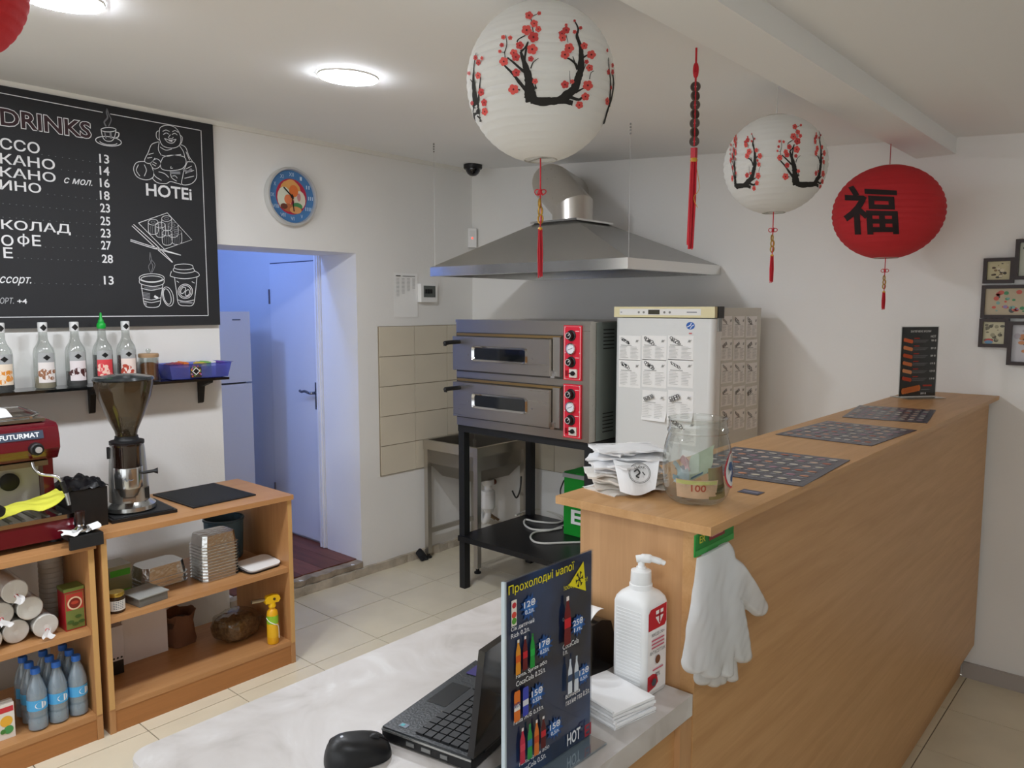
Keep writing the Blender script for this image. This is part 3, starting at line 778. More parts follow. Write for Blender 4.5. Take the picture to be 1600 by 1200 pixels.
def recipe_sheet(O, A, B, w, h, seed, label, dark=0.6, curl=0.0, style=0):
    rnd = random.Random(seed); O = Vector(O); A = Vector(A); B = Vector(B); Nn = A.cross(B)
    def fn(s, q): 
        return O + A * (s * w) + B * (q * h) + Nn * (0.0006 + curl * max(0, 0.35 - q) ** 2 * (1 + s))
    o = part('recipe_sheet', sheet_grid(4, 6, fn, 0.0004), M_PAPER, None)
    S = Sheet(O, A, B, lift=0.0022 + curl * 0.12, step=0.0002)
    cx, cy = w * 0.32, h * 0.80
    n = rnd.choice((4, 5, 6)); rw = w * 0.42 / n * 1.3; ang = R(-28 if style == 0 else 24)
    for i in range(n):
        for j in range(2):
            a = cx + (i - n / 2) * rw * 0.75 * math.cos(ang) + j * rw * 0.3; b = cy + (i - n / 2) * rw * 0.75 * math.sin(ang) * 0.9 - j * rw * 0.55
            S.disc(a, b, rw * 0.46, M_INK if (i + j + seed) % 3 or dark > 0.7 else M_MIDINK, 'food_drawing', 10, rb=rw * 0.38)
            S.disc(a, b, rw * 0.26, M_GREYINK if (i + seed) % 2 else M_PAPER, 'roll_centre', 8)
    S.line([(w * 0.78, h * 0.74), (w * 0.86, h * 0.79), (w * 0.94, h * 0.84)], 0.002, M_GREYINK, 'pencil_marks'); S.disc(w * 0.85, h * 0.79, 0.006, M_GREYINK, 'pencil_marks', 8)
    S.line([(w * 0.1, h * 0.61), (w * 0.6, h * 0.61)], 0.002, M_MIDINK, 'text_lines')
    for k in range(9):
        b = h * (0.55 - k * 0.055)
        S.line([(w * 0.06, b), (w * (0.3 + 0.15 * rnd.random()), b)], 0.0014, M_GREYINK, 'text_lines'); S.line([(w * 0.55, b), (w * (0.75 + 0.2 * rnd.random()), b)], 0.0014, M_GREYINK, 'text_lines')
    S.done(o)
    tag(o, label, 'paper', 'recipe sheets stuck on the refrigerator')
cols = ['left', 'middle', 'right']; rows_ = ['top', 'second', 'third']
for r, (v0, v1) in enumerate(((525, 562), (563, 604), (612, 655))):
    for c, (u0, u1) in enumerate(((967, 1001), (1003, 1042), (1043, 1084))):
        if r == 2 and c < 1: continue
        p0 = ony(u0, v1, FY0); p1 = ony(u1, v0, FY0)
        recipe_sheet((p0.x, FY0, p0.z), (1, 0, 0), (0, 0, 1), p1.x - p0.x, p1.z - p0.z, r * 3 + c, 'recipe sheet with sushi roll picture on the fridge door, %s row, %s column' % (rows_[r], cols[c]), curl=0.06 if r == 2 else 0.0, style=1 if r == 2 else 0)
p0 = ony(991, 668, FY0); p1 = ony(1037, 614, FY0)
p0 = ony(1045, 692, FY0); p1 = ony(1088, 657, FY0)
recipe_sheet((p0.x, FY0, p0.z), (1, 0, 0), (0, 0, 1), p1.x - p0.x, p1.z - p0.z, 55, 'lowest recipe sheet on the fridge door, above the money jar')
for r in range(5):
    for c in range(3):
        p0 = onx(1126 + c * 19.5, 528 + 36 * r, FX1); p1 = onx(1144 + c * 19.5, 494 + 36.0 * r, FX1)
        if p1.y > FY1 - 0.004: p1.y = FY1 - 0.004
        recipe_sheet((FX1, p0.y, p0.z), (0, 1, 0), (0, 0, 1), p1.y - p0.y, p1.z - p0.z, 20 + r * 3 + c, 'recipe sheet on the shaded fridge side, %s row, %s column' % (['top', 'second', 'third', 'fourth', 'bottom'][r], cols[c]), dark=0.9, style=r % 2)

# ================================================================== counters
t = thing('bar_counter', 'long chest-high beech laminate bar counter running to the back wall', 'counter', (-0.68, 2.27, 0.0))
part('counter_top', bbox(-0.852, -0.543, 1.085, 3.476, 1.1425, 1.157, w=0.0015), M_WOOD_Y, t, world=True)
part('end_panel', bbox(-0.806, -0.5985, 1.10, 1.122, 0.0, 1.142, w=0.001, seg=1), M_WOOD_Z, t, world=True)
part('front_panel', bbox(-0.598, -0.572, 1.098, 3.452, 0.15, 1.142, w=0.001, seg=1), M_WOOD_Y, t, world=True)
part('plinth', bbox(-0.64, -0.618, 1.125, 3.47, 0.0, 0.149, w=0.001, seg=1), M_WOOD_Y, t, world=True)
part('back_panel', bbox(-0.806, -0.788, 1.124, 3.47, 0.0, 1.142, w=0.001, seg=1), M_WOOD_Y, t, world=True)
TZ = 0.87
t = thing('cash_table', 'low worktop with a pale marble-look top joined to the bar counter', 'table', (-0.83, 0.8, 0.0))
bm = nb()
poly = [(-0.572, 0.41), (-0.572, 1.094), (-0.811, 1.094), (-0.811, 1.33), (-1.093, 1.33)]
c_ = (-1.093 + 0.03, 0.41 + 0.03)
poly += [(c_[0] - 0.03 * math.cos(R(a)), c_[1] - 0.03 * math.sin(R(a))) for a in (0, 20, 45, 70, 90)]
prism(bm, poly, (0, 0, TZ - 0.036), (1, 0, 0), (0, 1, 0), (0, 0, 0.036)); bev(bm, 0.004, 2)
part('table_top', bm, M_MARBLE, t, world=True)
part('front_panel', bbox(-0.606, -0.584, 0.44, 1.058, 0.0, TZ - 0.037, w=0.001, seg=1), M_WOOD_Y, t, world=True)
part('joint_panel', bbox(-0.606, -0.574, 1.0585, 1.096, 0.0, TZ - 0.037, w=0.001, seg=1), M_WOOD_Z, t, world=True)
part('side_panel', bbox(-1.07, -0.607, 0.45, 0.468, 0.0, TZ - 0.037, w=0.001, seg=1), M_WOOD_Z, t, world=True)
part('side_panel', bbox(-1.07, -0.82, 1.30, 1.318, 0.0, TZ - 0.037, w=0.001, seg=1), M_WOOD_Z, t, world=True)
part('shelf', bbox(-1.06, -0.607, 0.469, 1.095, 0.40, 0.418, w=0.001, seg=1), M_WOOD_Y, t, world=True)

def cabinet(label, y0, y1, zt, zm, zb):
    t = thing('shelf_cabinet', label, 'cabinet', (-2.98, (y0 + y1) / 2, 0.0), group='open shelf cabinets along the left wall')
    xa, xb = -3.2, -2.76
    part('top_board', bbox(xa, xb + 0.012, y0 - 0.002, y1 + 0.004, zt - 0.02, zt, w=0.0015, seg=1), M_WOOD_D, t, world=True)
    for y in (y0, y1 - 0.02): part('side_board', bbox(xa, xb, y, y + 0.02, 0.0, zt - 0.0205, w=0.0012, seg=1), M_WOOD_DZ, t, world=True)
    part('middle_shelf', bbox(xa, xb - 0.004, y0 + 0.0205, y1 - 0.0205, zm - 0.02, zm, w=0.0012, seg=1), M_WOOD_D, t, world=True)
    part('bottom_shelf', bbox(xa, xb - 0.001, y0 + 0.0205, y1 - 0.0205, zb - 0.02, zb, w=0.0012, seg=1), M_WOOD_D, t, world=True)
    part('plinth', bbox(xb - 0.02, xb - 0.003, y0 + 0.0205, y1 - 0.0205, 0.0, zb - 0.0205, w=0.001, seg=1), mat('A8713F', 0.45, var=0.08, scale=4, stretch=(20, 1, 20)), t, world=True)
    for z in ((zt + zm) / 2, (zm + zb) / 2):
        pass
    part('edge_band', bbox(xb - 0.001, xb + 0.0025, y0 + 0.001, y0 + 0.019, 0.09, zt - 0.022, w=0.0005, seg=1), mat('C99E63', 0.5), t, world=True)
    part('edge_band', bbox(xb - 0.001, xb + 0.0025, y1 - 0.019, y1 - 0.001, 0.09, zt - 0.022, w=0.0005, seg=1), mat('C99E63', 0.5), t, world=True)
    return t
C2Z, C1Z = 0.726, 0.702
cabinet('open beech cabinet with two shelves, beside the doorway', 0.99, 1.738, C2Z, 0.418, 0.10)
cabinet('open beech cabinet under the red espresso machine', 0.22, 0.968, C1Z, 0.40, 0.095)
# ================================================================== left wall: chalkboard, clock, small fittings
XB = XL + 0.024
t = thing('menu_board', 'large black drinks menu board with white chalk lettering', 'menu board', (XL + 0.012, 0.99, 1.42))
part('board', bbox(XL + 0.001, XB, 0.2, 1.783, 1.4185, 2.322, w=0.002, seg=1), mat('232427', 0.62, var=0.12, scale=3), t, world=True)
S = Sheet((XB, 0, 0), (0, 1, 0), (0, 0, 1), lift=0.0005, step=0.00025)
CH = mat('E9EAEC', 0.75); CHG = mat('8B8C90', 0.8); CHR = mat('4A262C', 0.8); CHD = mat('77787C', 0.8)
def K(cx, cy, second=False):
    p = onx(cx / 4.4444, (340 if second else 120) + cy / 4.4444, XB); return (p.y, p.z)
def ct(txt, cx0, cx1, cyb, cyt, second=False, m=CH, bold=0.012, shear=0.0, nm='lettering', grow=0.0):
    a0, b0 = K(cx0, cyb, second); a1 = K(cx1, cyb, second)[0]; b1 = K(cx0, cyt, second)[1]
    S.text(txt, a0 - grow, b0 - grow, a1 + grow, b1 + grow, m, nm, bold, shear)
# border
for q in ((((-900, -60), (713, 247))), ((765, 258), (1390, 372))): S.line([K(*q[0]), K(*q[1])], 0.003, CH, 'border_line')
a_, b_ = K(1395, 372); c_, d_ = K(1440, 680, True)
S.line([(a_, b_), (a_, d_)], 0.003, CH, 'border_line'); S.line([(a_, d_), (0.3, d_)], 0.003, CH, 'border_line')
ct('DRINKS', 5, 628, 335, 215, m=CH, bold=0.05, nm='title_outline', grow=0.003); ct('DRINKS', 5, 628, 335, 215, m=mat('3A262A', 0.8), bold=0.022, nm='title_fill')
ct('ССО', 0, 275, 500, 420); ct('КАНО', 0, 380, 602, 527); ct('КАНО', 0, 385, 692, 622); ct('ИНО', 0, 285, 782, 712)
ct('с мол.', 445, 640, 738, 698, shear=0.35, bold=0.008)
ct('КОЛАД', 10, 490, 1070, 990); ct('О', 10, 95, 195, 118, True); ct('О', 122, 205, 185, 126, True); ct('Е', 225, 285, 197, 120, True)
S.line([K(163, 112, True), K(163, 200, True)], 0.0055, CH, 'chalk_stroke'); ct('Е', 25, 90, 280, 205, True)
ct('ссорт.', 0, 218, 470, 408, True, shear=0.35, bold=0.008); ct('ОРТ.', 0, 95, 598, 555, True, shear=0.25, bold=0.004, m=mat('B9BABD', 0.8)); ct('+4', 120, 188, 598, 564, True, bold=0.02)
for cyt, s_, cx in ((535, '13', 690), (618, '14', 692), (703, '16', 694), (790, '18', 694), (878, '23', 696), (968, '25', 698), (1053, '23', 700), (1138, '27', 703)):
    ct(s_, cx, cx + 68, cyt + 62, cyt, bold=0.016)
ct('28', 708, 785, 315, 255, True, bold=0.016); ct('13', 722, 790, 465, 405, True, bold=0.016)
for (x0, x1, y0, y1, sec) in ((290, 670, 540, 595, 0), (425, 670, 645, 672, 0), (330, 670, 815, 852, 0), (20, 670, 880, 940, 0), (20, 670, 975, 1025, 0), (530, 670, 1105, 1112, 0), (315, 680, 205, 215, 1), (125, 680, 280, 305, 1), (240, 690, 455, 468, 1)):
    n = int((x1 - x0) / 46)
    for i in range(n + 1):
        a, b = K(x0 + (x1 - x0) * i / max(n, 1), y0 + (y1 - y0) * i / max(n, 1), bool(sec)); S.rect(a - 0.002, b - 0.001, a + 0.002, b + 0.001, CHD, 'dotted_leader')
def ck(pts, w=0.0028, m=CH, second=False, closed=False, nm='chalk_drawing', sm=True):
    P = [K(x, y, second) for x, y in pts]
    if closed and sm: P = smooth_line(P + [P[0]], 4)
    elif sm: P = smooth_line(P, 4)
    S.line(P, w, m, nm, closed=closed and not sm)
def ell(cx, cy, rx, ry, n=22, tilt=0.0, a0=0, a1=360):
    return [(cx + rx * math.cos(R(a0 + (a1 - a0) * i / n)) * math.cos(tilt) - ry * math.sin(R(a0 + (a1 - a0) * i / n)) * math.sin(tilt), cy + rx * math.cos(R(a0 + (a1 - a0) * i / n)) * math.sin(tilt) + ry * math.sin(R(a0 + (a1 - a0) * i / n)) * math.cos(tilt)) for i in range(n + 1)]
# cup with saucer and steam
ck(ell(752, 368, 52, 15)); ck([(700, 368), (712, 420), (735, 445), (775, 445), (795, 415), (804, 370)]); ck([(802, 385), (824, 392), (818, 418), (792, 428)], 0.004)
ck(ell(752, 448, 90, 32, tilt=0.12), 0.0032); ck(ell(752, 452, 62, 20, tilt=0.12, a0=10, a1=170)); ck([(725, 385), (735, 430)], 0.005, CHG); ck([(765, 385), (770, 430)], 0.008, CHG)
ck([(735, 345), (722, 315), (745, 285), (738, 250), (742, 222)], 0.006, CHD); ck([(752, 345), (770, 300), (755, 265), (742, 222)], 0.004, CHD)
# seated laughing figure
for q in ([(1105, 380), (1112, 352), (1150, 338), (1200, 345), (1235, 375), (1255, 430), (1240, 480), (1190, 496), (1130, 480), (1105, 430), (1105, 380)], [(1102, 375), (1085, 386), (1085, 420), (1102, 440)], [(1248, 405), (1264, 420), (1260, 455), (1246, 468)],
          [(1140, 428), (1165, 456), (1200, 460), (1222, 434)], [(1140, 428), (1180, 440), (1222, 434)], [(1132, 402), (1152, 390), (1172, 400)], [(1192, 402), (1212, 393), (1230, 405)], [(1128, 380), (1150, 370), (1175, 380)], [(1195, 382), (1215, 374), (1235, 386)], [(1182, 402), (1168, 424), (1192, 430), (1202, 420)],
          [(1100, 452), (1052, 470), (1028, 525), (1002, 585), (1040, 602), (1075, 565)], [(1104, 455), (1098, 505), (1118, 545)], [(1250, 470), (1288, 492), (1312, 555), (1345, 600)], [(1245, 478), (1272, 520), (1282, 560)], [(1110, 488), (1150, 510), (1192, 502)], [(1122, 545), (1160, 552), (1205, 545), (1256, 540)],
          [(1130, 560), (1114, 600), (1122, 640), (1180, 652), (1260, 640), (1290, 600), (1280, 560), (1230, 546), (1170, 546), (1130, 560)], [(1186, 622), (1184, 636), (1198, 634)], [(1002, 588), (948, 595), (926, 640), (950, 694), (1010, 716), (1060, 700), (1062, 650), (1040, 602)],
          [(960, 610), (945, 650), (970, 690)], [(1000, 610), (1015, 650), (1000, 690)], [(1040, 602), (1082, 570), (1112, 590), (1106, 625), (1072, 640), (1048, 620)], [(1060, 590), (1085, 605)], [(1055, 605), (1080, 620)], [(1300, 590), (1345, 597), (1362, 650), (1360, 708), (1322, 745), (1262, 747), (1268, 690), (1276, 650), (1300, 590)],
          [(1290, 640), (1330, 620)], [(1285, 670), (1345, 650)], [(1280, 705), (1345, 690)], [(1052, 700), (1090, 735), (1150, 742), (1182, 728), (1222, 738), (1258, 748)], [(1062, 652), (1075, 690), (1120, 720)], [(1100, 660), (1140, 672), (1170, 700)], [(1180, 655), (1190, 700), (1225, 725)], [(1195, 690), (1215, 688), (1230, 705)], [(1030, 540), (1065, 530)], [(1022, 565), (1055, 560)], [(1290, 520), (1315, 580)]):
    ck(q, 0.0026)
ck([(1170, 440), (1195, 448)], 0.007); ck([(1270, 640), (1300, 660), (1330, 640)], 0.01, CHG); ck([(1180, 665), (1250, 668)], 0.012, CHG)
ct('HOTEi', 1015, 1330, 825, 738, bold=0.02)
# sushi board with chopsticks
ck([(960, 1015), (1160, 945), (1330, 1132), (1140, 1198), (960, 1015)], 0.0026, sm=False)
for cx, cy in ((1062, 1010), (1155, 985), (1112, 1030), (1200, 1030), (1158, 1085), (1225, 1080)):
    ck(ell(cx, cy, 34, 20, 14), 0.0022, CHG if cx in (1200, 1225) else CH); ck(ell(cx, cy, 14, 8, 10), 0.0022, CHG); ck([(cx - 34, cy), (cx - 30, cy + 70), (cx, cy + 85), (cx + 34, cy + 70), (cx + 34, cy)], 0.0022)
    for k in (-18, -6, 8, 20): ck([(cx + k, cy + 26), (cx + k + 2, cy + 78)], 0.0014, CHG)
for q in ([(915, 1035), (1060, 1170), (1195, 1290)], [(925, 1025), (1080, 1165), (1198, 1288)], [(905, 1130), (1060, 1180), (1255, 1238)], [(903, 1140), (1060, 1190), (1255, 1240)]): ck(q, 0.003)
# paper cups
for q in (ell(1052, 420, 87, 30), ell(1052, 425, 74, 20), [(967, 430), (975, 460), (1060, 478), (1130, 462), (1138, 430)], [(980, 465), (990, 540), (1005, 610), (1050, 624), (1105, 612), (1118, 540), (1130, 465)], [(978, 490), (1050, 505), (1125, 488)], [(990, 560), (1050, 572), (1115, 556)], [(1000, 580), (1050, 590), (1110, 578)], ell(1165, 548, 36, 68, tilt=-0.25), ell(1160, 548, 24, 55, tilt=-0.25),
          [(1210, 345), (1215, 330), (1275, 322), (1330, 330), (1340, 350)], [(1210, 345), (1205, 372), (1275, 386), (1345, 375), (1340, 350)], ell(1275, 348, 65, 14, a0=0, a1=180), [(1190, 372), (1182, 395), (1190, 410), (1280, 425), (1372, 410), (1378, 388), (1350, 370)], [(1210, 415), (1225, 520), (1240, 600), (1290, 612), (1340, 603), (1355, 520), (1366, 415)], ell(1285, 512, 50, 50), ell(1285, 512, 40, 40), ell(1270, 505, 14, 24, tilt=0.5), ell(1300, 522, 14, 22, tilt=0.4), [(1228, 570), (1285, 582), (1345, 572)], [(1225, 440), (1240, 450)], [(1330, 445), (1350, 455)]):
    ck(q, 0.0026, second=True)
for k in range(5): ck([(990, 520 + k * 9), (1040, 528 + k * 9)], 0.003, CHG, True); ck([(1000, 480 + k * 4), (1110, 484 + k * 4)], 0.001, CHG, True)
ck([(1010, 590), (1010, 612)], 0.008, CHG, True); ck([(1245, 585), (1335, 592)], 0.008, CHG, True); ck([(1070, 545), (1095, 560)], 0.01, CH, True)
for q in ([(1045, 385), (1030, 340), (1050, 300), (1040, 240)], [(1052, 385), (1075, 330), (1050, 290), (1042, 250)], [(1048, 380), (1060, 335), (1038, 290), (1040, 240)]): ck(q, 0.002, CHG, True)
S.done(t)

# ---- wall clock
cy_, cz_ = 2.181, 2.044
t = thing('wall_clock', 'round wall clock with a blue dial and silver rim above the doorway', 'clock', (XL + 0.002, cy_, cz_))
TX_ = Matrix.Translation((XL + 0.001, cy_, cz_)) @ Matrix.Rotation(R(90), 4, 'Y')
part('rim', lathe(nb(), [(0.134, 0), (0.14, 0.004), (0.1425, 0.034), (0.139, 0.042), (0.131, 0.042), (0.127, 0.034), (0.127, 0.02), (0, 0.02)], 64, T=TX_), mat('D4D5D4', 0.3, 0.55), t, True, world=True)
S = Sheet((XL + 0.0225, cy_, cz_), (0, 1, 0), (0, 0, 1))
S.disc(0, 0, 0.127, mat('4779AE', 0.5), 'dial', 48); S.disc(0, 0.0, 0.087, mat('B02845', 0.5), 'dial_picture', 40)
rnd = random.Random(4)
for (a, b, r, rb, c) in ((-0.005, 0.03, 0.058, 0.05, 'DDA35C'), (-0.04, -0.01, 0.04, 0.055, 'D9DCC9'), (0.045, -0.012, 0.034, 0.045, 'DDD6C4'), (-0.002, 0.062, 0.03, 0.022, 'E3A45E'), (0.012, 0.028, 0.026, 0.03, 'E0763A'), (-0.02, -0.015, 0.022, 0.024, 'DE7E52'), (0.03, -0.045, 0.03, 0.018, '4D8F5A'), (-0.02, -0.055, 0.03, 0.02, 'B4673E'), (0.02, -0.064, 0.034, 0.018, 'D79A62'), (-0.045, -0.05, 0.02, 0.014, '6A3A2C'), (0.04, 0.0, 0.01, 0.02, 'C98A8A')):
    S.disc(a, b, r, mat(c, 0.6), 'dial_picture', 14, rb=rb)
mN = mat('C9DAEC', 0.5)
for k, s_ in enumerate(('XII', 'I', 'II', 'III', 'IIII', 'V', 'VI', 'VII', 'VIII', 'IX', 'X', 'XI')):
    a = R(90 - 30 * k); x, y = 0.107 * math.cos(a), 0.107 * math.sin(a); w = 0.0038 * len(s_) + 0.002
    S.text(s_, x - w, y - 0.009, x + w, y + 0.009, mN, 'numerals')
S.done(t)
for nm, L_, w, a in (('hour_hand', 0.062, 0.006, 138), ('minute_hand', 0.072, 0.0045, -84)):
    bm = nb(); bx(bm, -0.012, L_, -w / 2, w / 2, 0, 0.0015, T=Matrix.Translation((XL + 0.028 + (0.002 if nm == 'minute_hand' else 0), cy_, cz_)) @ Matrix(((0, 0, 1, 0), (1, 0, 0, 0), (0, 1, 0, 0), (0, 0, 0, 1))) @ Matrix.Rotation(R(a), 4, 'Z'))
    part(nm, bm, M_BLACK, t, world=True)
part('hub', lathe(nb(), [(0.006, 0), (0.006, 0.013), (0, 0.013)], 14, T=Matrix.Translation((XL + 0.02, cy_, cz_)) @ Matrix.Rotation(R(90), 4, 'Y')), M_BLACK, t, True, world=True)

# ---- notice, breaker box, detector, camera
p0 = onx(616, 496, XL); p1 = onx(651, 428, XL)
o = part('paper_notice', sheet_grid(3, 4, lambda s, q: Vector((XL + 0.002 + 0.004 * s * s, p0.y + (p1.y - p0.y) * s, p0.z + (p1.z - p0.z) * q)), 0.0005), M_PAPER, None)
S = Sheet((XL + 0.0072, p0.y, p0.z), (0, 1, 0), (0, 0, 1)); w_, h_ = p1.y - p0.y, p1.z - p0.z
S.rect(0.01, h_ * 0.93, 0.045, h_ * 0.95, M_INK, 'heading_print'); S.rect(0.06, h_ * 0.93, w_ - 0.02, h_ * 0.945, M_MIDINK, 'heading_print')
for c in range(4):
    for k in range(14 - c * 2): S.line([(0.012 + c * w_ * 0.23, h_ * (0.88 - k * 0.03)), (0.012 + c * w_ * 0.23 + 0.022, h_ * (0.88 - k * 0.03))], 0.0018, mat('9A9A99', 0.8), 'text_lines')
S.done(o); tag(o, 'printed paper notice taped to the wall beside the breaker box', 'paper')
t = thing('breaker_box', 'small white breaker box with a dark window on the left wall', 'switch box', (XL + 0.001, 3.1, 1.48))
p0 = onx(652, 472, XL); p1 = onx(677, 444, XL)
part('case', bbox(XL + 0.001, XL + 0.035, p0.y, p1.y, p0.z, p1.z, w=0.004), M_WHITE, t, True, world=True)
w_ = part('window', bbox(XL + 0.034, XL + 0.038, p0.y + 0.02, p1.y - 0.018, p0.z + 0.028, p1.z - 0.012, w=0.001), mat('5C615F', 0.2), t, world=True)
for k in range(3): part('breaker_switch', bbox(XL + 0.037, XL + 0.042, p0.y + 0.03 + k * 0.02, p0.y + 0.042 + k * 0.02, p0.z + 0.05, p0.z + 0.075, w=0.001), M_BLACK, w_, world=True)
t = thing('motion_detector', 'small white motion detector with a red light in the wall corner', 'detector', (XL + 0.03, YB - 0.03, 1.9))
bm = bbox(-0.026, 0.026, -0.02, 0.02, 0, 0.115, w=0.012, seg=4); part('case', bm, M_WHITE, t, True)
part('light', lathe(nb(), [(0.006, 0), (0.004, 0.003), (0, 0.004)], 12, T=Matrix.Translation((0, -0.02, 0.055)) @ Matrix.Rotation(R(90), 4, 'X')), mat('FF5A4A', 0.4, emit=1.5), t)
part('lens', bbox(-0.018, 0.018, -0.022, -0.019, 0.065, 0.1, w=0.003), mat('E2E2E0', 0.3), t)
t.rotation_euler = (0, 0, R(45)); t.location = (XL + 0.034, YB - 0.034, 1.868)
cxp = onz(738, 262, 2.325)
t = thing('dome_camera', 'small black dome security camera on the ceiling in the corner', 'camera', (-3.22, 3.30, ceil_z(-3.22) - 0.002))
part('base', lathe(nb(), [(0.052, -0.024), (0.055, -0.018), (0.055, 0.0), (0, 0.0)], 28), M_BLACK, t, True)
part('dome', lathe(nb(), [(0.0, -0.066), (0.018, -0.063), (0.032, -0.052), (0.042, -0.036), (0.043, -0.022)], 28, cap=False), mat('0B0B0E', 0.08, coat=0.4), t, True)

# ================================================================== black glass shelf with syrups
SZ = 1.187
t = thing('wall_shelf', 'black glass wall shelf on two brackets under the menu board', 'shelf', (XL + 0.08, 1.0, SZ - 0.012))
part('glass_board', bbox(XL + 0.002, -3.245, 0.2, 1.745, SZ - 0.011, SZ, w=0.002), mat('0E1112', 0.08, coat=0.5), t, world=True)
for y in (0.65, 1.215, 1.683):
    bm = nb(); prism(bm, [(0, 0), (0.11, 0), (0.105, -0.014), (0.03, -0.035), (0.014, -0.11), (0, -0.115)], (XL + 0.001, y - 0.011, SZ - 0.0115), (1, 0, 0), (0, 0, 1), (0, 0.022, 0)); bev(bm, 0.002, 1)
    part('bracket', bm, M_BLACK, t, world=True)
def patch(r, a0, a1, z0, z1, n=10, c=(0, 0)):
    bm = nb(); lo = []; hi = []
    for i in range(n + 1):
        a = a0 + (a1 - a0) * i / n; x, y = c[0] + r * math.cos(a), c[1] + r * math.sin(a)
        lo.append(bm.verts.new((x, y, z0))); hi.append(bm.verts.new((x, y, z1)))
    for i in range(n): bm.faces.new((lo[i], lo[i + 1], hi[i + 1], hi[i]))
    return bm
def cyl_diamond(r, ha, zc, hz, n=6):
    bm = nb()
    for i in range(-n, n):
        a0, a1 = ha * i / n, ha * (i + 1) / n; h0, h1 = hz * (1 - abs(i) / n), hz * (1 - abs(i + 1) / n)
        P = [(a0, zc - h0), (a1, zc - h1), (a1, zc + h1), (a0, zc + h0)]; P = [p for k, p in enumerate(P) if p not in P[:k]]
        bm.faces.new([bm.verts.new((r * math.cos(a), r * math.sin(a), z)) for a, z in P])
    bmesh.ops.remove_doubles(bm, verts=bm.verts[:], dist=1e-6)
    return bm
BPROF = [(0.0, 0.0), (0.034, 0.0), (0.037, 0.006), (0.037, 0.135), (0.033, 0.155), (0.021, 0.175), (0.0165, 0.19), (0.0145, 0.225), (0.0155, 0.238)]
def syrup(u, v, label, liquid, lvl, lab, art, cap='white'):
    p = onx(u, v, -3.315); face = math.atan2(-p.y, 3.315) + R(14)
    t = thing('syrup_bottle', label, 'bottle', (-3.318, p.y, SZ + 0.0005), face, 'syrup bottles on the wall shelf')
    part('bottle', lathe(nb(), BPROF, 28, cap=False), thin_glass('E9ECEA', 0.1, cloud=0.1, cloudhex='D5D8D5'), t, True)
    lq = [(0.0, 0.002), (0.033, 0.002), (0.0358, 0.007), (0.0358, min(lvl, 0.134)), (0.0, min(lvl, 0.134))]
    part('syrup', lathe(nb(), lq, 24, cap=False), mat(liquid, 0.2), t, True)
    l1 = part('label_band', patch(0.0376, R(-48), R(48), 0.102, 0.138), mat('A9ABAB', 0.45), t)
    l2 = part('picture_label', patch(0.0377, R(-48), R(48), 0.024, 0.102), mat(lab, 0.5), t)
    S_ = [];
    rnd = random.Random(int(u)); bm = nb()
    for k in range(9):
        ca, czz, r_ = R(rnd.uniform(-38, 42)), rnd.uniform(0.036, 0.078), rnd.uniform(0.007, 0.014)
        vs = []
        for j in range(10):
            b = 2 * math.pi * j / 10; aa = ca + r_ * math.cos(b) / 0.0377; z = czz + r_ * 0.8 * math.sin(b); vs.append(bm.verts.new((0.03795 * math.cos(aa), 0.03795 * math.sin(aa), z)))
        try: bm.faces.new(vs)
        except ValueError: pass
    part('fruit_picture', bm, mat(art, 0.5), l2, kind='stuff')
    bm = cyl_diamond(0.0381, R(20), 0.12, 0.011)
    part('diamond_logo', bm, M_BLACK, l1)
    if cap == 'white':
        c = part('cap', lathe(nb(), [(0.0165, 0.218), (0.0165, 0.252), (0.015, 0.255), (0, 0.255)], 20), mat('D6D7D6', 0.4), t, True)
        bm = cyl_diamond(0.0169, R(44), 0.234, 0.013); part('diamond_logo', bm, M_BLACK, c)
    else:
        part('pourer', lathe(nb(), [(0.0155, 0.226), (0.0175, 0.236), (0.016, 0.246), (0.011, 0.252), (0.011, 0.258), (0.006, 0.266), (0.0035, 0.29), (0, 0.291)], 18), mat('0FA53A', 0.35), t, True)
syrup(6, 612, 'syrup bottle with an orange honey label, farthest left on the wall shelf', '1C130E', 0.03, 'E9D9C4', 'DE8E32')
syrup(72, 603, 'syrup bottle with a coconut label and pale liquid', 'B9A98A', 0.045, 'E7E0DC', '9A6A4C')
syrup(121, 600, 'syrup bottle with a chocolate label and dark liquid', '17100E', 0.06, 'E3DADB', '4A2220')
syrup(163, 594, 'syrup bottle with a red strawberry label and green pourer', '1A0C10', 0.12, 'D8434A', 'F0C9B8', 'green')
syrup(200, 592, 'syrup bottle with a hazelnut label and brown liquid', '4A1C14', 0.115, 'EBD9D0', 'B5432E')
p = onx(234, 590, -3.315)
t = thing('storage_jar', 'glass jar of brown powder with a wooden lid and glass knob', 'jar', (-3.318, p.y, SZ + 0.0005), group=None)
part('jar', lathe(nb(), [(0, 0), (0.037, 0), (0.039, 0.004), (0.039, 0.1), (0.036, 0.1), (0.036, 0.003), (0, 0.003)], 30), thin_glass('EEF0EE', 0.1), t, True)
part('powder', lathe(nb(), [(0, 0.004), (0.0355, 0.004), (0.0355, 0.07), (0.02, 0.078), (0, 0.066)], 24), mat('8A5A3A', 0.9, var=0.15, scale=60), t, True)
ld = part('lid', lathe(nb(), [(0, 0.101), (0.040, 0.101), (0.041, 0.105), (0.041, 0.114), (0.038, 0.117), (0, 0.117)], 30), mat('A98A68', 0.5), t, True)
part('knob', lathe(nb(), [(0.006, 0.117), (0.006, 0.121), (0.011, 0.128), (0.009, 0.136), (0, 0.138)], 18), M_GLASS, ld, True)
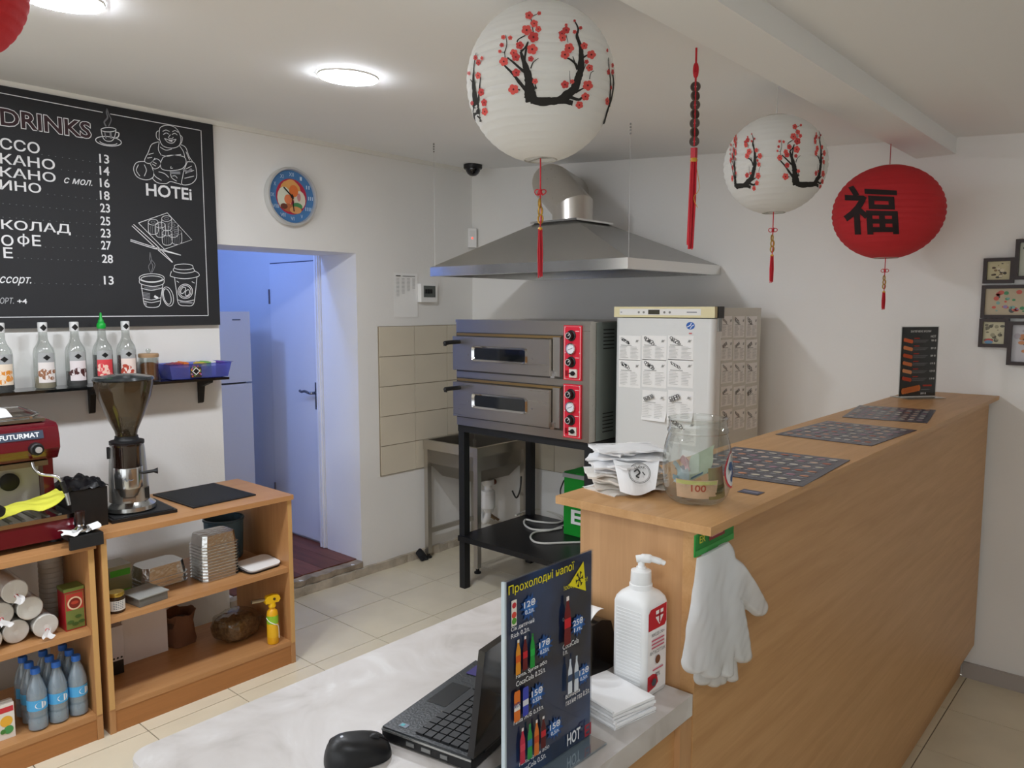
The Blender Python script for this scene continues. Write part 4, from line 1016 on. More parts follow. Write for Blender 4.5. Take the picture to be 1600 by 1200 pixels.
# ---- blue basket with packets
b0 = onx(263, 590, -3.30); b1 = onx(350, 586, -3.30)
t = thing('plastic_basket', 'translucent blue plastic basket at the end of the wall shelf', 'basket', (-3.32, (b0.y + b1.y) / 2, SZ + 0.0005))
hw = (b1.y - b0.y) / 2; MBL = thin_glass('B4BCF6', 0.06, 0.15, cloud=0.5, cloudhex='7D88DC')
bm = nb(); q0 = [(-0.055, -hw), (0.055, -hw), (0.055, hw), (-0.055, hw)]; q1 = [(-0.064, -hw - 0.014), (0.064, -hw - 0.014), (0.064, hw + 0.014), (-0.064, hw + 0.014)]; q2 = [(a * 1.1, b * 1.05) for a, b in q1]
vs = loft(bm, [[(x, y, 0.0) for x, y in q0], [(x, y, 0.064) for x, y in q1], [(x, y, 0.066) for x, y in q2]]); bm.faces.new(list(reversed(vs[0])))
bmesh.ops.solidify(bm, geom=bm.faces[:], thickness=0.0018); part('basket', bm, MBL, t)
t.location = (-3.318, t.location.y, SZ + 0.0025)
lb = part('sticker', bbox(0.0605, 0.062, -0.05, 0.0, 0.004, 0.06, w=0.0004, seg=1), mat('3A3128', 0.5), t)
S = Sheet((0.0622, -0.05, 0.004), (0, 1, 0), (0, 0, 1), lift=0.0003)
rnd = random.Random(8)
for k in range(26): S.disc(rnd.uniform(0.003, 0.047), rnd.uniform(0.003, 0.053), 0.004, mat(['C9A23C', 'B9532E', '6E8A3A', '8E5A9E'][k % 4], 0.6), 'pattern', 7)
S.poly([(0.025, 0.045), (0.043, 0.028), (0.025, 0.011), (0.007, 0.028)], mat('F0F0EE', 0.5), 'diamond_rim'); S.poly([(0.025, 0.041), (0.039, 0.028), (0.025, 0.015), (0.011, 0.028)], M_BLACK, 'diamond')
S.done(lb, world=False)
for k, (y0, c, lbl) in enumerate(((-0.125, '7A3A5C', 'plum'), (-0.10, 'A5384A', 'red'), (-0.072, 'D8762E', 'orange'), (0.008, 'D7C13F', 'yellow'), (0.03, '7DB356', 'green'), (0.052, 'E3E2E0', 'white'), (0.1, '6B3FA0', 'purple'))):
    o = part('tea_sachet', bbox(-0.03, 0.048, -0.011, 0.011, 0.002, 0.062 + (k % 3) * 0.003, w=0.002), mat(c, 0.5), None)
    part('fold_seam', box(-0.03, 0.048, -0.0015, 0.0015, 0.0615 + (k % 3) * 0.003, 0.065 + (k % 3) * 0.003), mat(c, 0.4), o)
    o.location = (-3.318, (b0.y + b1.y) / 2 + y0 + 0.012, SZ + 0.005); tag(o, '%s paper tea sachet standing in the blue basket' % lbl, 'sachet', 'sachets in the blue basket')

# ================================================================== on the cabinets: grinder, espresso machine, small things
t = thing('rubber_mat', 'flat black rubber mat on the cabinet top', 'mat', (-3.0, 1.49, C2Z))
part('pad', bbox(-0.175, 0.155, -0.135, 0.135, 0.0005, 0.006, w=0.0015), M_BLACKM, t)
part('textured_surface', bbox(-0.165, 0.145, -0.125, 0.125, 0.006, 0.0068, w=0.0003, seg=1), mat('1A1B1D', 0.7, bump=0.4, bscale=260), t)
t.rotation_euler = (0, 0, R(2))
t = thing('grinder_tray', 'thin black tray under the coffee grinder', 'tray', (-2.965, 1.19, C2Z + 0.0005), R(-4))
part('tray', bbox(-0.115, 0.12, -0.115, 0.115, 0, 0.012, w=0.003), M_BLACK, t); part('rim', bbox(-0.105, 0.11, -0.105, 0.105, 0.012, 0.0145, w=0.001), M_BLACKM, t)
G = C2Z + 0.0155
t = thing('coffee_grinder', 'silver coffee grinder with a smoky funnel-shaped bean hopper', 'grinder', (-2.965, 1.175, G), R(-22))
M_AL = mat('B9BAB6', 0.34, 0.8)
part('base', lathe(nb(), [(0, 0), (0.086, 0), (0.092, 0.006), (0.09, 0.02), (0.07, 0.036), (0.066, 0.045)], 40), mat('B4B5B2', 0.2, 0.9), t, True)
bm = nb(); lathe(bm, [(0.07, 0.03), (0.067, 0.12), (0.06, 0.235), (0.057, 0.25), (0, 0.25)], 40); part('body', bm, M_AL, t, True)
bm = nb(); lathe(bm, [(0.0, 0.25), (0.06, 0.25), (0.06, 0.262), (0.044, 0.266), (0.04, 0.274), (0.04, 0.28), (0, 0.28)], 32); part('top_collar', bm, M_BLACK, t, True)
part('bean_hopper', lathe(nb(), [(0.036, 0.278), (0.04, 0.3), (0.066, 0.36), (0.09, 0.425), (0.1, 0.47), (0.102, 0.49), (0.099, 0.49), (0.087, 0.426), (0.063, 0.361), (0.037, 0.302), (0.033, 0.28)], 40, cap=False), thin_glass('C4B59C', 0.07, cloud=0.12, cloudhex='8A7A60'), t, True)
part('hopper_lid', lathe(nb(), [(0.103, 0.489), (0.106, 0.493), (0.1, 0.502), (0.05, 0.511), (0, 0.513)], 40), mat('262A2B', 0.15, alpha=1.0), t, True)
part('coffee_beans', lathe(nb(), [(0, 0.284), (0.034, 0.284), (0.045, 0.32), (0.052, 0.338), (0.03, 0.347), (0, 0.341)], 24), mat('1B110C', 0.6, var=0.4, scale=90, bump=0.8, bscale=120), t, True)
# front dosing chamber
bm = nb(); lathe(bm, [(0.047, 0.115), (0.047, 0.245), (0.05, 0.25), (0.05, 0.258), (0, 0.258)], 28, (0.05, 0, 0)); part('dosing_chamber', bm, thin_glass('5A4030', 0.08, cloud=0.45, cloudhex='2E1C14'), t, True)
part('chamber_band', lathe(nb(), [(0.0485, 0.095), (0.0495, 0.1), (0.0495, 0.168), (0.0485, 0.172)], 28, (0.05, 0, 0)), mat('C2C3C2', 0.16, 0.95), t, True)
S = Sheet((0.05 + 0.0497, 0, 0), (0, 1, 0), (0, 0, 1), lift=0.0012); S.text('La Fox', -0.019, 0.122, 0.019, 0.138, mat('6E7886', 0.4), bold=0.01) if 0 else S.line(smooth_line([(-0.018, 0.13), (-0.01, 0.136), (-0.006, 0.126), (0.002, 0.132), (0.008, 0.128), (0.017, 0.131)]), 0.002, mat('6E7886', 0.4), 'badge'); S.done(t, world=False)
part('dosing_outlet', lathe(nb(), [(0.03, 0.062), (0.042, 0.094), (0.042, 0.098), (0, 0.098)], 24, (0.052, 0, 0)), mat('8E8F8C', 0.3, 0.8), t, True)
part('portafilter_fork', bbox(0.05, 0.105, -0.022, 0.022, 0.052, 0.06, w=0.003), mat('7F6A58', 0.4, 0.6), t)
part('lever', tube(nb(), [(0.06, 0.045, 0.145), (0.065, 0.085, 0.15), (0.066, 0.1, 0.15)], [0.005, 0.006, 0.012], 10), M_BLACK, t, True)
part('switch', bbox(-0.01, 0.02, -0.068, -0.056, 0.2, 0.24, w=0.003), M_BLACK, t)
part('power_switch', bbox(0.02, 0.045, 0.052, 0.068, 0.045, 0.085, w=0.004), M_BLACK, t)

# ---- knock box with black bag
t = thing('knock_box', 'black knock-out box lined with a crumpled black bag beside the grinder', 'bin', (-2.95, 0.995, C2Z))
t.location = (-2.945, 1.0, C2Z + 0.0005)
bm = nb(); vs = loft(bm, [[(-0.085, -0.06, 0), (0.085, -0.06, 0), (0.085, 0.056, 0), (-0.085, 0.056, 0)], [(-0.088, -0.062, 0.14), (0.088, -0.062, 0.14), (0.088, 0.058, 0.14), (-0.088, 0.058, 0.14)]]); bm.faces.new(vs[-1]); bm.faces.new(list(reversed(vs[0]))); bev(bm, 0.004, 2)
part('box', bm, M_BLACK, t, True)
bm = sheet_grid(22, 16, lambda s, q: Vector((-0.092 + 0.184 * s, -0.066 + 0.128 * q, 0.143 + 0.034 * (math.sin(math.pi * s) * math.sin(math.pi * q)) ** 0.5 * (0.7 + 0.9 * noise.noise(Vector((s * 4, q * 4, 2)))) + 0.012 * noise.noise(Vector((s * 11, q * 9, 5))))), 0.001)
part('bag_liner', bm, mat('111114', 0.28), t, True)
t = thing('tamping_mat', 'black rubber corner mat holding the coffee tamper', 'mat', (-2.79, 0.94, C2Z + 0.0005), R(0))
bm = bbox(-0.052, 0.03, -0.05, 0.055, 0, 0.012, w=0.004); bx(bm, 0.0195, 0.032, -0.05, 0.055, -0.03, 0.011)
part('mat', bm, M_BLACKM, t); t.location = (-2.765, 0.937, C2Z + 0.0008)
part('seat_ring', lathe(nb(), [(0.032, 0.012), (0.034, 0.014), (0.03, 0.014), (0.029, 0.0125)], 24, (-0.015, 0, 0), cap=False), M_BLACK, t, True)
bm = sheet_grid(14, 14, lambda s, q: Vector((-0.04 + 0.07 * s + 0.008 * math.sin(q * 6), -0.06 + 0.12 * q + 0.01 * math.sin(s * 5), 0.0145 + 0.016 * (abs(s - 0.5) * 2) ** 2 * abs(noise.noise(Vector((s * 3, q * 3, 8)))) * 2 + 0.01 * (abs(q - 0.5) * 2) ** 3)), 0.0008)
o = part('paper_napkin', bm, M_PAPER, None, True); o.location = (-2.772, 0.937, C2Z + 0.001); tag(o, 'crumpled white napkin under the coffee tamper', 'napkin')
part('fold', sheet_grid(6, 4, lambda s, q: Vector((-0.02 + 0.06 * s, 0.02 + 0.03 * q, 0.026 + 0.012 * math.sin(s * 3.1) + 0.006 * q)), 0.0008), M_PAPER, o, True)
t = thing('coffee_tamper', 'coffee tamper with a dark handle and steel base on the napkin', 'tamper', (-2.778, 0.937, C2Z + 0.018))
part('base', lathe(nb(), [(0, 0), (0.026, 0), (0.027, 0.003), (0.027, 0.012), (0.012, 0.02), (0.011, 0.026)], 26), M_CHROME, t, True)
part('handle', lathe(nb(), [(0.011, 0.025), (0.013, 0.03), (0.0145, 0.055), (0.016, 0.066), (0.015, 0.07), (0, 0.071)], 22), mat('2A1814', 0.25), t, True)

# ---- espresso machine
t = thing('espresso_machine', 'dark red and steel espresso machine at the left edge', 'coffee machine', (-2.98, 0.63, C1Z + 0.0005))
M_DR = mat('5E0F1B', 0.22, coat=0.6); ME0, ME1 = 0.33, 0.932; Z0 = C1Z + 0.001
for x in (-3.1, -2.88):
    for y in (0.38, 0.89): part('foot', lathe(nb(), [(0.022, 0), (0.018, 0.02)], 14, (x, y, Z0)), M_BLACK, t, True, world=True)
bm = box(-3.14, -2.822, ME0, ME1, Z0 + 0.019, Z0 + 0.084); bev(bm, 0.012, 3); bs = part('base', bm, M_DR, t, True, world=True)
bm = nb(); bx(bm, -3.0, -2.818, ME0, ME1 + 0.003, Z0 + 0.084, Z0 + 0.098); bev(bm, 0.006, 3); part('tray_rim', bm, M_CHROME, t, True, world=True)
bm = nb()
for k in range(16): bx(bm, -2.99, -2.835, ME0 + 0.02 + k * 0.036, ME0 + 0.03 + k * 0.036, Z0 + 0.098, Z0 + 0.101)
part('drip_grille', bm, mat('8B8C88', 0.3, 0.9), t, world=True, kind='stuff')
part('back_panel', bbox(-3.14, -3.0, ME0, ME1 - 0.045, Z0 + 0.09, 0.99, w=0.004), mat('BDB9AC', 0.6, 0.0), t, world=True)
part('side_column', bbox(-3.14, -2.955, ME1 - 0.044, ME1 - 0.012, Z0 + 0.09, 0.99, w=0.008), M_DR, t, True, world=True)
bm = nb(); prism(bm, [(-3.15, 0.985), (-2.9, 0.985), (-2.872, 0.992), (-2.842, 1.03), (-2.842, 1.06), (-2.852, 1.10), (-2.872, 1.112), (-3.15, 1.125)], (0, ME0, 0), (1, 0, 0), (0, 0, 1), (0, ME1 - 0.022 - ME0, 0)); bev(bm, 0.008, 3, 40)
hd = part('head', bm, M_DR, t, True, world=True)
part('under_panel', bbox(-3.02, -2.88, ME0 + 0.03, ME1 - 0.05, 0.968, 0.985, w=0.002), mat('8E8468', 0.35, 0.7), t, world=True)
S = Sheet((-2.8418, 0, 0), (0, 1, 0), (-0.24, 0, 0.97), lift=0.002); S.O = Vector((-2.842, 0, 1.064))
S.rect(0.4, 0.002, 0.862, 0.03, mat('3B4556', 0.4), 'name_strip'); S.text('FUTURMAT', 0.735, 0.008, 0.85, 0.024, mat('E9ECEF', 0.4), bold=0.02); S.done(hd)
kb = part('steam_knob', lathe(nb(), [(0.022, 0), (0.021, 0.02), (0.017, 0.024), (0.011, 0.024), (0.011, 0.034), (0, 0.034)], 10, T=Matrix.Translation((-2.842, 0.835, 1.034)) @ Matrix.Rotation(R(90), 4, 'Y')), M_BLACK, hd, True, world=True)
part('knob_cap', lathe(nb(), [(0.0105, 0.034), (0.01, 0.037), (0, 0.037)], 20, T=Matrix.Translation((-2.842, 0.835, 1.034)) @ Matrix.Rotation(R(90), 4, 'Y')), mat('C9CACA', 0.3, 0.5), kb, True, world=True)
bm = nb(); bx(bm, -3.12, -2.885, ME0 + 0.03, ME1 - 0.05, 1.118, 1.128); part('cup_tray', bm, mat('8B8578', 0.25, 0.85), t, world=True)
bm = nb()
for pth in ([(-2.9, ME0, 1.135), (-2.9, ME1 - 0.09, 1.135), (-2.92, ME1 - 0.06, 1.14), (-3.12, ME1 - 0.06, 1.145), (-3.13, ME0, 1.145)],): tube(bm, pth, 0.005, 8)
for y in (0.5, 0.7, 0.84): bx(bm, -2.905, -2.895, y, y + 0.008, 1.125, 1.135)
part('cup_rail', bm, M_CHROME, t, True, world=True)
bm = nb(); prism(bm, [(0, 0), (0.1, 0), (0.08, 0.035), (0.02, 0.035)], (-2.91, 0.70, 1.13), (0, 1, 0), (-0.3, 0, 1), (-0.12, 0, 0)); part('white_lid', bm, M_WHITE, t, world=True)
part('steam_wand', tube(nb(), smooth_line([(-2.87, 0.832, 0.985), (-2.865, 0.835, 0.965), (-2.855, 0.85, 0.945), (-2.835, 0.885, 0.935), (-2.825, 0.9, 0.92), (-2.82, 0.912, 0.88), (-2.82, 0.918, 0.85)]), 0.0055, 10), M_CHROME, t, True, world=True)
part('wand_grip', tube(nb(), [(-2.8235, 0.902, 0.915), (-2.8205, 0.913, 0.875)], 0.0085, 10), M_BLACK, t, True, world=True)
part('wand_tip', tube(nb(), [(-2.8205, 0.913, 0.875), (-2.82, 0.92, 0.832)], [0.008, 0.0065], 10), mat('B9C3CC', 0.2, 0.8), t, True, world=True)
part('pressure_gauge', lathe(nb(), [(0.03, 0), (0.03, 0.012), (0.026, 0.014), (0, 0.014)], 28, T=Matrix.Translation((-3.0, 0.795, 0.905)) @ Matrix.Rotation(R(90), 4, 'Y')), M_BLACK, t, True, world=True)
part('red_button', lathe(nb(), [(0.01, 0), (0.009, 0.006), (0, 0.006)], 16, T=Matrix.Translation((-3.0, 0.742, 0.9)) @ Matrix.Rotation(R(90), 4, 'Y')), mat('8E3A28', 0.4), t, True, world=True)
part('group_head', lathe(nb(), [(0.034, 0.905), (0.04, 0.925), (0.04, 0.968), (0, 0.968)], 24, (-2.93, 0.63, 0)), M_CHROME, t, True, world=True)
pf = part('portafilter', lathe(nb(), [(0.03, 0.875), (0.036, 0.885), (0.036, 0.904), (0, 0.904)], 24, (-2.93, 0.63, 0)), M_CHROME, t, True, world=True)
part('portafilter_handle', tube(nb(), [(-2.895, 0.645, 0.893), (-2.86, 0.67, 0.882), (-2.83, 0.695, 0.866), (-2.80, 0.715, 0.85), (-2.795, 0.718, 0.848)], [0.009, 0.015, 0.019, 0.019, 0.012], 14), M_BLACK, pf, True, world=True)
def cloth(s, q):
    x = -2.94 + 0.108 * q + 0.012 * s; y = 0.70 + 0.215 * s
    z = Z0 + 0.108 + 0.04 * (1 - q) * (0.35 + 0.65 * s) + 0.02 * (1 - math.cos(s * 7.5)) * 0.5 * (0.3 + q) + 0.075 * max(0, s - 0.62) * (0.6 + 1.2 * q) + 0.03 * max(0, 0.3 - s) * q + 0.004 * noise.noise(Vector((s * 5, q * 4, 0)))
    return Vector((x, y, z))
o = part('cleaning_cloth', sheet_grid(22, 12, cloth, 0.002), mat('D9D84C', 0.85), None, True); tag(o, 'yellow cleaning cloth spread on the espresso machine tray', 'cloth')
part('hem', tube(nb(), [cloth(i / 20, 1.0) + Vector((0.0005, 0, 0.0008)) for i in range(21)], 0.0014, 6), mat('C5C43C', 0.85), o, True)
o = part('shot_glass', lathe(nb(), [(0, 0), (0.018, 0), (0.023, 0.06), (0.0215, 0.06), (0.0165, 0.004), (0, 0.004)], 22), M_CHROME, None, True); o.location = (-2.985, 0.81, Z0 + 0.122); o.location = (-2.982, 0.688, Z0 + 0.1015)
part('rim', lathe(nb(), [(0.0215, 0.0595), (0.0235, 0.0605), (0.0235, 0.058)], 22, cap=False), M_CHROME, o, True); tag(o, 'small steel measuring cup on the espresso machine tray', 'cup')
# ================================================================== things inside the cabinets
# ---- sleeves of paper cups lying on their side
def cup_sleeve(y, z, lab, seed):
    t = thing('cup_sleeve', lab, 'cups', (-2.95, y, z), 0, 'wrapped stacks of white cups')
    rnd = random.Random(seed); x1 = 0.13 + rnd.uniform(-0.012, 0.014)
    prof = []
    n = 9
    for k in range(n):
        zz = -0.19 + (0.19 + x1) * k / n; prof += [(0.0335, zz), (0.0365, zz + 0.006), (0.0355, zz + 0.018)]
    prof += [(0.037, x1 - 0.006), (0.0385, x1 - 0.003), (0.0385, x1), (0.036, x1 + 0.002), (0.0, x1 - 0.004)]
    part('cups', lathe(nb(), [(0, -0.19)] + prof, 26, T=Matrix.Rotation(R(90), 4, 'Y')), mat('E2E0DA', 0.6), t, True)
    part('film', lathe(nb(), [(0.0392, -0.17), (0.0394, x1), (0.03, x1 + 0.006), (0.008, x1 + 0.009)], 20, cap=False, T=Matrix.Rotation(R(90), 4, 'Y')), thin_glass('F4F4F4', 0.06, 0.1, cloud=0.08), t, True)
    if seed % 2 == 0:
        part('film_knot', sheet_grid(6, 5, lambda s, q: Vector((x1 + 0.01 + 0.03 * s, (q - 0.5) * (0.008 + 0.03 * s) + 0.008 * math.sin(s * 4 + seed), -0.01 - 0.02 * s + 0.006 * math.sin(q * 7))), 0.0006), mat('EDEDEC', 0.35, sheer=0.3), t, True)
        part('red_tie', tube(nb(), [(x1 + 0.012 + 0.001 * math.cos(a), 0.005 * math.cos(a), -0.012 + 0.005 * math.sin(a)) for a in [k * 0.9 for k in range(7)]], 0.0012, 6, closed=True), M_RED, t, True)
for i, (y, z, lab) in enumerate(((0.66, 0.4405, 'stack of white cups, lowest row, left'), (0.742, 0.4405, 'stack of white cups, lowest row, middle'), (0.823, 0.4405, 'stack of white cups, lowest row, beside the tin'), (0.62, 0.511, 'stack of white cups, second row, left edge'), (0.701, 0.511, 'stack of white cups, second row, middle'), (0.783, 0.511, 'stack of white cups, second row, right'), (0.742, 0.581, 'topmost stack of white cups lying on the others'))):
    cup_sleeve(y, z, lab + ' in the left cabinet', i)
t = thing('cup_stack', 'upright stack of clear plastic cups with a red top beside the cup sleeves', 'cups', (-3.0, 0.905, 0.4005))
prof = []
for k in range(14): prof += [(0.036, 0.018 * k), (0.039, 0.018 * k + 0.003), (0.038, 0.018 * k + 0.015)]
part('cups', lathe(nb(), [(0, 0)] + prof + [(0.034, 0.262), (0, 0.262)], 26), mat('CFCBC2', 0.35, sheer=0.3), t, True)
part('red_cap', lathe(nb(), [(0.022, 0.262), (0.02, 0.274), (0, 0.275)], 20), mat('B8392E', 0.45), t, True)
t = thing('tea_tin', 'red and green printed tea tin on the left cabinet shelf', 'tin', (-2.835, 0.913, 0.4005))
bm = bbox(-0.032, 0.032, -0.031, 0.031, 0, 0.135, w=0.006, seg=2); part('tin', bm, mat('A5232B', 0.35), t, True)
part('lid', bbox(-0.033, 0.033, -0.032, 0.032, 0.1355, 0.147, w=0.004), mat('7A8C4A', 0.35, 0.4), t, True)
S = Sheet((0.0322, -0.031, 0.0), (0, 1, 0), (0, 0, 1))
S.rect(0.002, 0.004, 0.06, 0.13, mat('6E7A3C', 0.5), 'printed_front'); S.rect(0.004, 0.07, 0.058, 0.128, mat('B03A2E', 0.5), 'printed_band'); S.disc(0.031, 0.093, 0.023, mat('E2C9A8', 0.5), 'printed_cup'); S.disc(0.031, 0.093, 0.018, mat('7C2418', 0.4), 'printed_tea'); S.disc(0.031, 0.095, 0.012, mat('B5432E', 0.4), 'printed_shine', rb=0.006)
for a, b in ((0.015, 0.03), (0.04, 0.045), (0.03, 0.02), (0.05, 0.025)): S.disc(a, b, 0.011, mat('3F5A24', 0.6), 'printed_leaves', 8, rb=0.006)
S.done(t, world=False)
# ---- water bottles with blue caps
M_PET = thin_glass('DDE9F1', 0.08, cloud=0.3, cloudhex='C9D9E4'); k = 0
for r in range(3):
    for c in range(3):
        t = thing('water_bottle', 'small clear water bottle with a blue cap in the left cabinet, %s row, %s' % (['front', 'middle', 'rear'][r], ['left', 'middle', 'right'][c]), 'bottle', (-2.812 - r * 0.063, 0.785 + c * 0.0625, 0.0955), R(-15 + 9 * k), 'water bottles in the left cabinet')
        part('bottle', lathe(nb(), [(0, 0.004), (0.02, 0), (0.029, 0.006), (0.03, 0.04), (0.0275, 0.048), (0.03, 0.056), (0.03, 0.12), (0.0285, 0.135), (0.02, 0.165), (0.0125, 0.185), (0.0118, 0.195)], 20, cap=False), M_PET, t, True)
        part('water', lathe(nb(), [(0, 0.006), (0.027, 0.007), (0.0288, 0.04), (0.0288, 0.118), (0.027, 0.135), (0.019, 0.162), (0, 0.162)], 16), thin_glass('D5E2EA', 0.02, cloud=0.25, cloudhex='B9CCD8'), t, True)
        lb = part('label', patch(0.0304, R(-110), R(110), 0.072, 0.108, 12), mat('4FA6DC', 0.4), t)
        bm = nb(); vs = []
        for j in range(14):
            b = 2 * math.pi * j / 14; aa = 0.35 + 0.018 * math.cos(b) / 0.03; vs.append(bm.verts.new((0.0308 * math.cos(aa), 0.0308 * math.sin(aa), 0.09 + 0.012 * math.sin(b))))
        bm.faces.new(vs); part('round_emblem', bm, mat('E8EAF0', 0.4), lb)
        part('cap', lathe(nb(), [(0.0145, 0.192), (0.0145, 0.208), (0.0125, 0.211), (0, 0.211)], 16), mat('2F6FD0', 0.4), t, True)
        k += 1
for i, (y, lab, c1, c2) in enumerate(((0.595, 'leftmost small juice carton in the left cabinet', 'D8762E', 'E9E4DC'), (0.645, 'middle juice carton with an orange picture', 'E08A34', '7A5AA0'), (0.695, 'juice carton beside the water bottles', 'E8B23C', '4B9A58'))):
    t = thing('juice_carton', lab, 'carton', (-2.835, y, 0.0955), 0, 'juice cartons in the left cabinet')
    part('carton', bbox(-0.02, 0.02, -0.0235, 0.0235, 0, 0.118, w=0.0015, seg=1), mat('E6E2DA', 0.45), t)
    part('top_fold', bbox(-0.004, 0.004, -0.0235, 0.0235, 0.1182, 0.123, w=0.001, seg=1), mat('DAD6CE', 0.45), t)
    S = Sheet((0.02, -0.0235, 0), (0, 1, 0), (0, 0, 1)); S.rect(0.002, 0.09, 0.045, 0.108, mat('C5303A', 0.5), 'brand_band'); S.disc(0.023, 0.06, 0.018, mat(c1, 0.5), 'fruit_picture'); S.disc(0.028, 0.03, 0.014, mat(c2, 0.5), 'figure_picture'); S.disc(0.012, 0.028, 0.008, mat('4B8A40', 0.5), 'leaf_picture'); S.done(t, world=False)

ZM, ZB_ = 0.4185, 0.1005
# ---- right cabinet, upper shelf
t = thing('salad_box', 'clear plastic food box with a bright green label in the cabinet', 'box', (-3.01, 1.125, ZM))
bm = bbox(-0.05, 0.05, -0.042, 0.042, 0, 0.115, w=0.006); part('box', bm, thin_glass('D8DCC8', 0.08, cloud=0.4, cloudhex='B9B48A'), t, True)
part('label', box(0.0505, 0.0512, -0.036, 0.036, 0.076, 0.1), mat('4FAE2C', 0.5), t); part('label', box(0.0505, 0.0512, -0.036, 0.036, 0.006, 0.022), mat('6FB23C', 0.5), t)
part('contents', bbox(-0.044, 0.044, -0.036, 0.036, 0.004, 0.085, w=0.012, seg=2), mat('C9C29A', 0.8, var=0.2, scale=40), t, True)
t = thing('spice_jar', 'small glass jar with a golden lid and white label at the cabinet front', 'jar', (-2.815, 1.052, ZM), R(-20))
part('jar', lathe(nb(), [(0, 0), (0.027, 0), (0.029, 0.004), (0.029, 0.05), (0.025, 0.056), (0.025, 0.058), (0, 0.058)], 24), mat('3A2A1C', 0.12), t, True)
lb = part('label', patch(0.0294, R(-75), R(75), 0.01, 0.046, 12), mat('E4E4E0', 0.5), t)
bm = nb()
for j in range(5):
    for i in range(5):
        a = R(-20 + i * 14); z = 0.016 + j * 0.006; vs = [bm.verts.new((0.0297 * math.cos(q), 0.0297 * math.sin(q), zz)) for q, zz in ((a, z), (a + R(10), z), (a + R(10), z + 0.0022), (a, z + 0.0022))]; bm.faces.new(vs)
part('label_text', bm, mat('4A5670', 0.6), lb, kind='stuff')
part('lid', lathe(nb(), [(0.027, 0.0585), (0.028, 0.061), (0.028, 0.07), (0.026, 0.073), (0, 0.073)], 24), mat('B89A45', 0.3, 0.8), t, True)
M_FOIL = mat('D2D2D0', 0.22, 0.92, bump=0.25, bscale=55)
def foil_stack(t, w, d, h, ch, n):
    """upside-down aluminium trays nested in each other"""
    for k in range(n):
        z0 = h * k / n; z1 = z0 + h / n + 0.012
        def oct_(w_, d_, c): return [(-w_ / 2 + c, -d_ / 2), (w_ / 2 - c, -d_ / 2), (w_ / 2, -d_ / 2 + c), (w_ / 2, d_ / 2 - c), (w_ / 2 - c, d_ / 2), (-w_ / 2 + c, d_ / 2), (-w_ / 2, d_ / 2 - c), (-w_ / 2, -d_ / 2 + c)]
        bm = nb(); last = k == n - 1
        rings = [[(x, y, z0 + 0.001) for x, y in oct_(w, d, ch)], [(x, y, z0 + 0.004) for x, y in oct_(w, d, ch)]]
        if last: rings += [[(x, y, z0 + 0.004) for x, y in oct_(w - 0.012, d - 0.012, ch)], [(x, y, h + 0.034) for x, y in oct_(w * 0.84, d * 0.86, ch)]]
        else: rings += [[(x, y, z0 + 0.004) for x, y in oct_(w - 0.010, d - 0.010, ch)], [(x, y, z0 + h / n) for x, y in oct_(w - 0.014, d - 0.014, ch)]]
        vs = loft(bm, rings); bm.faces.new(vs[-1]); bm.faces.new(list(reversed(vs[0])))
        part('tray', bm, M_FOIL, t)
t = thing('foil_tray_stack', 'low stack of upturned aluminium food trays in the cabinet', 'trays', (-2.99, 1.28, ZM + 0.0005), R(4)); foil_stack(t, 0.135, 0.19, 0.05, 0.02, 3)
t = thing('foil_tray_stack', 'tall stack of upturned aluminium food trays in the cabinet', 'trays', (-2.905, 1.468, ZM + 0.0005), R(2)); foil_stack(t, 0.125, 0.158, 0.148, 0.014, 12)
t = thing('food_container', 'grey translucent plastic container lid lying in the cabinet', 'container', (-2.85, 1.165, ZM + 0.0005), R(8))
bm = bbox(-0.06, 0.06, -0.055, 0.055, 0, 0.03, w=0.008, seg=2); part('container', bm, thin_glass('A9ABA8', 0.06, 0.2, cloud=0.5, cloudhex='8F918D'), t, True)
part('rim', bbox(-0.064, 0.064, -0.059, 0.059, 0.03, 0.034, w=0.002), mat('9C9E9A', 0.4), t)
t = thing('cardboard_lids', 'white rounded cardboard lids lying at the cabinet edge', 'lids', (-2.855, 1.632, ZM + 0.001), R(6))
for k in range(3):
    bm = nb(); prism(bm, rrect(0.12, 0.155, 0.028, 5), (-0.002 * k, 0.002 * k, 0.0035 * k + 0.0005), (1, 0, 0), (0, 1, 0), (0, 0, 0.0028)); bm.transform(Matrix.Rotation(R(3 + 2 * k), 4, 'Y') @ Matrix.Translation((0, 0, 0.006 + 0.002 * k)))
    part('lid', bm, [M_BLACKM, mat('C9C9C9', 0.3, 0.6), M_WHITE][k], t)
t = thing('bucket', 'blue-grey plastic tub at the back of the cabinet', 'tub', (-3.09, 1.61, ZM + 0.0005))
part('tub', lathe(nb(), [(0, 0), (0.07, 0), (0.076, 0.01), (0.082, 0.17), (0.079, 0.17), (0.073, 0.01), (0, 0.008)], 32), mat('4E7086', 0.45), t, True)
part('rim', lathe(nb(), [(0.082, 0.165), (0.086, 0.168), (0.085, 0.176), (0.079, 0.176)], 32, cap=False), mat('3F5E72', 0.45), t, True)
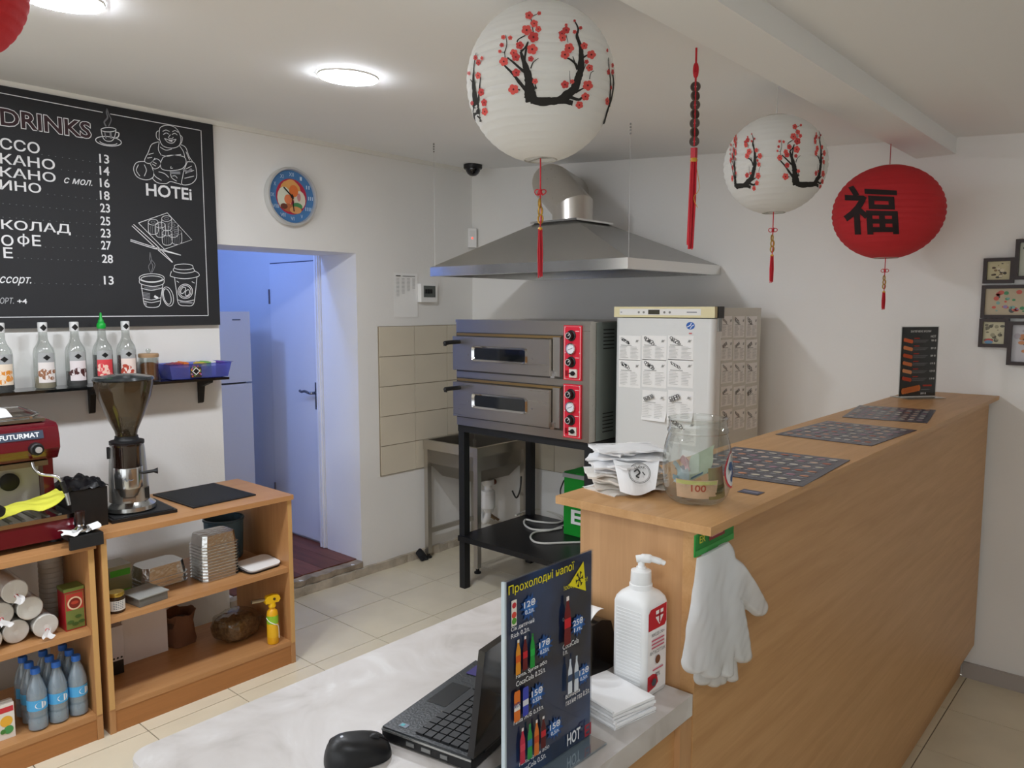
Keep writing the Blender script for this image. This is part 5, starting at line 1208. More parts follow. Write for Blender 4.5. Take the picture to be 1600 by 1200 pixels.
# ---- right cabinet, lower shelf
t = thing('white_board', 'plain white board leaning inside the cabinet', 'board', (-3.06, 1.245, ZB_))
bm = bbox(-0.004, 0.004, -0.088, 0.088, 0.0005, 0.285, w=0.001, seg=1); part('board', bm, mat('DCD9DC', 0.55), t); part('edge', bbox(-0.005, 0.0046, -0.0895, -0.0882, 0.0005, 0.285, w=0.0003, seg=1), mat('B9B5B2', 0.6), t)
t = thing('bracket_rail', 'dark metal box with a perforated white rail beside the white board', 'rail', (-3.04, 1.085, ZB_))
part('box', bbox(-0.05, 0.045, -0.05, 0.05, 0.0005, 0.055, w=0.003), M_BLACK, t); pr = part('rail', bbox(-0.05, 0.048, -0.052, 0.052, 0.056, 0.19, w=0.002), mat('C9C6CC', 0.5), t)
for j in range(7): part('hole', lathe(nb(), [(0.004, 0), (0.004, 0.001), (0, 0.001)], 10, T=Matrix.Translation((0.048, -0.042 + j * 0.014, 0.066)) @ Matrix.Rotation(R(90), 4, 'Y')), M_BLACK, pr)
t = thing('paper_bag', 'crumpled brown paper bag standing behind the white board', 'bag', (-3.09, 1.40, ZB_))
bm = nb(); lathe(bm, [(0, 0.0005), (0.055, 0.001), (0.06, 0.02), (0.058, 0.1), (0.063, 0.135), (0.06, 0.135), (0.054, 0.1), (0.05, 0.02), (0, 0.012)], 26)
for v in bm.verts: v.co += Vector((noise.noise(v.co * 22), noise.noise(v.co * 22 + Vector((5, 0, 0))), (0.9 * noise.noise(v.co * 30 + Vector((0, 7, 0))) if v.co.z > 0.12 else 0))) * 0.018
part('bag', bm, mat('6E4A34', 0.85, bump=0.5, bscale=40), t, True); part('contents', lathe(nb(), [(0, 0.06), (0.05, 0.058), (0.052, 0.1), (0.03, 0.11), (0, 0.106)], 18), mat('4A3122', 0.8), t, True)
t = thing('noodle_packet', 'clear packet of brown noodles on the lower cabinet shelf', 'packet', (-2.97, 1.585, ZB_), R(12))
def pillow(a, b, c, amp, sd):
    def f(s_, q_):
        th = 2 * math.pi * s_; ph = math.pi * (q_ - 0.5); e = lambda x, k: math.copysign(abs(x) ** k, x)
        p = Vector((a * e(math.cos(ph), 0.45) * e(math.cos(th), 0.5), b * e(math.cos(ph), 0.45) * e(math.sin(th), 0.5), c * e(math.sin(ph), 0.6)))
        p += p.normalized() * noise.noise(p * 32 + Vector((sd, 0, 0))) * amp
        return Vector((p.x, p.y, max(0.001, p.z + c)))
    m_ = sheet_grid(36, 20, f); bmesh.ops.remove_doubles(m_, verts=m_.verts[:], dist=1e-5); return m_
bm = pillow(0.068, 0.078, 0.05, 0.012, 3.0)
part('noodles', bm, mat('80674A', 0.7, var=0.5, scale=70, bump=0.9, bscale=110), t, True)
bm = pillow(0.076, 0.086, 0.056, 0.01, 9.0); part('wrapper', bm, thin_glass('E9E6DE', 0.1, 0.12), t, True)
part('wrapper_seam', sheet_grid(8, 2, lambda s, q: Vector((-0.05 + 0.1 * s, 0.078 + 0.035 * q, 0.055 + 0.01 * math.sin(s * 9) * q)), 0.0006), thin_glass('E9E6DE', 0.12, 0.12), t, True)
t = thing('gas_torch', 'yellow kitchen gas torch with a steel nozzle on the lower cabinet shelf', 'torch', (-2.80, 1.658, ZB_), R(-10))
part('canister', lathe(nb(), [(0, 0.001), (0.0225, 0.001), (0.0235, 0.004), (0.0235, 0.125), (0.02, 0.14), (0.012, 0.148), (0.012, 0.158)], 26), mat('E0A616', 0.35), t, True)
part('label', patch(0.0238, R(-100), R(100), 0.088, 0.122, 12), mat('8DBF2E', 0.4), t); part('label', patch(0.0238, R(-100), R(100), 0.03, 0.088, 12), mat('E3B01E', 0.4), t)
part('strap', tube(nb(), smooth_line([(0.0245 * math.cos(R(a)), 0.0245 * math.sin(R(a)), z) for a, z in ((-95, 0.112), (-50, 0.1), (0, 0.088), (40, 0.078), (60, 0.05), (60, 0.02))]), 0.0018, 6), M_WHITE, t, True)
bm = nb(); lathe(bm, [(0.016, 0.158), (0.014, 0.172), (0.012, 0.18)], 20); hd_ = bm
prism(bm, [(-0.028, 0.0), (0.022, 0.0), (0.03, 0.012), (0.026, 0.026), (0.006, 0.032), (-0.02, 0.03), (-0.03, 0.016)], (0, -0.013, 0.176), (0, 1, 0), (0, 0, 1), (0, 0, 0)) if 0 else prism(bm, [(-0.03, 0.0), (0.024, 0.0), (0.032, 0.012), (0.028, 0.026), (0.006, 0.032), (-0.022, 0.03), (-0.032, 0.016)], (-0.013, 0, 0.176), (0, 1, 0), (0, 0, 1), (0.026, 0, 0))
hd_ = part('torch_head', bm, mat('E8B80F', 0.35), t, True)
part('dial', lathe(nb(), [(0.006, 0), (0.005, 0.003), (0, 0.003)], 14, T=Matrix.Translation((0.013, 0.006, 0.192)) @ Matrix.Rotation(R(90), 4, 'Y')), mat('4A3A10', 0.4), hd_)
part('nozzle', tube(nb(), [(0, -0.03, 0.193), (0, -0.048, 0.194), (0, -0.085, 0.196)], [0.006, 0.0085, 0.0085], 14), mat('A9A08C', 0.3, 0.9), t, True)

# ================================================================== on the bar counter
CT = 1.1575
def menu_sheet(cx, cy, w, d, rz, label, seed):
    t = thing('menu_sheet', label, 'menu', (cx, cy, CT), rz, 'laminated menus lying on the bar counter')
    part('sheet', bbox(-w / 2, w / 2, -d / 2, d / 2, 0.0, 0.0012, w=0.0004, seg=1), mat('42424C', 0.3), t)
    S = Sheet((-w / 2, -d / 2, 0.0012), (1, 0, 0), (0, 1, 0), lift=0.0003, step=0.00012); rnd = random.Random(seed)
    nr, nc = 6, 9
    for r in range(nr):
        b = d * (0.05 + 0.155 * r)
        S.rect(w * 0.03, b + d * 0.115, w * 0.97, b + d * 0.122, mat('8A8890', 0.4), 'heading_rule')
        for c in range(nc):
            a = w * (0.05 + 0.102 * c)
            S.disc(a + w * 0.035, b + d * 0.075, w * 0.036, mat(rnd.choice(['C98A6A', 'D8B9A4', 'B5644A', 'C9C0B0', 'A87A8C', 'D9D2C8']), 0.4), 'dish_picture', 10, rb=d * 0.022)
            S.rect(a, b + d * 0.03, a + w * 0.07, b + d * 0.038, mat('C9C9CE', 0.4), 'dish_text'); S.rect(a, b + d * 0.012, a + w * 0.05, b + d * 0.019, mat('A2A2AA', 0.4), 'dish_text')
    S.done(t, world=False)
menu_sheet(-0.681, 1.607, 0.268, 0.325, R(3), 'dark laminated menu on the bar counter nearest the money jar', 1)
menu_sheet(-0.691, 2.175, 0.25, 0.345, R(-3), 'dark laminated menu in the middle of the bar counter', 2)
menu_sheet(-0.712, 2.655, 0.235, 0.345, R(9), 'dark laminated menu farthest along the bar counter', 3)
o = part('sticker', bbox(-0.615, -0.575, 1.33, 1.36, CT, CT + 0.0006, w=0.0002, seg=1), mat('4A4A58', 0.4), None); tag(o, 'small dark sticker on the counter behind the money jar', 'sticker')
part('sticker_print', box(-0.61, -0.58, 1.34, 1.35, CT + 0.0006, CT + 0.0009), mat('77778A', 0.4), o)

def onplane(u, v, P, N):
    d = ray(u, v); return EYE + d * ((Vector(P) - EYE).dot(N) / d.dot(N))
# ---- standing menu at the far end
t = thing('menu_stand', 'upright black hot-roll menu in a clear stand at the far counter end', 'menu stand', (-0.768, 3.20, CT))
A_ = Vector((0.585, 0.811, 0)).normalized(); B_ = Vector((0, 0, 1)); N_ = A_.cross(B_); PC = Vector((-0.768, 3.20, CT))
W2, H2 = 0.082, 0.272
bm = nb(); prism(bm, [(-W2, 0.004), (W2, 0.004), (W2, H2), (-W2, H2)], PC - N_ * 0.0022, A_, B_, N_ * 0.0044); part('acrylic_sleeve', bm, thin_glass('F4F6F6', 0.05), t, world=True)
bm = nb(); prism(bm, [(-W2, -0.055), (W2, -0.055), (W2, 0.045), (-W2, 0.045)], PC + B_ * 0.0005, A_, -N_, B_ * 0.003); part('acrylic_foot', bm, thin_glass('EEF2F2', 0.1), t, world=True)
bm = nb(); prism(bm, [(-W2 + 0.003, 0.006), (W2 - 0.003, 0.006), (W2 - 0.003, H2 - 0.004), (-W2 + 0.003, H2 - 0.004)], PC - N_ * 0.0012, A_, B_, N_ * 0.0024); card = part('printed_card', bm, mat('1B1D20', 0.45), t, world=True)
S = Sheet(PC + N_ * 0.003, A_, B_, lift=0.0004, step=0.0002); mw = mat('E6E6E6', 0.5); mr_ = mat('B5382E', 0.5)
S.text('ЗАПЕЧЕНІ РОЛИ', -0.045, 0.248, 0.045, 0.256, mw, bold=0.015); S.text('HOT', 0.045, 0.228, 0.068, 0.237, mw, bold=0.01)
for k, pr in enumerate(('99 ₴', '89 ₴', '89 ₴', '119 ₴', '129 ₴', '119 ₴')):
    b = 0.214 - k * 0.029
    for j in range(5): S.disc(-0.068 + j * 0.0075, b + 0.006 - j * 0.0016, 0.0062, mat(['D8663A', 'E08A5A', 'C9542E', 'D87A48', 'E0996A', 'C4492E'][k], 0.5), 'roll_picture', 10, rb=0.0075)
    S.rect(-0.028, b + 0.010, -0.004, b + 0.0135, mr_, 'dish_name')
    for j in range(3): S.rect(-0.03, b + 0.004 - j * 0.004, 0.036 - 0.006 * j, b + 0.0055 - j * 0.004, mat('77787A', 0.5), 'dish_text')
    S.text(pr, 0.048, b - 0.001, 0.07, b + 0.007, mw, bold=0.01)
for j in range(8): S.disc(-0.066 + j * 0.0095, 0.026 + j * 0.0016, 0.0085, mat('D9783F', 0.5), 'roll_picture', 12, rb=0.012)
S.rect(0.02, 0.043, 0.06, 0.049, mr_, 'dish_name'); S.rect(0.012, 0.03, 0.05, 0.032, mat('77787A', 0.5), 'dish_text'); S.text('399 ₴', 0.012, 0.012, 0.036, 0.02, mw, bold=0.01); S.done(card)

# ---- money jar
JX, JY = -0.641, 1.221
t = thing('money_jar', 'round glass tip jar holding banknotes on the counter corner', 'jar', (JX, JY, CT))
prof = [(0, 0.004), (0.02, 0.003), (0.036, 0.0), (0.046, 0.004), (0.054, 0.014), (0.0585, 0.03), (0.06, 0.05), (0.06, 0.08), (0.0575, 0.098), (0.0545, 0.111), (0.052, 0.119), (0.0505, 0.123), (0.053, 0.126), (0.053, 0.129), (0.0508, 0.132), (0.0508, 0.146), (0.052, 0.149), (0.0498, 0.1498)]
part('jar', lathe(nb(), prof, 56, cap=False), thin_glass('EFF2F0', 0.1, 0.012), t, True)
a_ = math.atan2(-JY, -JX) + R(78)
bm = nb(); bm2 = nb()
for B2, rr, off in ((bm, 0.031, 0.0), (bm2, 0.0275, 0.0004)):
    c = B2.verts.new((0.0608 * math.cos(a_) + off * math.cos(a_), 0.0608 * math.sin(a_) + off * math.sin(a_), 0.062)); ring = []
    for j in range(28):
        b = 2 * math.pi * j / 28; aa = a_ + rr * math.cos(b) / 0.0608; z = 0.062 + rr * 1.05 * math.sin(b); r_ = 0.0608 + off - max(0, z - 0.08) * 0.25
        ring.append(B2.verts.new((r_ * math.cos(aa), r_ * math.sin(aa), z)))
    for j in range(28): B2.faces.new((c, ring[j], ring[(j + 1) % 28]))
st = part('round_sticker', bm, mat('D8404E', 0.45), t); part('sticker_face', bm2, mat('E9EAEE', 0.45), st)
bm = nb()
for (da, z, r_) in ((-0.2, 0.07, 0.007), (0.05, 0.06, 0.009), (-0.1, 0.048, 0.006), (0.2, 0.068, 0.006), (0.12, 0.05, 0.005)):
    vs = []
    for j in range(9):
        b = 2 * math.pi * j / 9; aa = a_ + da + r_ * math.cos(b) / 0.0608; vs.append(bm.verts.new((0.0616 * math.cos(aa), 0.0616 * math.sin(aa), z + r_ * 1.2 * math.sin(b))))
    bm.faces.new(vs)
part('sticker_drawing', bm, mat('3C5A8C', 0.5), st, kind='stuff')
def banknote(label, c, fn, text=None):
    o = part('banknote', sheet_grid(14, 6, fn, 0.0003), mat(c, 0.7, var=0.12, scale=50), None, True); tag(o, label, 'banknote', 'banknotes in the jar'); return o
J0 = Vector((JX, JY, CT)); ta = math.atan2(-JY, -JX)
def inj(a, r, z): r *= 1.07; z *= 1.08; return J0 + Vector((r * math.cos(ta + a), r * math.sin(ta + a), z))
n1 = banknote('pinkish banknote with the number 100 curled along the jar wall', 'D9B79A', lambda s, q: inj(-0.75 + 1.5 * s, 0.049 - 0.004 * (1 - q), 0.014 + 0.03 * q))
bm = nb(); vs_, fs_ = glyphs('100', 0.02)
V = [bm.verts.new(inj(-0.18 + 0.5 * x, 0.0488 - 0.004 * (1 - (0.35 + 0.4 * y)) + 0.0009, 0.014 + 0.03 * (0.38 + 0.38 * y))) for x, y in vs_]
for f in fs_:
    try: bm.faces.new([V[i] for i in f])
    except ValueError: pass
part('number', bm, mat('B5533E', 0.6), n1, kind='stuff')
part('coloured_edge', sheet_grid(10, 1, lambda s, q: inj(-0.7 + 1.4 * s, 0.0494, 0.037 + 0.006 * q)), mat('C9C87A', 0.7), n1)
n2 = banknote('greyish green banknote standing on its corner in the jar', 'A3AE98', lambda s, q: J0 + Vector((0.01 + 0.03 * (q - 0.5) + 0.004 * math.sin(s * 5), -0.012 + 0.034 * (s - 0.4) + 0.03 * (q - 0.5), 0.035 + 0.045 * s + 0.02 * q)))
part('printed_figure', sheet_grid(4, 3, lambda s, q: J0 + Vector((0.012 + 0.015 * (q - 0.5), -0.018 + 0.014 * (s - 0.4) + 0.015 * (q - 0.5), 0.044 + 0.018 * s + 0.01 * q))), mat('4A6478', 0.7), n2)
n3 = banknote('pale pink banknote folded in the jar', 'D9B0AE', lambda s, q: J0 + Vector((-0.03 + 0.03 * s, 0.0 - 0.02 * s + 0.012 * math.sin(q * 4), 0.04 + 0.03 * q + 0.012 * math.sin(s * 4))))
part('printed_band', sheet_grid(3, 3, lambda s, q: J0 + Vector((-0.025 + 0.012 * s, -0.003 - 0.008 * s + 0.012 * math.sin((0.6 + 0.3 * q) * 4) + 0.0008, 0.041 + 0.03 * (0.6 + 0.3 * q) + 0.012 * math.sin((0.2 + 0.4 * s) * 4)))), mat('C9606A', 0.7), n3)
n4 = banknote('bluish grey banknote crumpled at the left of the jar', 'A9B8BC', lambda s, q: inj(-1.15 + 0.8 * s, 0.044 - 0.01 * math.sin(q * 3), 0.03 + 0.034 * q + 0.006 * math.sin(s * 6)))
part('printed_band', sheet_grid(4, 2, lambda s, q: inj(-1.0 + 0.3 * s, 0.0455, 0.04 + 0.008 * q)), mat('6E8A94', 0.7), n4)
n5 = banknote('olive banknote curled at the bottom of the jar', '8E8458', lambda s, q: inj(0.45 + 1.3 * s, 0.046 - 0.006 * q, 0.012 + 0.05 * q))
part('printed_band', sheet_grid(4, 2, lambda s, q: inj(0.7 + 0.4 * s, 0.0462, 0.02 + 0.01 * q)), mat('5C5A3C', 0.7), n5)

# ---- pile of wrapped napkin packets
rnd = random.Random(11)
lay = 0.0
names = ['lowest', 'second lowest', 'third', 'fourth', 'fifth', 'sixth', 'seventh', 'eighth', 'ninth', 'tenth', 'second highest', 'topmost']
for k in range(12):
    w, d = rnd.uniform(0.115, 0.14), rnd.uniform(0.075, 0.095); sd = k * 3.7; rz = rnd.uniform(-0.75, 0.75) + R(40)
    cx, cy = -0.79 + rnd.uniform(-0.012, 0.012), 1.215 + rnd.uniform(-0.012, 0.016)
    base = 0.0008 + k * 0.0072
    def fn(s, q, sd=sd, w=w, d=d, k=k):
        e = max(abs(s - 0.5), abs(q - 0.5)) * 2
        puff = 0.004 * (1 - e ** 4)
        droop = (noise.noise(Vector((s * 2.2 + sd, q * 2.2, sd)))) * 0.014 * e ** 2 * (1 if k > 2 else 0.3)
        return Vector(((s - 0.5) * w, (q - 0.5) * d + 0.004 * math.sin(s * 20 + sd) * (e > 0.95), max(0.0, puff + droop + 0.0015 * noise.noise(Vector((s * 9, q * 9, sd))))))
    o = part('napkin_packet', sheet_grid(16, 12, fn, 0.0035), mat('EBECEE' if k > 4 else 'DEDAD3', 0.6), None, True)
    o.location = (cx, cy, CT + base); o.rotation_euler = (0, 0, rz)
    part('sealed_edge', sheet_grid(12, 2, lambda s, q, fn=fn, w=w: fn(s, 0.97) + Vector((0, 0.008 * q, 0.0008))), mat('F3F4F5', 0.5), o, True)
    tag(o, '%s white paper napkin packet in the pile on the counter' % names[k], 'packet', 'napkin packets piled on the counter')
    if k == 8:
        for r_, wd in ((0.024, 0.0014), (0.021, 0.0008)):
            part('round_stamp', tube(nb(), [fn(0.7 + r_ * math.cos(a) / w, 0.45 + r_ * math.sin(a) / d) + Vector((0, 0, 0.0026)) for a in [j * 0.314 for j in range(20)]], wd * 0.5, 5, closed=True), M_INK, o)
t = thing('stamped_packet', 'white packet with a round black DARK stamp hanging over the pile front', 'packet', (-0.715, 1.185, CT + 0.03))
PS = Vector((-0.728, 1.172, CT + 0.014)); A_ = Vector((0.80, 0.6, 0)).normalized(); B_ = Vector((-0.30, 0.4, 0.87)).normalized(); B_ = (B_ - A_ * B_.dot(A_)).normalized(); N_ = A_.cross(B_)
part('packet', sheet_grid(10, 8, lambda s, q: PS + A_ * ((s - 0.55) * 0.085 * (0.75 + 0.25 * q)) + B_ * ((q - 0.05) * 0.06 - 0.008 * math.sin(s * 4)) + N_ * (0.004 * math.sin(s * 6) + 0.006 * math.sin(q * 3)), 0.003), mat('EFF0F2', 0.6), t, True, world=True)
S = Sheet(PS + N_ * 0.0125, A_, B_, lift=0.0005)
S.line([(0.0 + 0.019 * math.cos(a), 0.028 + 0.019 * math.sin(a)) for a in [j * 0.262 for j in range(24)]], 0.0011, M_INK, 'stamp_ring', closed=True); S.line([(0.0 + 0.017 * math.cos(a), 0.028 + 0.017 * math.sin(a)) for a in [j * 0.262 for j in range(24)]], 0.0006, M_INK, 'stamp_ring', closed=True)
S.text('DARK', -0.009, 0.036, 0.011, 0.041, M_INK, 'lettering'); S.line(smooth_line([(-0.01, 0.03), (-0.004, 0.034), (0.0, 0.028), (-0.006, 0.022), (-0.001, 0.019)]), 0.003, M_INK, 'stamp_figure'); S.line([(0.005, 0.03), (0.009, 0.024)], 0.002, M_INK, 'stamp_figure'); S.done(t)

# ---- glove pack hanging under the counter edge
t = thing('glove_pack', 'pack of clear disposable gloves hanging from a green card under the counter', 'gloves', (-0.566, 1.11, 0.93))
XG = -0.564
c0 = onx(1085, 838, XG); c1 = onx(1147, 845, XG)
bm = bbox(XG - 0.003, XG - 0.0005, 1.076, 1.212, 1.106, 1.1415, w=0.0004, seg=1); cd = part('green_card', bm, mat('1F8A34', 0.5), t, world=True, label='green header card')
S = Sheet((XG - 0.0005, 1.076, 1.106), (0, 1, 0), (0, 0, 1)); S.rect(0.0, 0.0, 0.136, 0.010, mat('3FA54C', 0.5), 'light_band'); S.rect(0.045, 0.017, 0.1, 0.031, mat('8E2A36', 0.5), 'red_panel'); S.text('ER', 0.012, 0.02, 0.032, 0.032, mat('C9D03E', 0.5), bold=0.02)
S.rect(0.052, 0.022, 0.092, 0.025, mat('C98A8A', 0.5), 'panel_text'); S.done(cd)
M_GLOVE = mat('F5F8FB', 0.12, sheer=0.22, alpha=0.8, coat=0.6)
def glove(caps, x, bulge, seed, res=2.5):
    """soft flat glove: union of tapered strokes on the upright plane x"""
    C_ = [(Vector(a), Vector(b), r0, r1) for a, b, r0, r1 in caps]
    def sd(p):
        best = 1e9
        for a, b, r0, r1 in C_:
            ab = b - a; tt = max(0, min(1, (p - a).dot(ab) / ab.length_squared)); d = (p - (a + ab * tt)).length - (r0 + (r1 - r0) * tt)
            h = max(5 - abs(best - d), 0) / 5 if best < 1e8 else 0
            best = min(best, d) - h * h * 1.25
        return best
    us = [min(min(a.x - r0, b.x - r1) for a, b, r0, r1 in C_) - res, max(max(a.x + r0, b.x + r1) for a, b, r0, r1 in C_) + res]
    vs = [min(min(a.y - r0, b.y - r1) for a, b, r0, r1 in C_) - res, max(max(a.y + r0, b.y + r1) for a, b, r0, r1 in C_) + res]
    nu = int((us[1] - us[0]) / res) + 1; nv = int((vs[1] - vs[0]) / res) + 1
    D = [[sd(Vector((us[0] + i * res, vs[0] + j * res))) for i in range(nu)] for j in range(nv)]
    bm = nb(); F_, K_ = {}, {}
    def vert(i, j):
        if (i, j) in F_: return
        p = Vector((us[0] + i * res, vs[0] + j * res)); d = D[j][i]
        if d > 0:
            g = Vector((sd(p + Vector((0.5, 0))) - sd(p - Vector((0.5, 0))), sd(p + Vector((0, 0.5))) - sd(p - Vector((0, 0.5)))))
            if g.length > 1e-9: p = p - g.normalized() * d
            d = 0
        w3 = onx(p.x, p.y, x)
        h = bulge * min(1.0, -d / 5) ** 0.5 if d < 0 else 0.0
        w3.z = min(w3.z, 1.1075); h *= 0.8 + 0.6 * noise.noise(Vector((w3.y * 16 + w3.z * 6 + seed, w3.z * 9, seed))) + 0.12 * noise.noise(Vector((w3.y * 60 - w3.z * 30, w3.z * 34, seed + 4))); h *= min(1.0, 0.25 + (1.1075 - w3.z) * 12)
        F_[(i, j)] = bm.verts.new((x + 0.0008 + h, w3.y, w3.z)); K_[(i, j)] = bm.verts.new((x, w3.y, w3.z))
    for j in range(nv - 1):
        for i in range(nu - 1):
            q = ((i, j), (i + 1, j), (i + 1, j + 1), (i, j + 1))
            if sum(1 for a, b in q if D[b][a] <= 0) >= 1:
                for a, b in q: vert(a, b)
                try: bm.faces.new([F_[c] for c in q]); bm.faces.new([K_[c] for c in reversed(q)])
                except ValueError: pass
    return bm
caps1 = [((1118, 868), (1116, 930), 29, 34), ((1116, 930), (1108, 985), 34, 36), ((1103, 985), (1083, 1034), 30, 19), ((1112, 985), (1108, 1045), 28, 16), ((1140, 950), (1158, 1022), 20, 14), ((1128, 985), (1134, 1050), 16, 9), ((1140, 895), (1184, 948), 24, 15)]
caps2 = [((1122, 868), (1120, 960), 26, 34), ((1112, 985), (1096, 1058), 22, 13), ((1120, 985), (1114, 1064), 18, 10), ((1128, 985), (1126, 1062), 14, 8), ((1134, 985), (1143, 1058), 13, 8), ((1142, 960), (1162, 1024), 16, 12)]
part('glove', glove(caps2, XG - 0.0025, 0.008, 2.0), M_GLOVE, t, True, world=True)
part('glove', glove(caps1, XG + 0.0045, 0.011, 7.0), M_GLOVE, t, True, world=True)

# ================================================================== on the marble-look worktop
TT = TZ + 0.0005
# ---- sanitizer bottle
t = thing('sanitizer_bottle', 'white hand sanitizer pump bottle with a red-marked label', 'bottle', (-0.6515, 1.058, TT), R(-3))
bm = nb(); rg = []
for w_, z_, r_ in ((0.062, 0.0, 0.008), (0.066, 0.003, 0.009), (0.066, 0.15, 0.009), (0.064, 0.157, 0.012), (0.056, 0.164, 0.016), (0.042, 0.169, 0.018), (0.036, 0.171, 0.0175)): rg.append([(x, y, z_) for x, y in rrect(w_, w_, r_, 5)])
vs = loft(bm, rg); bm.faces.new(list(reversed(vs[0]))); bm.faces.new(vs[-1])
M_SAN = mat('F1F3F4', 0.35)
part('bottle', bm, M_SAN, t, True)
for k in range(22): part('ridge', bbox(-0.024, 0.024, -0.0334, -0.0328, 0.02 + k * 0.0057, 0.0228 + k * 0.0057, w=0.0004, seg=1), M_SAN, t)
part('neck', lathe(nb(), [(0.019, 0.166), (0.019, 0.178), (0.016, 0.18)], 24), M_SAN, t, True)
part('pump_collar', lathe(nb(), [(0.0165, 0.178), (0.0175, 0.18), (0.0165, 0.2), (0.008, 0.203), (0.008, 0.206)], 24), M_SAN, t, True)
bm = nb(); lathe(bm, [(0.0055, 0.2), (0.0055, 0.216), (0, 0.216)], 16); ph = part('pump_stem', bm, M_SAN, t, True)
bm = tube(nb(), smooth_line([(-0.006, -0.006, 0.219), (0.002, 0.0, 0.2205), (0.014, 0.01, 0.2195), (0.026, 0.02, 0.215), (0.03, 0.0235, 0.2125)]), [0.006] * 5 + [0.0075] * 5 + [0.0055] * 5 + [0.0042] * 5 + [0.0035], 12); part('pump_spout', bm, M_SAN, ph, True)
S = Sheet((0.0332, -0.026, 0.0), (0, 1, 0), (0, 0, 1)); mr_ = mat('C2202F', 0.45); mt = mat('C9657A', 0.5); mk = mat('4A4E58', 0.5)
S.rect(0.0, 0.008, 0.052, 0.15, mat('F7F7F7', 0.4), 'label'); S.poly([(0.0, 0.112), (0.046, 0.112), (0.051, 0.118), (0.051, 0.149), (0.006, 0.147), (0.0, 0.141)], mr_, 'red_field')
S.poly([(0.02, 0.142), (0.041, 0.142), (0.041, 0.13), (0.0305, 0.117), (0.02, 0.13)], mat('F4F4F4', 0.4), 'shield'); S.rect(0.0285, 0.12, 0.0325, 0.142, mat('A81F30', 0.4), 'shield_cross'); S.rect(0.02, 0.132, 0.041, 0.136, mat('A81F30', 0.4), 'shield_cross')
S.text('МЕДІ-70+', 0.009, 0.1, 0.045, 0.106, mk)
for k in range(3): S.rect(0.008, 0.093 - k * 0.006, 0.044, 0.0955 - k * 0.006, mt, 'label_text')
S.text('АНТИСЕПТИК', 0.004, 0.071, 0.048, 0.077, mk); S.disc(0.026, 0.06, 0.007, mat('7A4A34', 0.5), 'emblem'); S.rect(0.012, 0.043, 0.042, 0.0455, mt, 'label_text'); S.text('70%', 0.02, 0.031, 0.034, 0.038, mk)
S.poly([(0.0, 0.01), (0.022, 0.014), (0.03, 0.02), (0.026, 0.034), (0.014, 0.038), (0.0, 0.036)], mr_, 'red_field'); S.disc(0.016, 0.024, 0.007, mk, 'hazard_mark', 6)
S.done(t, world=False)
# ---- stack of napkins
rnd = random.Random(5); base = 0.0
for k in range(5):
    o = part('napkin', sheet_grid(10, 8, lambda s, q, k=k: Vector(((s - 0.5) * 0.108, (q - 0.5) * 0.09, 0.0005 + 0.0016 * abs(noise.noise(Vector((s * 3, q * 3, k * 2.0)))) * (1 - 0.3 * k / 5))), 0.0042), mat('F6F7F9', 0.8), None, True)
    o.location = (-0.652 + rnd.uniform(-0.002, 0.002), 0.9725 + rnd.uniform(-0.002, 0.002), TT + 0.0003 + k * 0.0062); o.rotation_euler = (0, 0, R(-12) + rnd.uniform(-0.03, 0.03))
    part('fold_edge', tube(nb(), [(-0.054, -0.0445, 0.003), (0.0, -0.0445, 0.0034), (0.054, -0.0445, 0.003)], 0.0022, 6), mat('EDEEF0', 0.8), o, True)
    tag(o, '%s white napkin of the stack beside the drinks sign' % ['lowest', 'second', 'middle', 'fourth', 'topmost'][k], 'napkin', 'napkins stacked beside the drinks sign')
# ---- rounded black device behind the sign
t = thing('receipt_printer', 'rounded black plastic device with a white paper edge beside the sanitizer bottle', 'device', (-0.80, 1.03, TT))
prof = [(-0.062, 0.0), (0.05, 0.0), (0.054, 0.01), (0.05, 0.05), (0.035, 0.08), (0.008, 0.094), (-0.025, 0.096), (-0.052, 0.086), (-0.062, 0.06)]
bm = nb(); prism(bm, [(b, z) for b, z in [(-p[0], p[1]) for p in prof]], (-0.075, 0, 0), (0, 1, 0), (0, 0, 1), (0.15, 0, 0)); bev(bm, 0.006, 3, 50); part('case', bm, mat('101012', 0.2), t, True)
part('lid_seam', tube(nb(), [(-0.0765, y, z) for y, z in ((-0.045, 0.05), (-0.02, 0.055), (0.02, 0.06), (0.055, 0.055))], 0.0012, 5), mat('2A2A2C', 0.5), t)
part('paper_strip', sheet_grid(6, 8, lambda s, q: Vector((-0.06 + 0.125 * s, 0.004 + 0.04 * q, 0.0975 + 0.012 * math.sin(q * 2.2))), 0.0008), M_PAPER, t, True)

# ---- drinks sign
SH = 0.284
zT = TT + SH
TL = onz(787, 910, zT); TR = onz(925, 858, zT)
A_ = Vector((TR.x - TL.x, TR.y - TL.y, 0)); SW = A_.length; A_.normalize(); B_ = Vector((0, 0, 1)); N_ = A_.cross(B_)
SO = Vector((TL.x, TL.y, TT))
t = thing('drinks_sign', 'dark blue cold drinks price list in a clear acrylic stand', 'sign', tuple((SO + A_ * SW / 2)))
bm = nb(); prism(bm, [(0, 0.002), (SW, 0.002), (SW, SH), (0, SH)], SO - N_ * 0.002, A_, B_, N_ * 0.004); part('acrylic_sleeve', bm, thin_glass('F2F4F6', 0.05), t, world=True)
bm = nb(); prism(bm, [(0, -0.03), (SW, -0.03), (SW, 0.045), (0, 0.045)], SO + B_ * 0.0005, A_, -N_, B_ * 0.003); part('acrylic_foot', bm, thin_glass('D3DFE6', 0.14, cloud=0.25, cloudhex='9FB2BE'), t, world=True)
bm = nb(); prism(bm, [(0.002, 0.004), (SW - 0.002, 0.004), (SW - 0.002, SH - 0.0015), (0.002, SH - 0.0015)], SO - N_ * 0.001, A_, B_, N_ * 0.002)
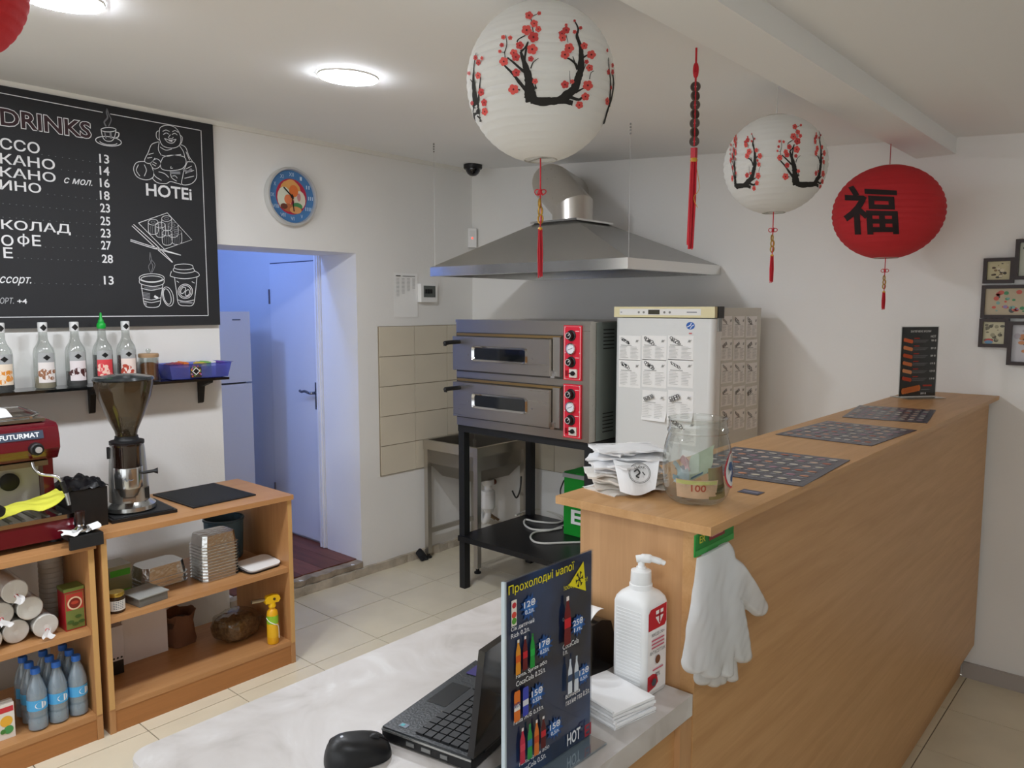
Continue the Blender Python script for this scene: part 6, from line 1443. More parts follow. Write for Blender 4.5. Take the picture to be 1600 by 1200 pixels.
m = bpy.data.materials.new('blue_print'); m.use_nodes = True; nt = m.node_tree; p_ = nt.nodes['Principled BSDF']; p_.inputs['Roughness'].default_value = 0.3
tc = nt.nodes.new('ShaderNodeTexCoord'); n_ = nt.nodes.new('ShaderNodeTexNoise'); n_.inputs['Scale'].default_value = 9; n_.inputs['Detail'].default_value = 3; r_ = nt.nodes.new('ShaderNodeValToRGB')
nt.links.new(tc.outputs['Object'], n_.inputs['Vector']); nt.links.new(n_.outputs['Fac'], r_.inputs[0]); nt.links.new(r_.outputs[0], p_.inputs['Base Color'])
e = r_.color_ramp.elements; e[0].position = 0.35; e[0].color = lin('1A1F36'); e[1].position = 0.68; e[1].color = lin('2C4F80')
card = part('printed_card', bm, m, t, world=True)
part('edge_strip', bbox(-0.0015, 0.0018, -0.003, 0.003, 0.002, SH, w=0.0005, seg=1, T=Matrix(((A_.x, N_.x, 0, SO.x), (A_.y, N_.y, 0, SO.y), (0, 0, 1, SO.z), (0, 0, 0, 1)))), mat('B9C6CC', 0.2), t, world=True)
S = Sheet(SO + N_ * 0.0022, A_, B_, lift=0.0004, step=0.00012)
def G(cx, cy):
    return S.at(onplane(760 + cx / 3.4294, 850 + cy / 3.4294, S.O, N_))
mY = mat('E8DC1E', 0.5); mW = mat('EEF1F5', 0.5); mBl = mat('2F6DB8', 0.5); mBl2 = mat('234F8E', 0.5)
def gt(txt, x0, y0, x1, h, m_=mW, bold=0.004, nm='lettering'):
    """x0,y0 lower left and x1 right end, in the photographed print; h letter height there"""
    a0, b0 = G(x0, y0); a1, _ = G(x1, y0 - (x1 - x0) * 0.4); _, b1 = G(x0, y0 - h)
    sh = max(0.0, a1 - (SW - 0.005)); a0 -= sh; a1 -= sh
    S.text(txt, a0, b0, a1, b1, m_, nm, bold)
def splash(x, y, r):
    a, b = G(x, y); r = r / 3.43 * 0.001
    rr = random.Random(int(x)); pts = []
    for k in range(26):
        q = 2 * math.pi * k / 26; rad = r * (1.25 if k % 2 else 0.85) * rr.uniform(0.85, 1.15); pts.append((a + rad * math.cos(q), b + rad * math.sin(q)))
    S.poly(pts, mBl2, 'price_splash'); S.disc(a, b, r * 0.75, mBl, 'price_splash_centre', 18)
def pprice(x, y, a_txt, b_txt):
    splash(x, y, 46)
    a, b = G(x, y); S.text(a_txt, a - 0.011, b + 0.0005, a + 0.011, b + 0.0095, mW, 'lettering', 0.015); S.text(b_txt, a - 0.009, b - 0.0085, a + 0.009, b - 0.0025, mW, 'lettering', 0.01)
def pbottle(x, y0, y1, w, c, capc, labc, shape='bottle'):
    """bottle picture between heights y0 (bottom) and y1 (top)"""
    a, b0 = G(x, y0); _, b1 = G(x, y1); h = b1 - b0; w = w / 3.43 * 0.001 * 0.95 / 2
    if shape == 'bottle': pr = [(1, 0), (1, 0.25), (0.82, 0.4), (1, 0.55), (0.9, 0.7), (0.4, 0.86), (0.36, 1.0)]
    elif shape == 'can': pr = [(0.85, 0), (1, 0.05), (1, 0.93), (0.8, 1.0)]
    else: pr = [(1, 0), (1, 1.0)]
    S.poly([(a + w * r_, b0 + h * z) for r_, z in pr] + [(a - w * r_, b0 + h * z) for r_, z in reversed(pr)], mat(c, 0.45), 'drink_picture')
    if capc: S.rect(a - w * 0.4, b0 + h * 0.93, a + w * 0.4, b0 + h * 1.02, mat(capc, 0.45), 'drink_cap')
    if labc: S.rect(a - w * 0.98, b0 + h * 0.36, a + w * 0.98, b0 + h * 0.56, mat(labc, 0.45), 'drink_label')
gt('Прохолодні напої', 118, 288, 470, 62, mY, 0.006); gt('!обережно!', 414, 258, 540, 34, mY, 0.004)
S.poly([G(519, 92), G(532, 250), G(440, 222)], mY, 'warning_triangle')
ca, cb = G(497, 188)
for k in range(3):
    q = R(60 * k + 8); dx, dy = 0.0085 * math.cos(q), 0.0115 * math.sin(q); S.line([(ca - dx, cb - dy), (ca + dx, cb + dy)], 0.0018, M_BLACK, 'snowflake')
    for sg in (-1, 1):
        bx0, by0 = ca + dx * 0.6 * sg, cb + dy * 0.6 * sg
        for tw_ in (-0.6, 0.6): S.line([(bx0, by0), (bx0 + 0.004 * math.cos(q + tw_) * sg, by0 + 0.005 * math.sin(q + tw_) * sg)], 0.0013, M_BLACK, 'snowflake')
pbottle(146, 438, 300, 36, 'E9E6DC', None, None, 'box'); a, b = G(146, 380); S.disc(a, b, 0.0045, mat('D8483A', 0.5), 'fruit_picture', 10); a, b = G(146, 412); S.disc(a, b, 0.0045, mat('5CA03A', 0.5), 'fruit_picture', 10); a, b = G(146, 328); S.disc(a, b, 0.004, mat('C5303A', 0.5), 'fruit_picture', 10)
pprice(228, 335, '12₴', '0.2л.'); gt('Сік дитячий', 128, 475, 252, 28); gt('Rich 0,2л.', 128, 512, 228, 28)
pbottle(166, 698, 515, 34, 'E0952A', 'E8E4DA', 'D9601E'); pbottle(202, 672, 495, 32, '6A1F22', 'E8E4E2', 'C4202C'); pbottle(240, 660, 480, 32, '1F9A3C', '2A7A38', '23B348'); pprice(308, 548, '17₴', '0.25л.')
gt('Fanta, Sprite або', 155, 728, 320, 28); gt('CocaCola 0.25л.', 155, 765, 312, 28)
pbottle(157, 948, 785, 42, 'E0762A', None, 'F0EDE8', 'can'); pbottle(202, 915, 762, 40, '3B48B4', None, 'D9DCE4', 'can'); pprice(268, 808, '15₴', '0.33л.'); gt('Fanta Ж/Б 0,33л.', 142, 975, 302, 28)
a, b = G(150, 868); S.text('FANTA', a - 0.005, b - 0.002, a + 0.008, b + 0.005, mat('1E3A78', 0.5), 'lettering', 0.02)
pbottle(184, 1172, 985, 36, 'C4304A', 'E6E0DE', 'D8455A'); pbottle(222, 1145, 962, 34, '2F9A4A', '38A050', '2B6FA8'); pbottle(257, 1125, 940, 34, 'DD7A2E', 'E8E4E0', 'C9501E'); pbottle(292, 1085, 920, 36, '5A1A1C', 'E8E6E4', 'C4242E'); pprice(364, 985, '15₴', '0,5л.')
gt('Fanta, Sprite або', 172, 1198, 332, 28); gt('CocaCola 0.5л.', 166, 1238, 315, 28)
pbottle(420, 535, 282, 50, '6E1C20', 'EDEAE8', 'C8202C'); a, b = G(420, 400); S.text('CocaCola', a - 0.0062, b - 0.002, a + 0.0062, b + 0.003, mW, 'lettering'); pprice(487, 432, '25₴', '1л.'); gt('CocaCola', 405, 568, 490, 28); gt('1л.', 407, 597, 432, 24)
pbottle(433, 795, 615, 34, 'D9E2EC', 'C9D6E4', '3A4E6E'); pbottle(467, 780, 597, 34, 'D9E2EC', 'C9D6E4', '54749A'); pprice(519, 695, '12₴', '0,5л.'); gt('Bonaqua', 420, 838, 497, 28); gt('газ/не газ 0.5л.', 422, 868, 548, 28)
S.text('HOT', SW - 0.058, 0.012, SW - 0.028, 0.03, mW, 'lettering', 0.02); S.text('EI', SW - 0.023, 0.012, SW - 0.008, 0.03, mat('A8283A', 0.5), 'red_lettering', 0.02)
S.done(card)

# ---- netbook
LA = R(10.5)
t = thing('laptop', 'small open black laptop on the worktop behind the drinks sign', 'laptop', (-0.846, 0.672, TT), LA)
M_LB = mat('17181B', 0.32); LD, LWd = 0.156, 0.245
part('base', bbox(0, LD, 0, LWd, 0.003, 0.019, w=0.004, seg=3), mat('101113', 0.4), t, True)
part('palm_deck', bbox(0.0005, LD - 0.0005, 0.0005, LWd - 0.0005, 0.019, 0.0225, w=0.002, seg=2), mat('24282B', 0.35, bump=0.1, bscale=300), t, True)
part('silver_edge', bbox(-0.0006, LD, -0.0008, 0.0012, 0.0165, 0.0195, w=0.0008), mat('B9BBB8', 0.25, 0.8), t); part('silver_edge', bbox(-0.0008, 0.001, 0, LWd, 0.0165, 0.0195, w=0.0008), mat('B9BBB8', 0.25, 0.8), t)
part('key_bed', bbox(0.058, LD - 0.01, 0.008, LWd - 0.008, 0.0222, 0.0228, w=0.0003, seg=1), mat('0C0D0F', 0.6), t)
kw, kh = 0.0155, 0.0150
for r in range(6):
    ks = kh if r else 0.0155; x0 = LD - 0.013 - (5 - r) * 0.0152 - 0.013
    row = [(0.01 + k * 0.0162, 0.0138) for k in range(14)]
    if r == 0: row = [(0.01 + k * 0.0162, 0.0138) for k in range(4)] + [(0.01 + 4 * 0.0162, 0.0138 + 0.0162 * 4)] + [(0.01 + k * 0.0162, 0.0138) for k in range(9, 14)]
    for y0, w in row: part('key', bbox(x0, x0 + 0.0128, y0, y0 + w, 0.0229, 0.0252, w=0.001, seg=1), mat('1E2022', 0.45), t)
part('touchpad', bbox(0.012, 0.048, 0.09, 0.16, 0.0224, 0.0229, w=0.0003, seg=1), mat('1C1F22', 0.25), t)
S = Sheet((0, 0, 0.0226), (1, 0, 0), (0, 1, 0)); S.rect(0.02, 0.012, 0.034, 0.022, mat('6E7A8A', 0.3), 'sticker'); S.rect(0.022, 0.014, 0.028, 0.02, mat('3FA0A8', 0.3), 'sticker_mark'); S.rect(0.014, 0.195, 0.05, 0.24, mat('3A3470', 0.3), 'purple_sticker'); S.done(t, world=False)
for y in (0.0,):
    for x0, w in ((0.045, 0.014), (0.072, 0.016), (0.105, 0.012)): part('port', bbox(x0, x0 + w, -0.0012, 0.001, 0.007, 0.0125, w=0.0005, seg=1), mat('8E9090', 0.3, 0.8), t)
TLd = Matrix.Translation((LD - 0.006, 0, 0.021)) @ Matrix.Rotation(R(7), 4, 'Y')
lid = part('screen_lid', bbox(0, 0.010, 0, LWd, 0.002, 0.158, w=0.0045, seg=3, T=TLd), mat('0D0D10', 0.12, coat=0.5), t, True)
part('screen', bbox(-0.0006, 0.001, 0.014, LWd - 0.014, 0.018, 0.148, w=0.0003, seg=1, T=TLd), mat('1E2230', 0.1), lid)
part('hinge', lathe(nb(), [(0.006, 0.03), (0.006, 0.07)], 12, T=Matrix.Translation((LD - 0.002, 0, 0.02)) @ Matrix.Rotation(R(-90), 4, 'X')), M_LB, t, True)
for x, y in ((0.015, 0.015), (0.14, 0.015), (0.015, 0.23), (0.14, 0.23)): part('rubber_foot', lathe(nb(), [(0.006, 0), (0.006, 0.004)], 10, (x, y, 0)), M_BLACK, t)

# ---- mouse
t = thing('computer_mouse', 'black wireless computer mouse on the worktop', 'mouse', (-0.838, 0.622, TT), R(62))
def mouse(s, q):
    a = 2 * math.pi * s; ph = math.pi / 2 * q
    L_, W_, H_ = 0.047, 0.031, 0.032
    c = math.cos(ph) ** 0.55; x = L_ * c * math.copysign(abs(math.cos(a)) ** 0.8, math.cos(a)); y = W_ * c * math.copysign(abs(math.sin(a)) ** 0.8, math.sin(a)) * (1 + 0.1 * math.cos(a))
    z = H_ * math.sin(ph) ** 0.9 * (1 - 0.35 * (x / L_) * (0.5 + 0.5 * math.sin(ph)))
    y += 0.004 * math.sin(x * 50) * 0.6
    return Vector((x, y, 0.0005 + z))
bm = sheet_grid(40, 12, mouse); bmesh.ops.remove_doubles(bm, verts=bm.verts[:], dist=1e-5); bd = part('shell', bm, mat('151618', 0.42), t, True)
part('scroll_wheel', lathe(nb(), [(0.006, -0.003), (0.0075, -0.002), (0.0075, 0.002), (0.006, 0.003)], 18, T=Matrix.Translation((0.023, 0, 0.0235)) @ Matrix.Rotation(R(90), 4, 'X')), mat('2C2D30', 0.5), t, True)
def mz(x, y): return 0.036 * max(0.0, 1 - (abs(x) / 0.053) ** 2.6 - (abs(y) / 0.036) ** 2.6) ** 0.45 * (1 - 0.5 * x / 0.053 * 0.7)
part('grip_stripe', tube(nb(), [mouse(0.02 + 0.46 * i / 16, 0.5) + Vector((0, 0.0003, 0.0003)) for i in range(17)], 0.0007, 5), mat('060607', 0.5), t, True)
part('button_seam', tube(nb(), [mouse(0.0, 0.35 + 0.5 * i / 10) + Vector((0.0002, 0, 0.0004)) for i in range(11)], 0.0007, 5), mat('060607', 0.5), t, True)
part('light', lathe(nb(), [(0.0024, 0), (0.002, 0.0008), (0, 0.0009)], 12, T=Matrix.Translation(mouse(0.5, 0.84))), mat('C9CDD8', 0.3), t)
part('side_button', bbox(-0.012, 0.006, 0.0235, 0.0255, 0.0165, 0.02, w=0.0008), mat('26272A', 0.4), t)
# ================================================================== hanging lanterns
def ell_hit(u, v, c, rx, rz, k=1.0):
    """point of the lantern surface seen along one line of sight"""
    d = ray(u, v); o = EYE - c; s = Vector((1 / (rx * k), 1 / (rx * k), 1 / (rz * k)))
    D = Vector((d.x * s.x, d.y * s.y, d.z * s.z)); O = Vector((o.x * s.x, o.y * s.y, o.z * s.z))
    a = D.dot(D); b = 2 * O.dot(D); cc = O.dot(O) - 1; q = b * b - 4 * a * cc
    if q < 0:
        t_ = -b / (2 * a); p = O + D * t_; p.normalize(); return c + Vector((p.x / s.x, p.y / s.y, p.z / s.z))
    return EYE + d * ((-b - math.sqrt(q)) / (2 * a))
def lantern(label, c, rx, rz, mt, cord_top, ribs=22, tassel=None, ring=True):
    t = thing('paper_lantern', label, 'lantern', tuple(c))
    bm = nb(); prof = []; N = ribs * 3; a0 = R(13)
    for i in range(N + 1):
        th = a0 + (math.pi - 2 * a0) * i / N; k = 0.984 if i % 3 == 0 else 1.0
        prof.append((rx * math.sin(th) * k, -rz * math.cos(th)))
    lathe(bm, prof, 56, cap=False); sh = part('paper_shade', bm, mt, t, True)
    part('bottom_ring', tube(nb(), [(prof[0][0] * math.cos(a), prof[0][0] * math.sin(a), prof[0][1]) for a in [k * math.pi / 12 for k in range(24)]], 0.0016, 6, closed=True), mat('B9B6AE', 0.5), sh)
    part('top_ring', tube(nb(), [(prof[-1][0] * math.cos(a), prof[-1][0] * math.sin(a), prof[-1][1]) for a in [k * math.pi / 12 for k in range(24)]], 0.0016, 6, closed=True), mat('B9B6AE', 0.5), sh)
    bm = nb(); h = prof[-1][0]
    tube(bm, [(-h, 0, prof[-1][1]), (0, 0, prof[-1][1] + 0.004), (h, 0, prof[-1][1])], 0.0013, 6); tube(bm, [(0, 0, prof[-1][1] + 0.004), (0, 0, prof[0][1] + 0.004)], 0.0013, 6); tube(bm, [(-h, 0, prof[0][1]), (0, 0, prof[0][1] + 0.004), (h, 0, prof[0][1])], 0.0013, 6)
    part('wire_frame', bm, mat('8A8A86', 0.4, 0.7), t)
    if cord_top - c.z > rz + 0.005:
        part('hanging_cord', tube(nb(), [(0, 0, prof[-1][1] + 0.002), (0, 0, cord_top - c.z)], 0.0016, 6), tassel['cordm'], t)
    if tassel:
        s = tassel['s']; z0 = prof[0][1] + 0.004; M_T = mat('C4202E', 0.6)
        zk = -tassel['knot'] * s; zb0 = -tassel['bead'][0] * s; zb1 = -tassel['bead'][1] * s; zf0 = -tassel['fringe'][0] * s; zf1 = -tassel['fringe'][1] * s
        part('tassel_cord', tube(nb(), [(0, 0, z0), (0, 0, zk), (0, 0, zb0)], 0.0016, 6), M_T, t)
        bm = nb(); kr = tassel.get('kr', 0.009)
        for k in range(4):
            a = k * math.pi / 2 + 0.4
            tube(bm, [(kr * (1 + math.cos(b)) * 0.55 * math.cos(a) - 0.3 * kr * math.sin(b) * math.sin(a), kr * (1 + math.cos(b)) * 0.55 * math.sin(a) + 0.3 * kr * math.sin(b) * math.cos(a), zk + kr * 0.5 * math.sin(b)) for b in [j * math.pi / 5 for j in range(10)]], 0.0013, 5, closed=True)
        lathe(bm, [(0, -0.006), (0.004, -0.003), (0.004, 0.003), (0, 0.006)], 10, (0, 0, zk)); part('knot', bm, M_T, t, True)
        n = 3; L = (zb0 - zb1) / n
        for k in range(n):
            bm = nb(); zc = zb0 - L * (k + 0.5); rr = abs(L) * 0.5; tilt = Matrix.Rotation(0.6 * (k - 1), 4, 'Z')
            tube(bm, [tilt @ Vector((rr * 0.6 * math.cos(b), 0.002 * (k - 1), rr * 1.1 * math.sin(b))) + Vector((0, 0, zc)) for b in [j * math.pi / 7 for j in range(14)]], 0.0022, 6, closed=True)
            part('gold_charm', bm, mat('B08A3C', 0.35, 0.7), t, True)
        part('charm_cord', tube(nb(), [(0, 0, zb0), (0.003, 0, (zb0 + zb1) / 2), (0, 0, zf0)], 0.0015, 6), M_T, t)
        part('tassel_collar', lathe(nb(), [(0.004, zf0 - 0.006), (0.0055, zf0 - 0.003), (0.004, zf0), (0, zf0)], 10), mat('D8A83C', 0.4), t, True)
        bm = nb(); rnd = random.Random(3)
        for k in range(16):
            a = rnd.uniform(0, 6.28); r0 = rnd.uniform(0.001, 0.0045); r1 = r0 * 1.5
            tube(bm, [(r0 * math.cos(a), r0 * math.sin(a), zf0 - 0.003), (r1 * math.cos(a), r1 * math.sin(a), (zf0 + zf1) / 2), (r1 * 0.8 * math.cos(a + 0.2), r1 * 0.8 * math.sin(a + 0.2), zf1 + rnd.uniform(0, 0.012))], 0.0014, 5)
        part('fringe', bm, M_T, t, True, kind='stuff')
    return t
M_LANT = mat('EDEDEA', 0.75, bump=0.12, bscale=45, sheer=0.35)
M_BARK = mat('24221F', 0.8); M_BLO = mat('D8554F', 0.75); M_BLO2 = mat('C2403F', 0.75); M_HEART = mat('5A1F22', 0.8)
class Round:
    def __init__(s, c, rx, rz, f): s.c, s.rx, s.rz, s.f = c, rx, rz, f; s.b = {}
    def bm(s, nm): return s.b.setdefault(nm, nb())
    def P(s, x, y, k): u, v = s.f(x, y); return ell_hit(u, v, s.c, s.rx, s.rz, k)
    def stroke(s, pts, w, nm='branch_print', k=1.004):
        P = smooth_line([(p[0], p[1]) for p in pts], 5); n = len(P); bm = s.bm(nm); L = []; Q = []
        rr = random.Random(int(pts[0][0] * 7 + pts[0][1]))
        for i in range(n):
            d = Vector(P[min(i + 1, n - 1)]) - Vector(P[max(i - 1, 0)])
            d = d.normalized() if d.length > 1e-9 else Vector((1, 0)); q = Vector((-d.y, d.x)); t_ = i / max(n - 1, 1)
            ww = (w[0] + (w[1] - w[0]) * t_) / 2 * rr.uniform(0.86, 1.14)
            L.append(bm.verts.new(s.P(P[i][0] + q.x * ww, P[i][1] + q.y * ww, k))); Q.append(bm.verts.new(s.P(P[i][0] - q.x * ww, P[i][1] - q.y * ww, k)))
        for i in range(n - 1):
            try: bm.faces.new((Q[i], Q[i + 1], L[i + 1], L[i]))
            except ValueError: pass
    def flower(s, x, y, r, sx=1.0):
        rr = random.Random(int(x * 3 + y)); a0 = rr.uniform(0, 1.2); bm = s.bm('blossom_print' if rr.random() < 0.65 else 'dark_blossom_print')
        for k in range(5):
            a = a0 + k * 2 * math.pi / 5; cx, cy = x + r * 0.52 * math.cos(a) * sx, y + r * 0.52 * math.sin(a)
            try: bm.faces.new([bm.verts.new(s.P(cx + r * 0.46 * math.cos(b) * sx, cy + r * 0.46 * math.sin(b), 1.006 + 0.0004 * k)) for b in [j * math.pi / 5 for j in range(10)]])
            except ValueError: pass
        bm = s.bm('blossom_heart_print')
        try: bm.faces.new([bm.verts.new(s.P(x + r * 0.18 * math.cos(b) * sx, y + r * 0.2 * math.sin(b), 1.0095)) for b in [j * math.pi / 4 for j in range(8)]])
        except ValueError: pass
    def done(s, t):
        mm = {'branch_print': M_BARK, 'blossom_print': M_BLO, 'dark_blossom_print': M_BLO2, 'blossom_heart_print': M_HEART}
        for nm, bm in s.b.items(): part(nm, bm, mm[nm], t, smooth='keep', world=True, kind='stuff')
def blossom_tree(Rd, side=True):
    st = Rd.stroke
    st([(640, 800), (720, 855), (800, 865), (880, 850), (960, 845), (1040, 860)], (30, 42)); st([(690, 830), (800, 840), (900, 840), (980, 800)], (60, 62)); st([(700, 845), (680, 760), (675, 680), (660, 600), (635, 520), (605, 430)], (110, 22)); st([(605, 430), (640, 400), (665, 350)], (20, 10)); st([(635, 510), (650, 420), (668, 345)], (22, 10)); st([(575, 350), (590, 325), (645, 295)], (11, 9)); st([(690, 180), (700, 210), (712, 270)], (8, 8)); st([(690, 155), (700, 182)], (10, 8)); st([(705, 135), (745, 115)], (7, 5))
    st([(655, 615), (590, 560), (545, 520), (495, 480)], (26, 12)); st([(650, 750), (590, 680), (545, 620), (480, 555), (470, 540)], (34, 9)); st([(470, 440), (490, 370), (480, 290)], (9, 4)); st([(475, 480), (470, 440), (440, 435)], (8, 4)); st([(690, 570), (710, 520), (755, 485)], (12, 4)); st([(735, 740), (725, 700)], (16, 8)); st([(600, 750), (560, 740)], (14, 8))
    st([(970, 810), (1050, 740), (1085, 650), (1105, 580), (1110, 480), (1105, 390), (1075, 300), (1085, 240), (1060, 180)], (80, 7)); st([(1080, 580), (1060, 530), (1010, 490), (980, 485)], (26, 8)); st([(1060, 530), (1040, 470)], (14, 6)); st([(1110, 490), (1160, 460), (1190, 460)], (18, 6)); st([(1060, 770), (1130, 735)], (26, 8)); st([(1120, 610), (1150, 530)], (10, 4)); st([(1180, 660), (1190, 610), (1215, 590)], (8, 4)); st([(985, 290), (1000, 355)], (7, 4)); st([(1000, 800), (1090, 830), (1130, 790)], (34, 10)); st([(1020, 700), (1012, 590)], (6, 3)); st([(1085, 240), (1110, 232)], (5, 3)); st([(920, 270), (950, 300)], (6, 4))
    for x, y, r in ((675, 128, 36), (760, 110, 18), (718, 196, 34), (655, 250, 46), (752, 242, 28), (712, 308, 48), (460, 310, 20), (518, 315, 20), (598, 378, 36), (702, 410, 48), (448, 375, 20), (432, 428, 16), (548, 440, 34), (565, 475, 38), (464, 512, 40), (690, 490, 26), (568, 605, 36), (545, 745, 46), (725, 678, 26), (985, 208, 14), (1055, 172, 12), (985, 250, 34), (950, 280, 30), (955, 315, 34), (1055, 265, 18), (1105, 232, 16), (1135, 382, 32), (1010, 400, 44), (975, 455, 40), (1195, 455, 40), (1155, 515, 20), (1180, 565, 32), (975, 705, 36), (1035, 680, 20), (1165, 712, 46), (1145, 805, 36), (1095, 875, 34)): Rd.flower(x, y, r)
    if side:
        st([(240, 1020), (232, 900), (222, 800), (212, 690), (212, 600)], (66, 10)); st([(212, 600), (222, 500), (235, 440)], (10, 4)); st([(215, 700), (185, 660)], (14, 5)); st([(245, 870), (258, 780), (270, 640)], (20, 5)); st([(250, 980), (300, 930)], (40, 20))
        for x, y, r in ((228, 480, 24), (252, 520, 28), (282, 485, 18), (250, 630, 32), (275, 768, 36), (300, 855, 34), (305, 930, 36), (172, 610, 18), (200, 860, 20)): Rd.flower(x, y, r, 0.75)
        st([(1298, 1035), (1330, 920), (1362, 820), (1380, 700), (1370, 600)], (16, 10)); st([(1345, 890), (1355, 700), (1342, 560), (1338, 480)], (14, 5))
        for x, y, r in ((1328, 845, 36), (1338, 600, 26), (1372, 600, 26), (1372, 545, 22), (1360, 730, 18), (1328, 420, 18)): Rd.flower(x, y, r, 0.5)
# big lantern with blossom branches
D = 1.70; c = EYE + ray(845, 131) * D; s = D / 1200; rx = 117 * s * 0.99; rz = 119 * s
cord_w = mat('D9D8D4', 0.6)
t = lantern('large white paper lantern with plum blossom branches, nearest the viewer', c, rx, rz, M_LANT, ceil_z(c.x), 24, dict(s=s, knot=297 - 131, bead=(308 - 131, 345 - 131), fringe=(352 - 131, 432 - 131), cordm=cord_w, kr=0.012))
Rd = Round(c, rx, rz, lambda x, y: (700 + x / 5.3333, y / 5.3333)); blossom_tree(Rd); Rd.done(t)
# middle lantern
D = 2.42; c = EYE + ray(1211, 258) * D; s = D / 1200; rx = 78 * s; rz = 75 * s
t = lantern('smaller white paper lantern with two blossom branches beside the coin charm', c, rx, rz, M_LANT, ceil_z(c.x), 20, dict(s=s, knot=358 - 258, bead=(366 - 258, 392 - 258), fringe=(396 - 258, 441 - 258), cordm=cord_w, kr=0.012))
Rd = Round(c, rx, rz, lambda x, y: (1060 + (x * 0.405 + 388) / 3.636 if x < 900 else 1060 + (x * 0.215 + 572) / 3.636, 150 + (y * 0.46 + 115) / 3.636))
blossom_tree(Rd, False); Rd.done(t)
Rd = Round(c, rx, rz, lambda x, y: (1060 + (x * 0.33 + 68) / 3.636 if x > 900 else 1060 + (x * 0.12 + 240) / 3.636, 150 + (y * 0.44 + 140) / 3.636))
blossom_tree(Rd, False); Rd.done(t)
# red lantern with a brushed character
D = 2.86; c = EYE + ray(1387, 332) * D; s = D / 1200; rx = 81 * s; rz = 72 * s
M_REDL = mat('D2343A', 0.75, bump=0.12, bscale=40, sheer=0.25)
t = lantern('red paper lantern with a black brushed character near the back wall', c, rx, rz, M_REDL, 2.1, 20, dict(s=s, knot=422 - 332, bead=(430 - 332, 450 - 332), fringe=(454 - 332, 484 - 332), cordm=mat('A83038', 0.6), kr=0.012))
vs_, fs_ = glyphs('福', 0.018)
bm = nb(); V = [bm.verts.new((x, y, 0)) for x, y in vs_]
for f in fs_:
    try: bm.faces.new([V[i] for i in f])
    except ValueError: pass
for _ in range(3):
    lg = [e for e in bm.edges if e.calc_length() > 0.09]
    if lg: bmesh.ops.subdivide_edges(bm, edges=lg, cuts=1)
bmesh.ops.triangulate(bm, faces=bm.faces[:])
for v in bm.verts:
    x, y = v.co.x, v.co.y
    v.co = ell_hit(1315 + 86 * x + 0.06 * 78 * (1 - y), 369 - 78 * y - 2 * (1 - x) + 6 * x * (y - 0.5), c, rx, rz, 1.006)
part('brushed_character', bm, mat('241718', 0.8), t, smooth='keep', world=True, kind='stuff')
# red lantern at the top left edge of the picture
D = 1.3; c = EYE + ray(-115, -42) * D
t = lantern('second red paper lantern, only just in view at the top left corner', c, 0.15, 0.145, M_REDL, min(ceil_z(c.x), c.z + 0.2), 20, dict(s=D / 1200, knot=110, bead=(120, 150), fringe=(155, 210), cordm=mat('A83038', 0.6)))
t.location.z = min(t.location.z, ceil_z(c.x) - 0.16)

# ---- red coin charm with tassel
tx, ty = -1.033, 1.908; zt = ceil_z(tx)
t = thing('coin_charm', 'red hanging charm of dark coins with a long red tassel', 'ornament', (tx, ty, 1.65))
s = 2.06 / 1200 * 1.0
def zz(v): return zt - (v - 75) * (zt - 1.652) / (390 - 75)
M_T = mat('C4202E', 0.6)
part('cord', tube(nb(), [(tx, ty, zt), (tx, ty, zz(100)), (tx, ty, zz(225))], 0.0028, 8), M_T, t, True, world=True)
bm = nb()
tube(bm, [(tx + 0.005 * math.cos(b) * RT.x, ty + 0.005 * math.cos(b) * RT.y, zz(109) + 0.018 * math.sin(b)) for b in [j * math.pi / 8 for j in range(16)]], 0.003, 6, closed=True); lathe(bm, [(0, -0.012), (0.007, 0), (0, 0.012)], 10, (tx, ty, zz(116))); part('knot', bm, M_T, t, True, world=True)
for k in range(7):
    zc = zz(134 + k * 14); rr = 0.0135
    T_ = Matrix.Translation((tx, ty, zc)) @ Matrix.Rotation(math.atan2(RT.y, RT.x) + (0.35 if k % 2 else -0.25), 4, 'Z') @ Matrix.Rotation(R(90), 4, 'X')
    bm = nb(); lathe(bm, [(0.0035, -0.0016), (rr, -0.0016), (rr, 0.0016), (0.0035, 0.0016)], 22, cap=False, T=T_); bm.faces.ensure_lookup_table()
    cn = part('coin', bm, mat('4A403C', 0.4, 0.6), t, True, world=True)
    bm = nb(); lathe(bm, [(rr - 0.002, 0.0017), (rr - 0.001, 0.0026), (rr, 0.0017)], 22, cap=False, T=T_); part('coin_rim', bm, mat('6B5F56', 0.4, 0.6), cn, True, world=True)
part('red_bead', bbox(tx - 0.007, tx + 0.007, ty - 0.006, ty + 0.006, zz(244), zz(228), w=0.003), mat('B81F30', 0.5), t, True, world=True)
part('collar', lathe(nb(), [(0.009, zz(250)), (0.01, zz(247)), (0.008, zz(244))], 14, (tx, ty, 0)), mat('C9942E', 0.45), t, True, world=True)
bm = nb(); rnd = random.Random(9)
for k in range(40):
    a = rnd.uniform(0, 6.28); r0 = 0.0085 * math.sqrt(rnd.random()); r1 = r0 * 1.15; dx = -0.006
    tube(bm, [(tx + r0 * math.cos(a), ty + r0 * math.sin(a), zz(246)), (tx + r1 * math.cos(a) + dx * 0.3, ty + r1 * math.sin(a), zz(310)), (tx + r1 * 0.8 * math.cos(a + 0.3) + dx, ty + r1 * 0.8 * math.sin(a + 0.3), zz(386) + rnd.uniform(-0.004, 0.03))], 0.0016, 5)
part('fringe', bm, M_T, t, True, world=True, kind='stuff')
part('gold_thread', tube(nb(), smooth_line([(tx + 0.004, ty, zz(248)), (tx + 0.016, ty + 0.004, zz(290)), (tx + 0.006, ty - 0.006, zz(306)), (tx + 0.014, ty, zz(322))]), 0.0009, 5), mat('D8A23C', 0.5), t, True, world=True)

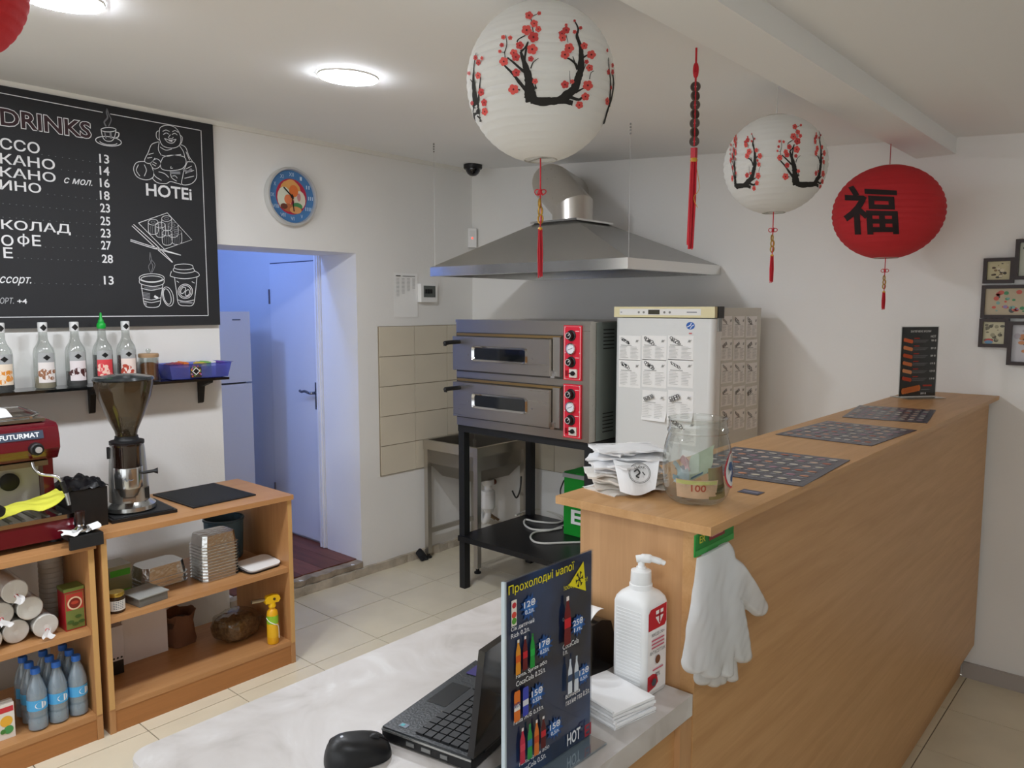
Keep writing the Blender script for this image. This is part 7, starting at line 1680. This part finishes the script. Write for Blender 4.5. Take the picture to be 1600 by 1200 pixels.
# ================================================================== picture collage on the back wall
t = thing('picture_collage', 'dark wooden multi-picture frame with oriental prints on the back wall', 'picture frame', (-0.5, YB - 0.002, 1.28))
YF = YB - 0.022
for i, (u0, v0, u1, v1, bg) in enumerate(((1535, 402, 1586, 443, 'C9BE94'), (1584, 371, 1648, 437, 'BFC1B0'), (1531, 444, 1650, 497, 'B9A98C'), (1528, 498, 1577, 542, 'C9C2A0'), (1572, 503, 1650, 570, 'C4C2C6'))):
    p0 = ony((u0), (v1), YF); p1 = ony((u1), (v0), YF)
    x0, x1, z0, z1 = p0.x, p1.x, p0.z, p1.z
    dep_ = YF - (0.004 if i in (0, 3) else 0.0 if i == 2 else 0.008)
    bm = nb(); fw_ = 0.013
    for q in ((x0, x1, z1 - fw_, z1), (x0, x1, z0, z0 + fw_), (x0, x0 + fw_, z0 + fw_, z1 - fw_), (x1 - fw_, x1, z0 + fw_, z1 - fw_)): bx(bm, q[0], q[1], dep_, YB - 0.001, q[2], q[3])
    f_ = part('frame', bm, mat('2E1D18', 0.4), t, world=True)
    pr = part('print', box(x0 + fw_, x1 - fw_, YB - 0.012, YB - 0.001, z0 + fw_, z1 - fw_), mat(bg, 0.35), f_, world=True)
    S = Sheet((x0 + fw_, YB - 0.012, z0 + fw_), (1, 0, 0), (0, 0, 1), step=0.00015); w_, h_ = x1 - x0 - 2 * fw_, z1 - z0 - 2 * fw_
    rnd = random.Random(i + 40)
    cols_ = [['5C4A34', '3A3226', '8A7350', 'D8CDB0'], ['6E7A68', '9AA08C', '4A4E44', 'D9D5C4'], ['C95A48', '3F8A5A', '8E7AA8', 'D8B9B0', '4A4A48', '7AA8A0', 'B5483A'], ['7A7460', '5C5A48', '9A9478'], ['C98A5C', '6E5A48', 'B0A8B0', '8E7A5A']][i]
    for k in range(34 if i == 2 else 20): 
        a, b = rnd.uniform(0.12, 0.88) * w_, rnd.uniform(0.12, 0.88) * h_; r_ = rnd.uniform(0.03, 0.11) * h_
        r_ = min(r_, a, w_ - a, b, h_ - b); S.disc(a, b, r_, mat(rnd.choice(cols_), 0.4), 'painted_figures', 9, rb=r_ * rnd.uniform(0.5, 1.0))
    if i == 3: S.disc(w_ * 0.28, h_ * 0.12, w_ * 0.2, mat('C4483C', 0.4), 'painted_sun', 16, rb=h_ * 0.12); S.disc(w_ * 0.28, h_ * 0.08, w_ * 0.2, mat('6E9AB8', 0.4), 'painted_sea', 16, rb=h_ * 0.08)
    S.done(pr)
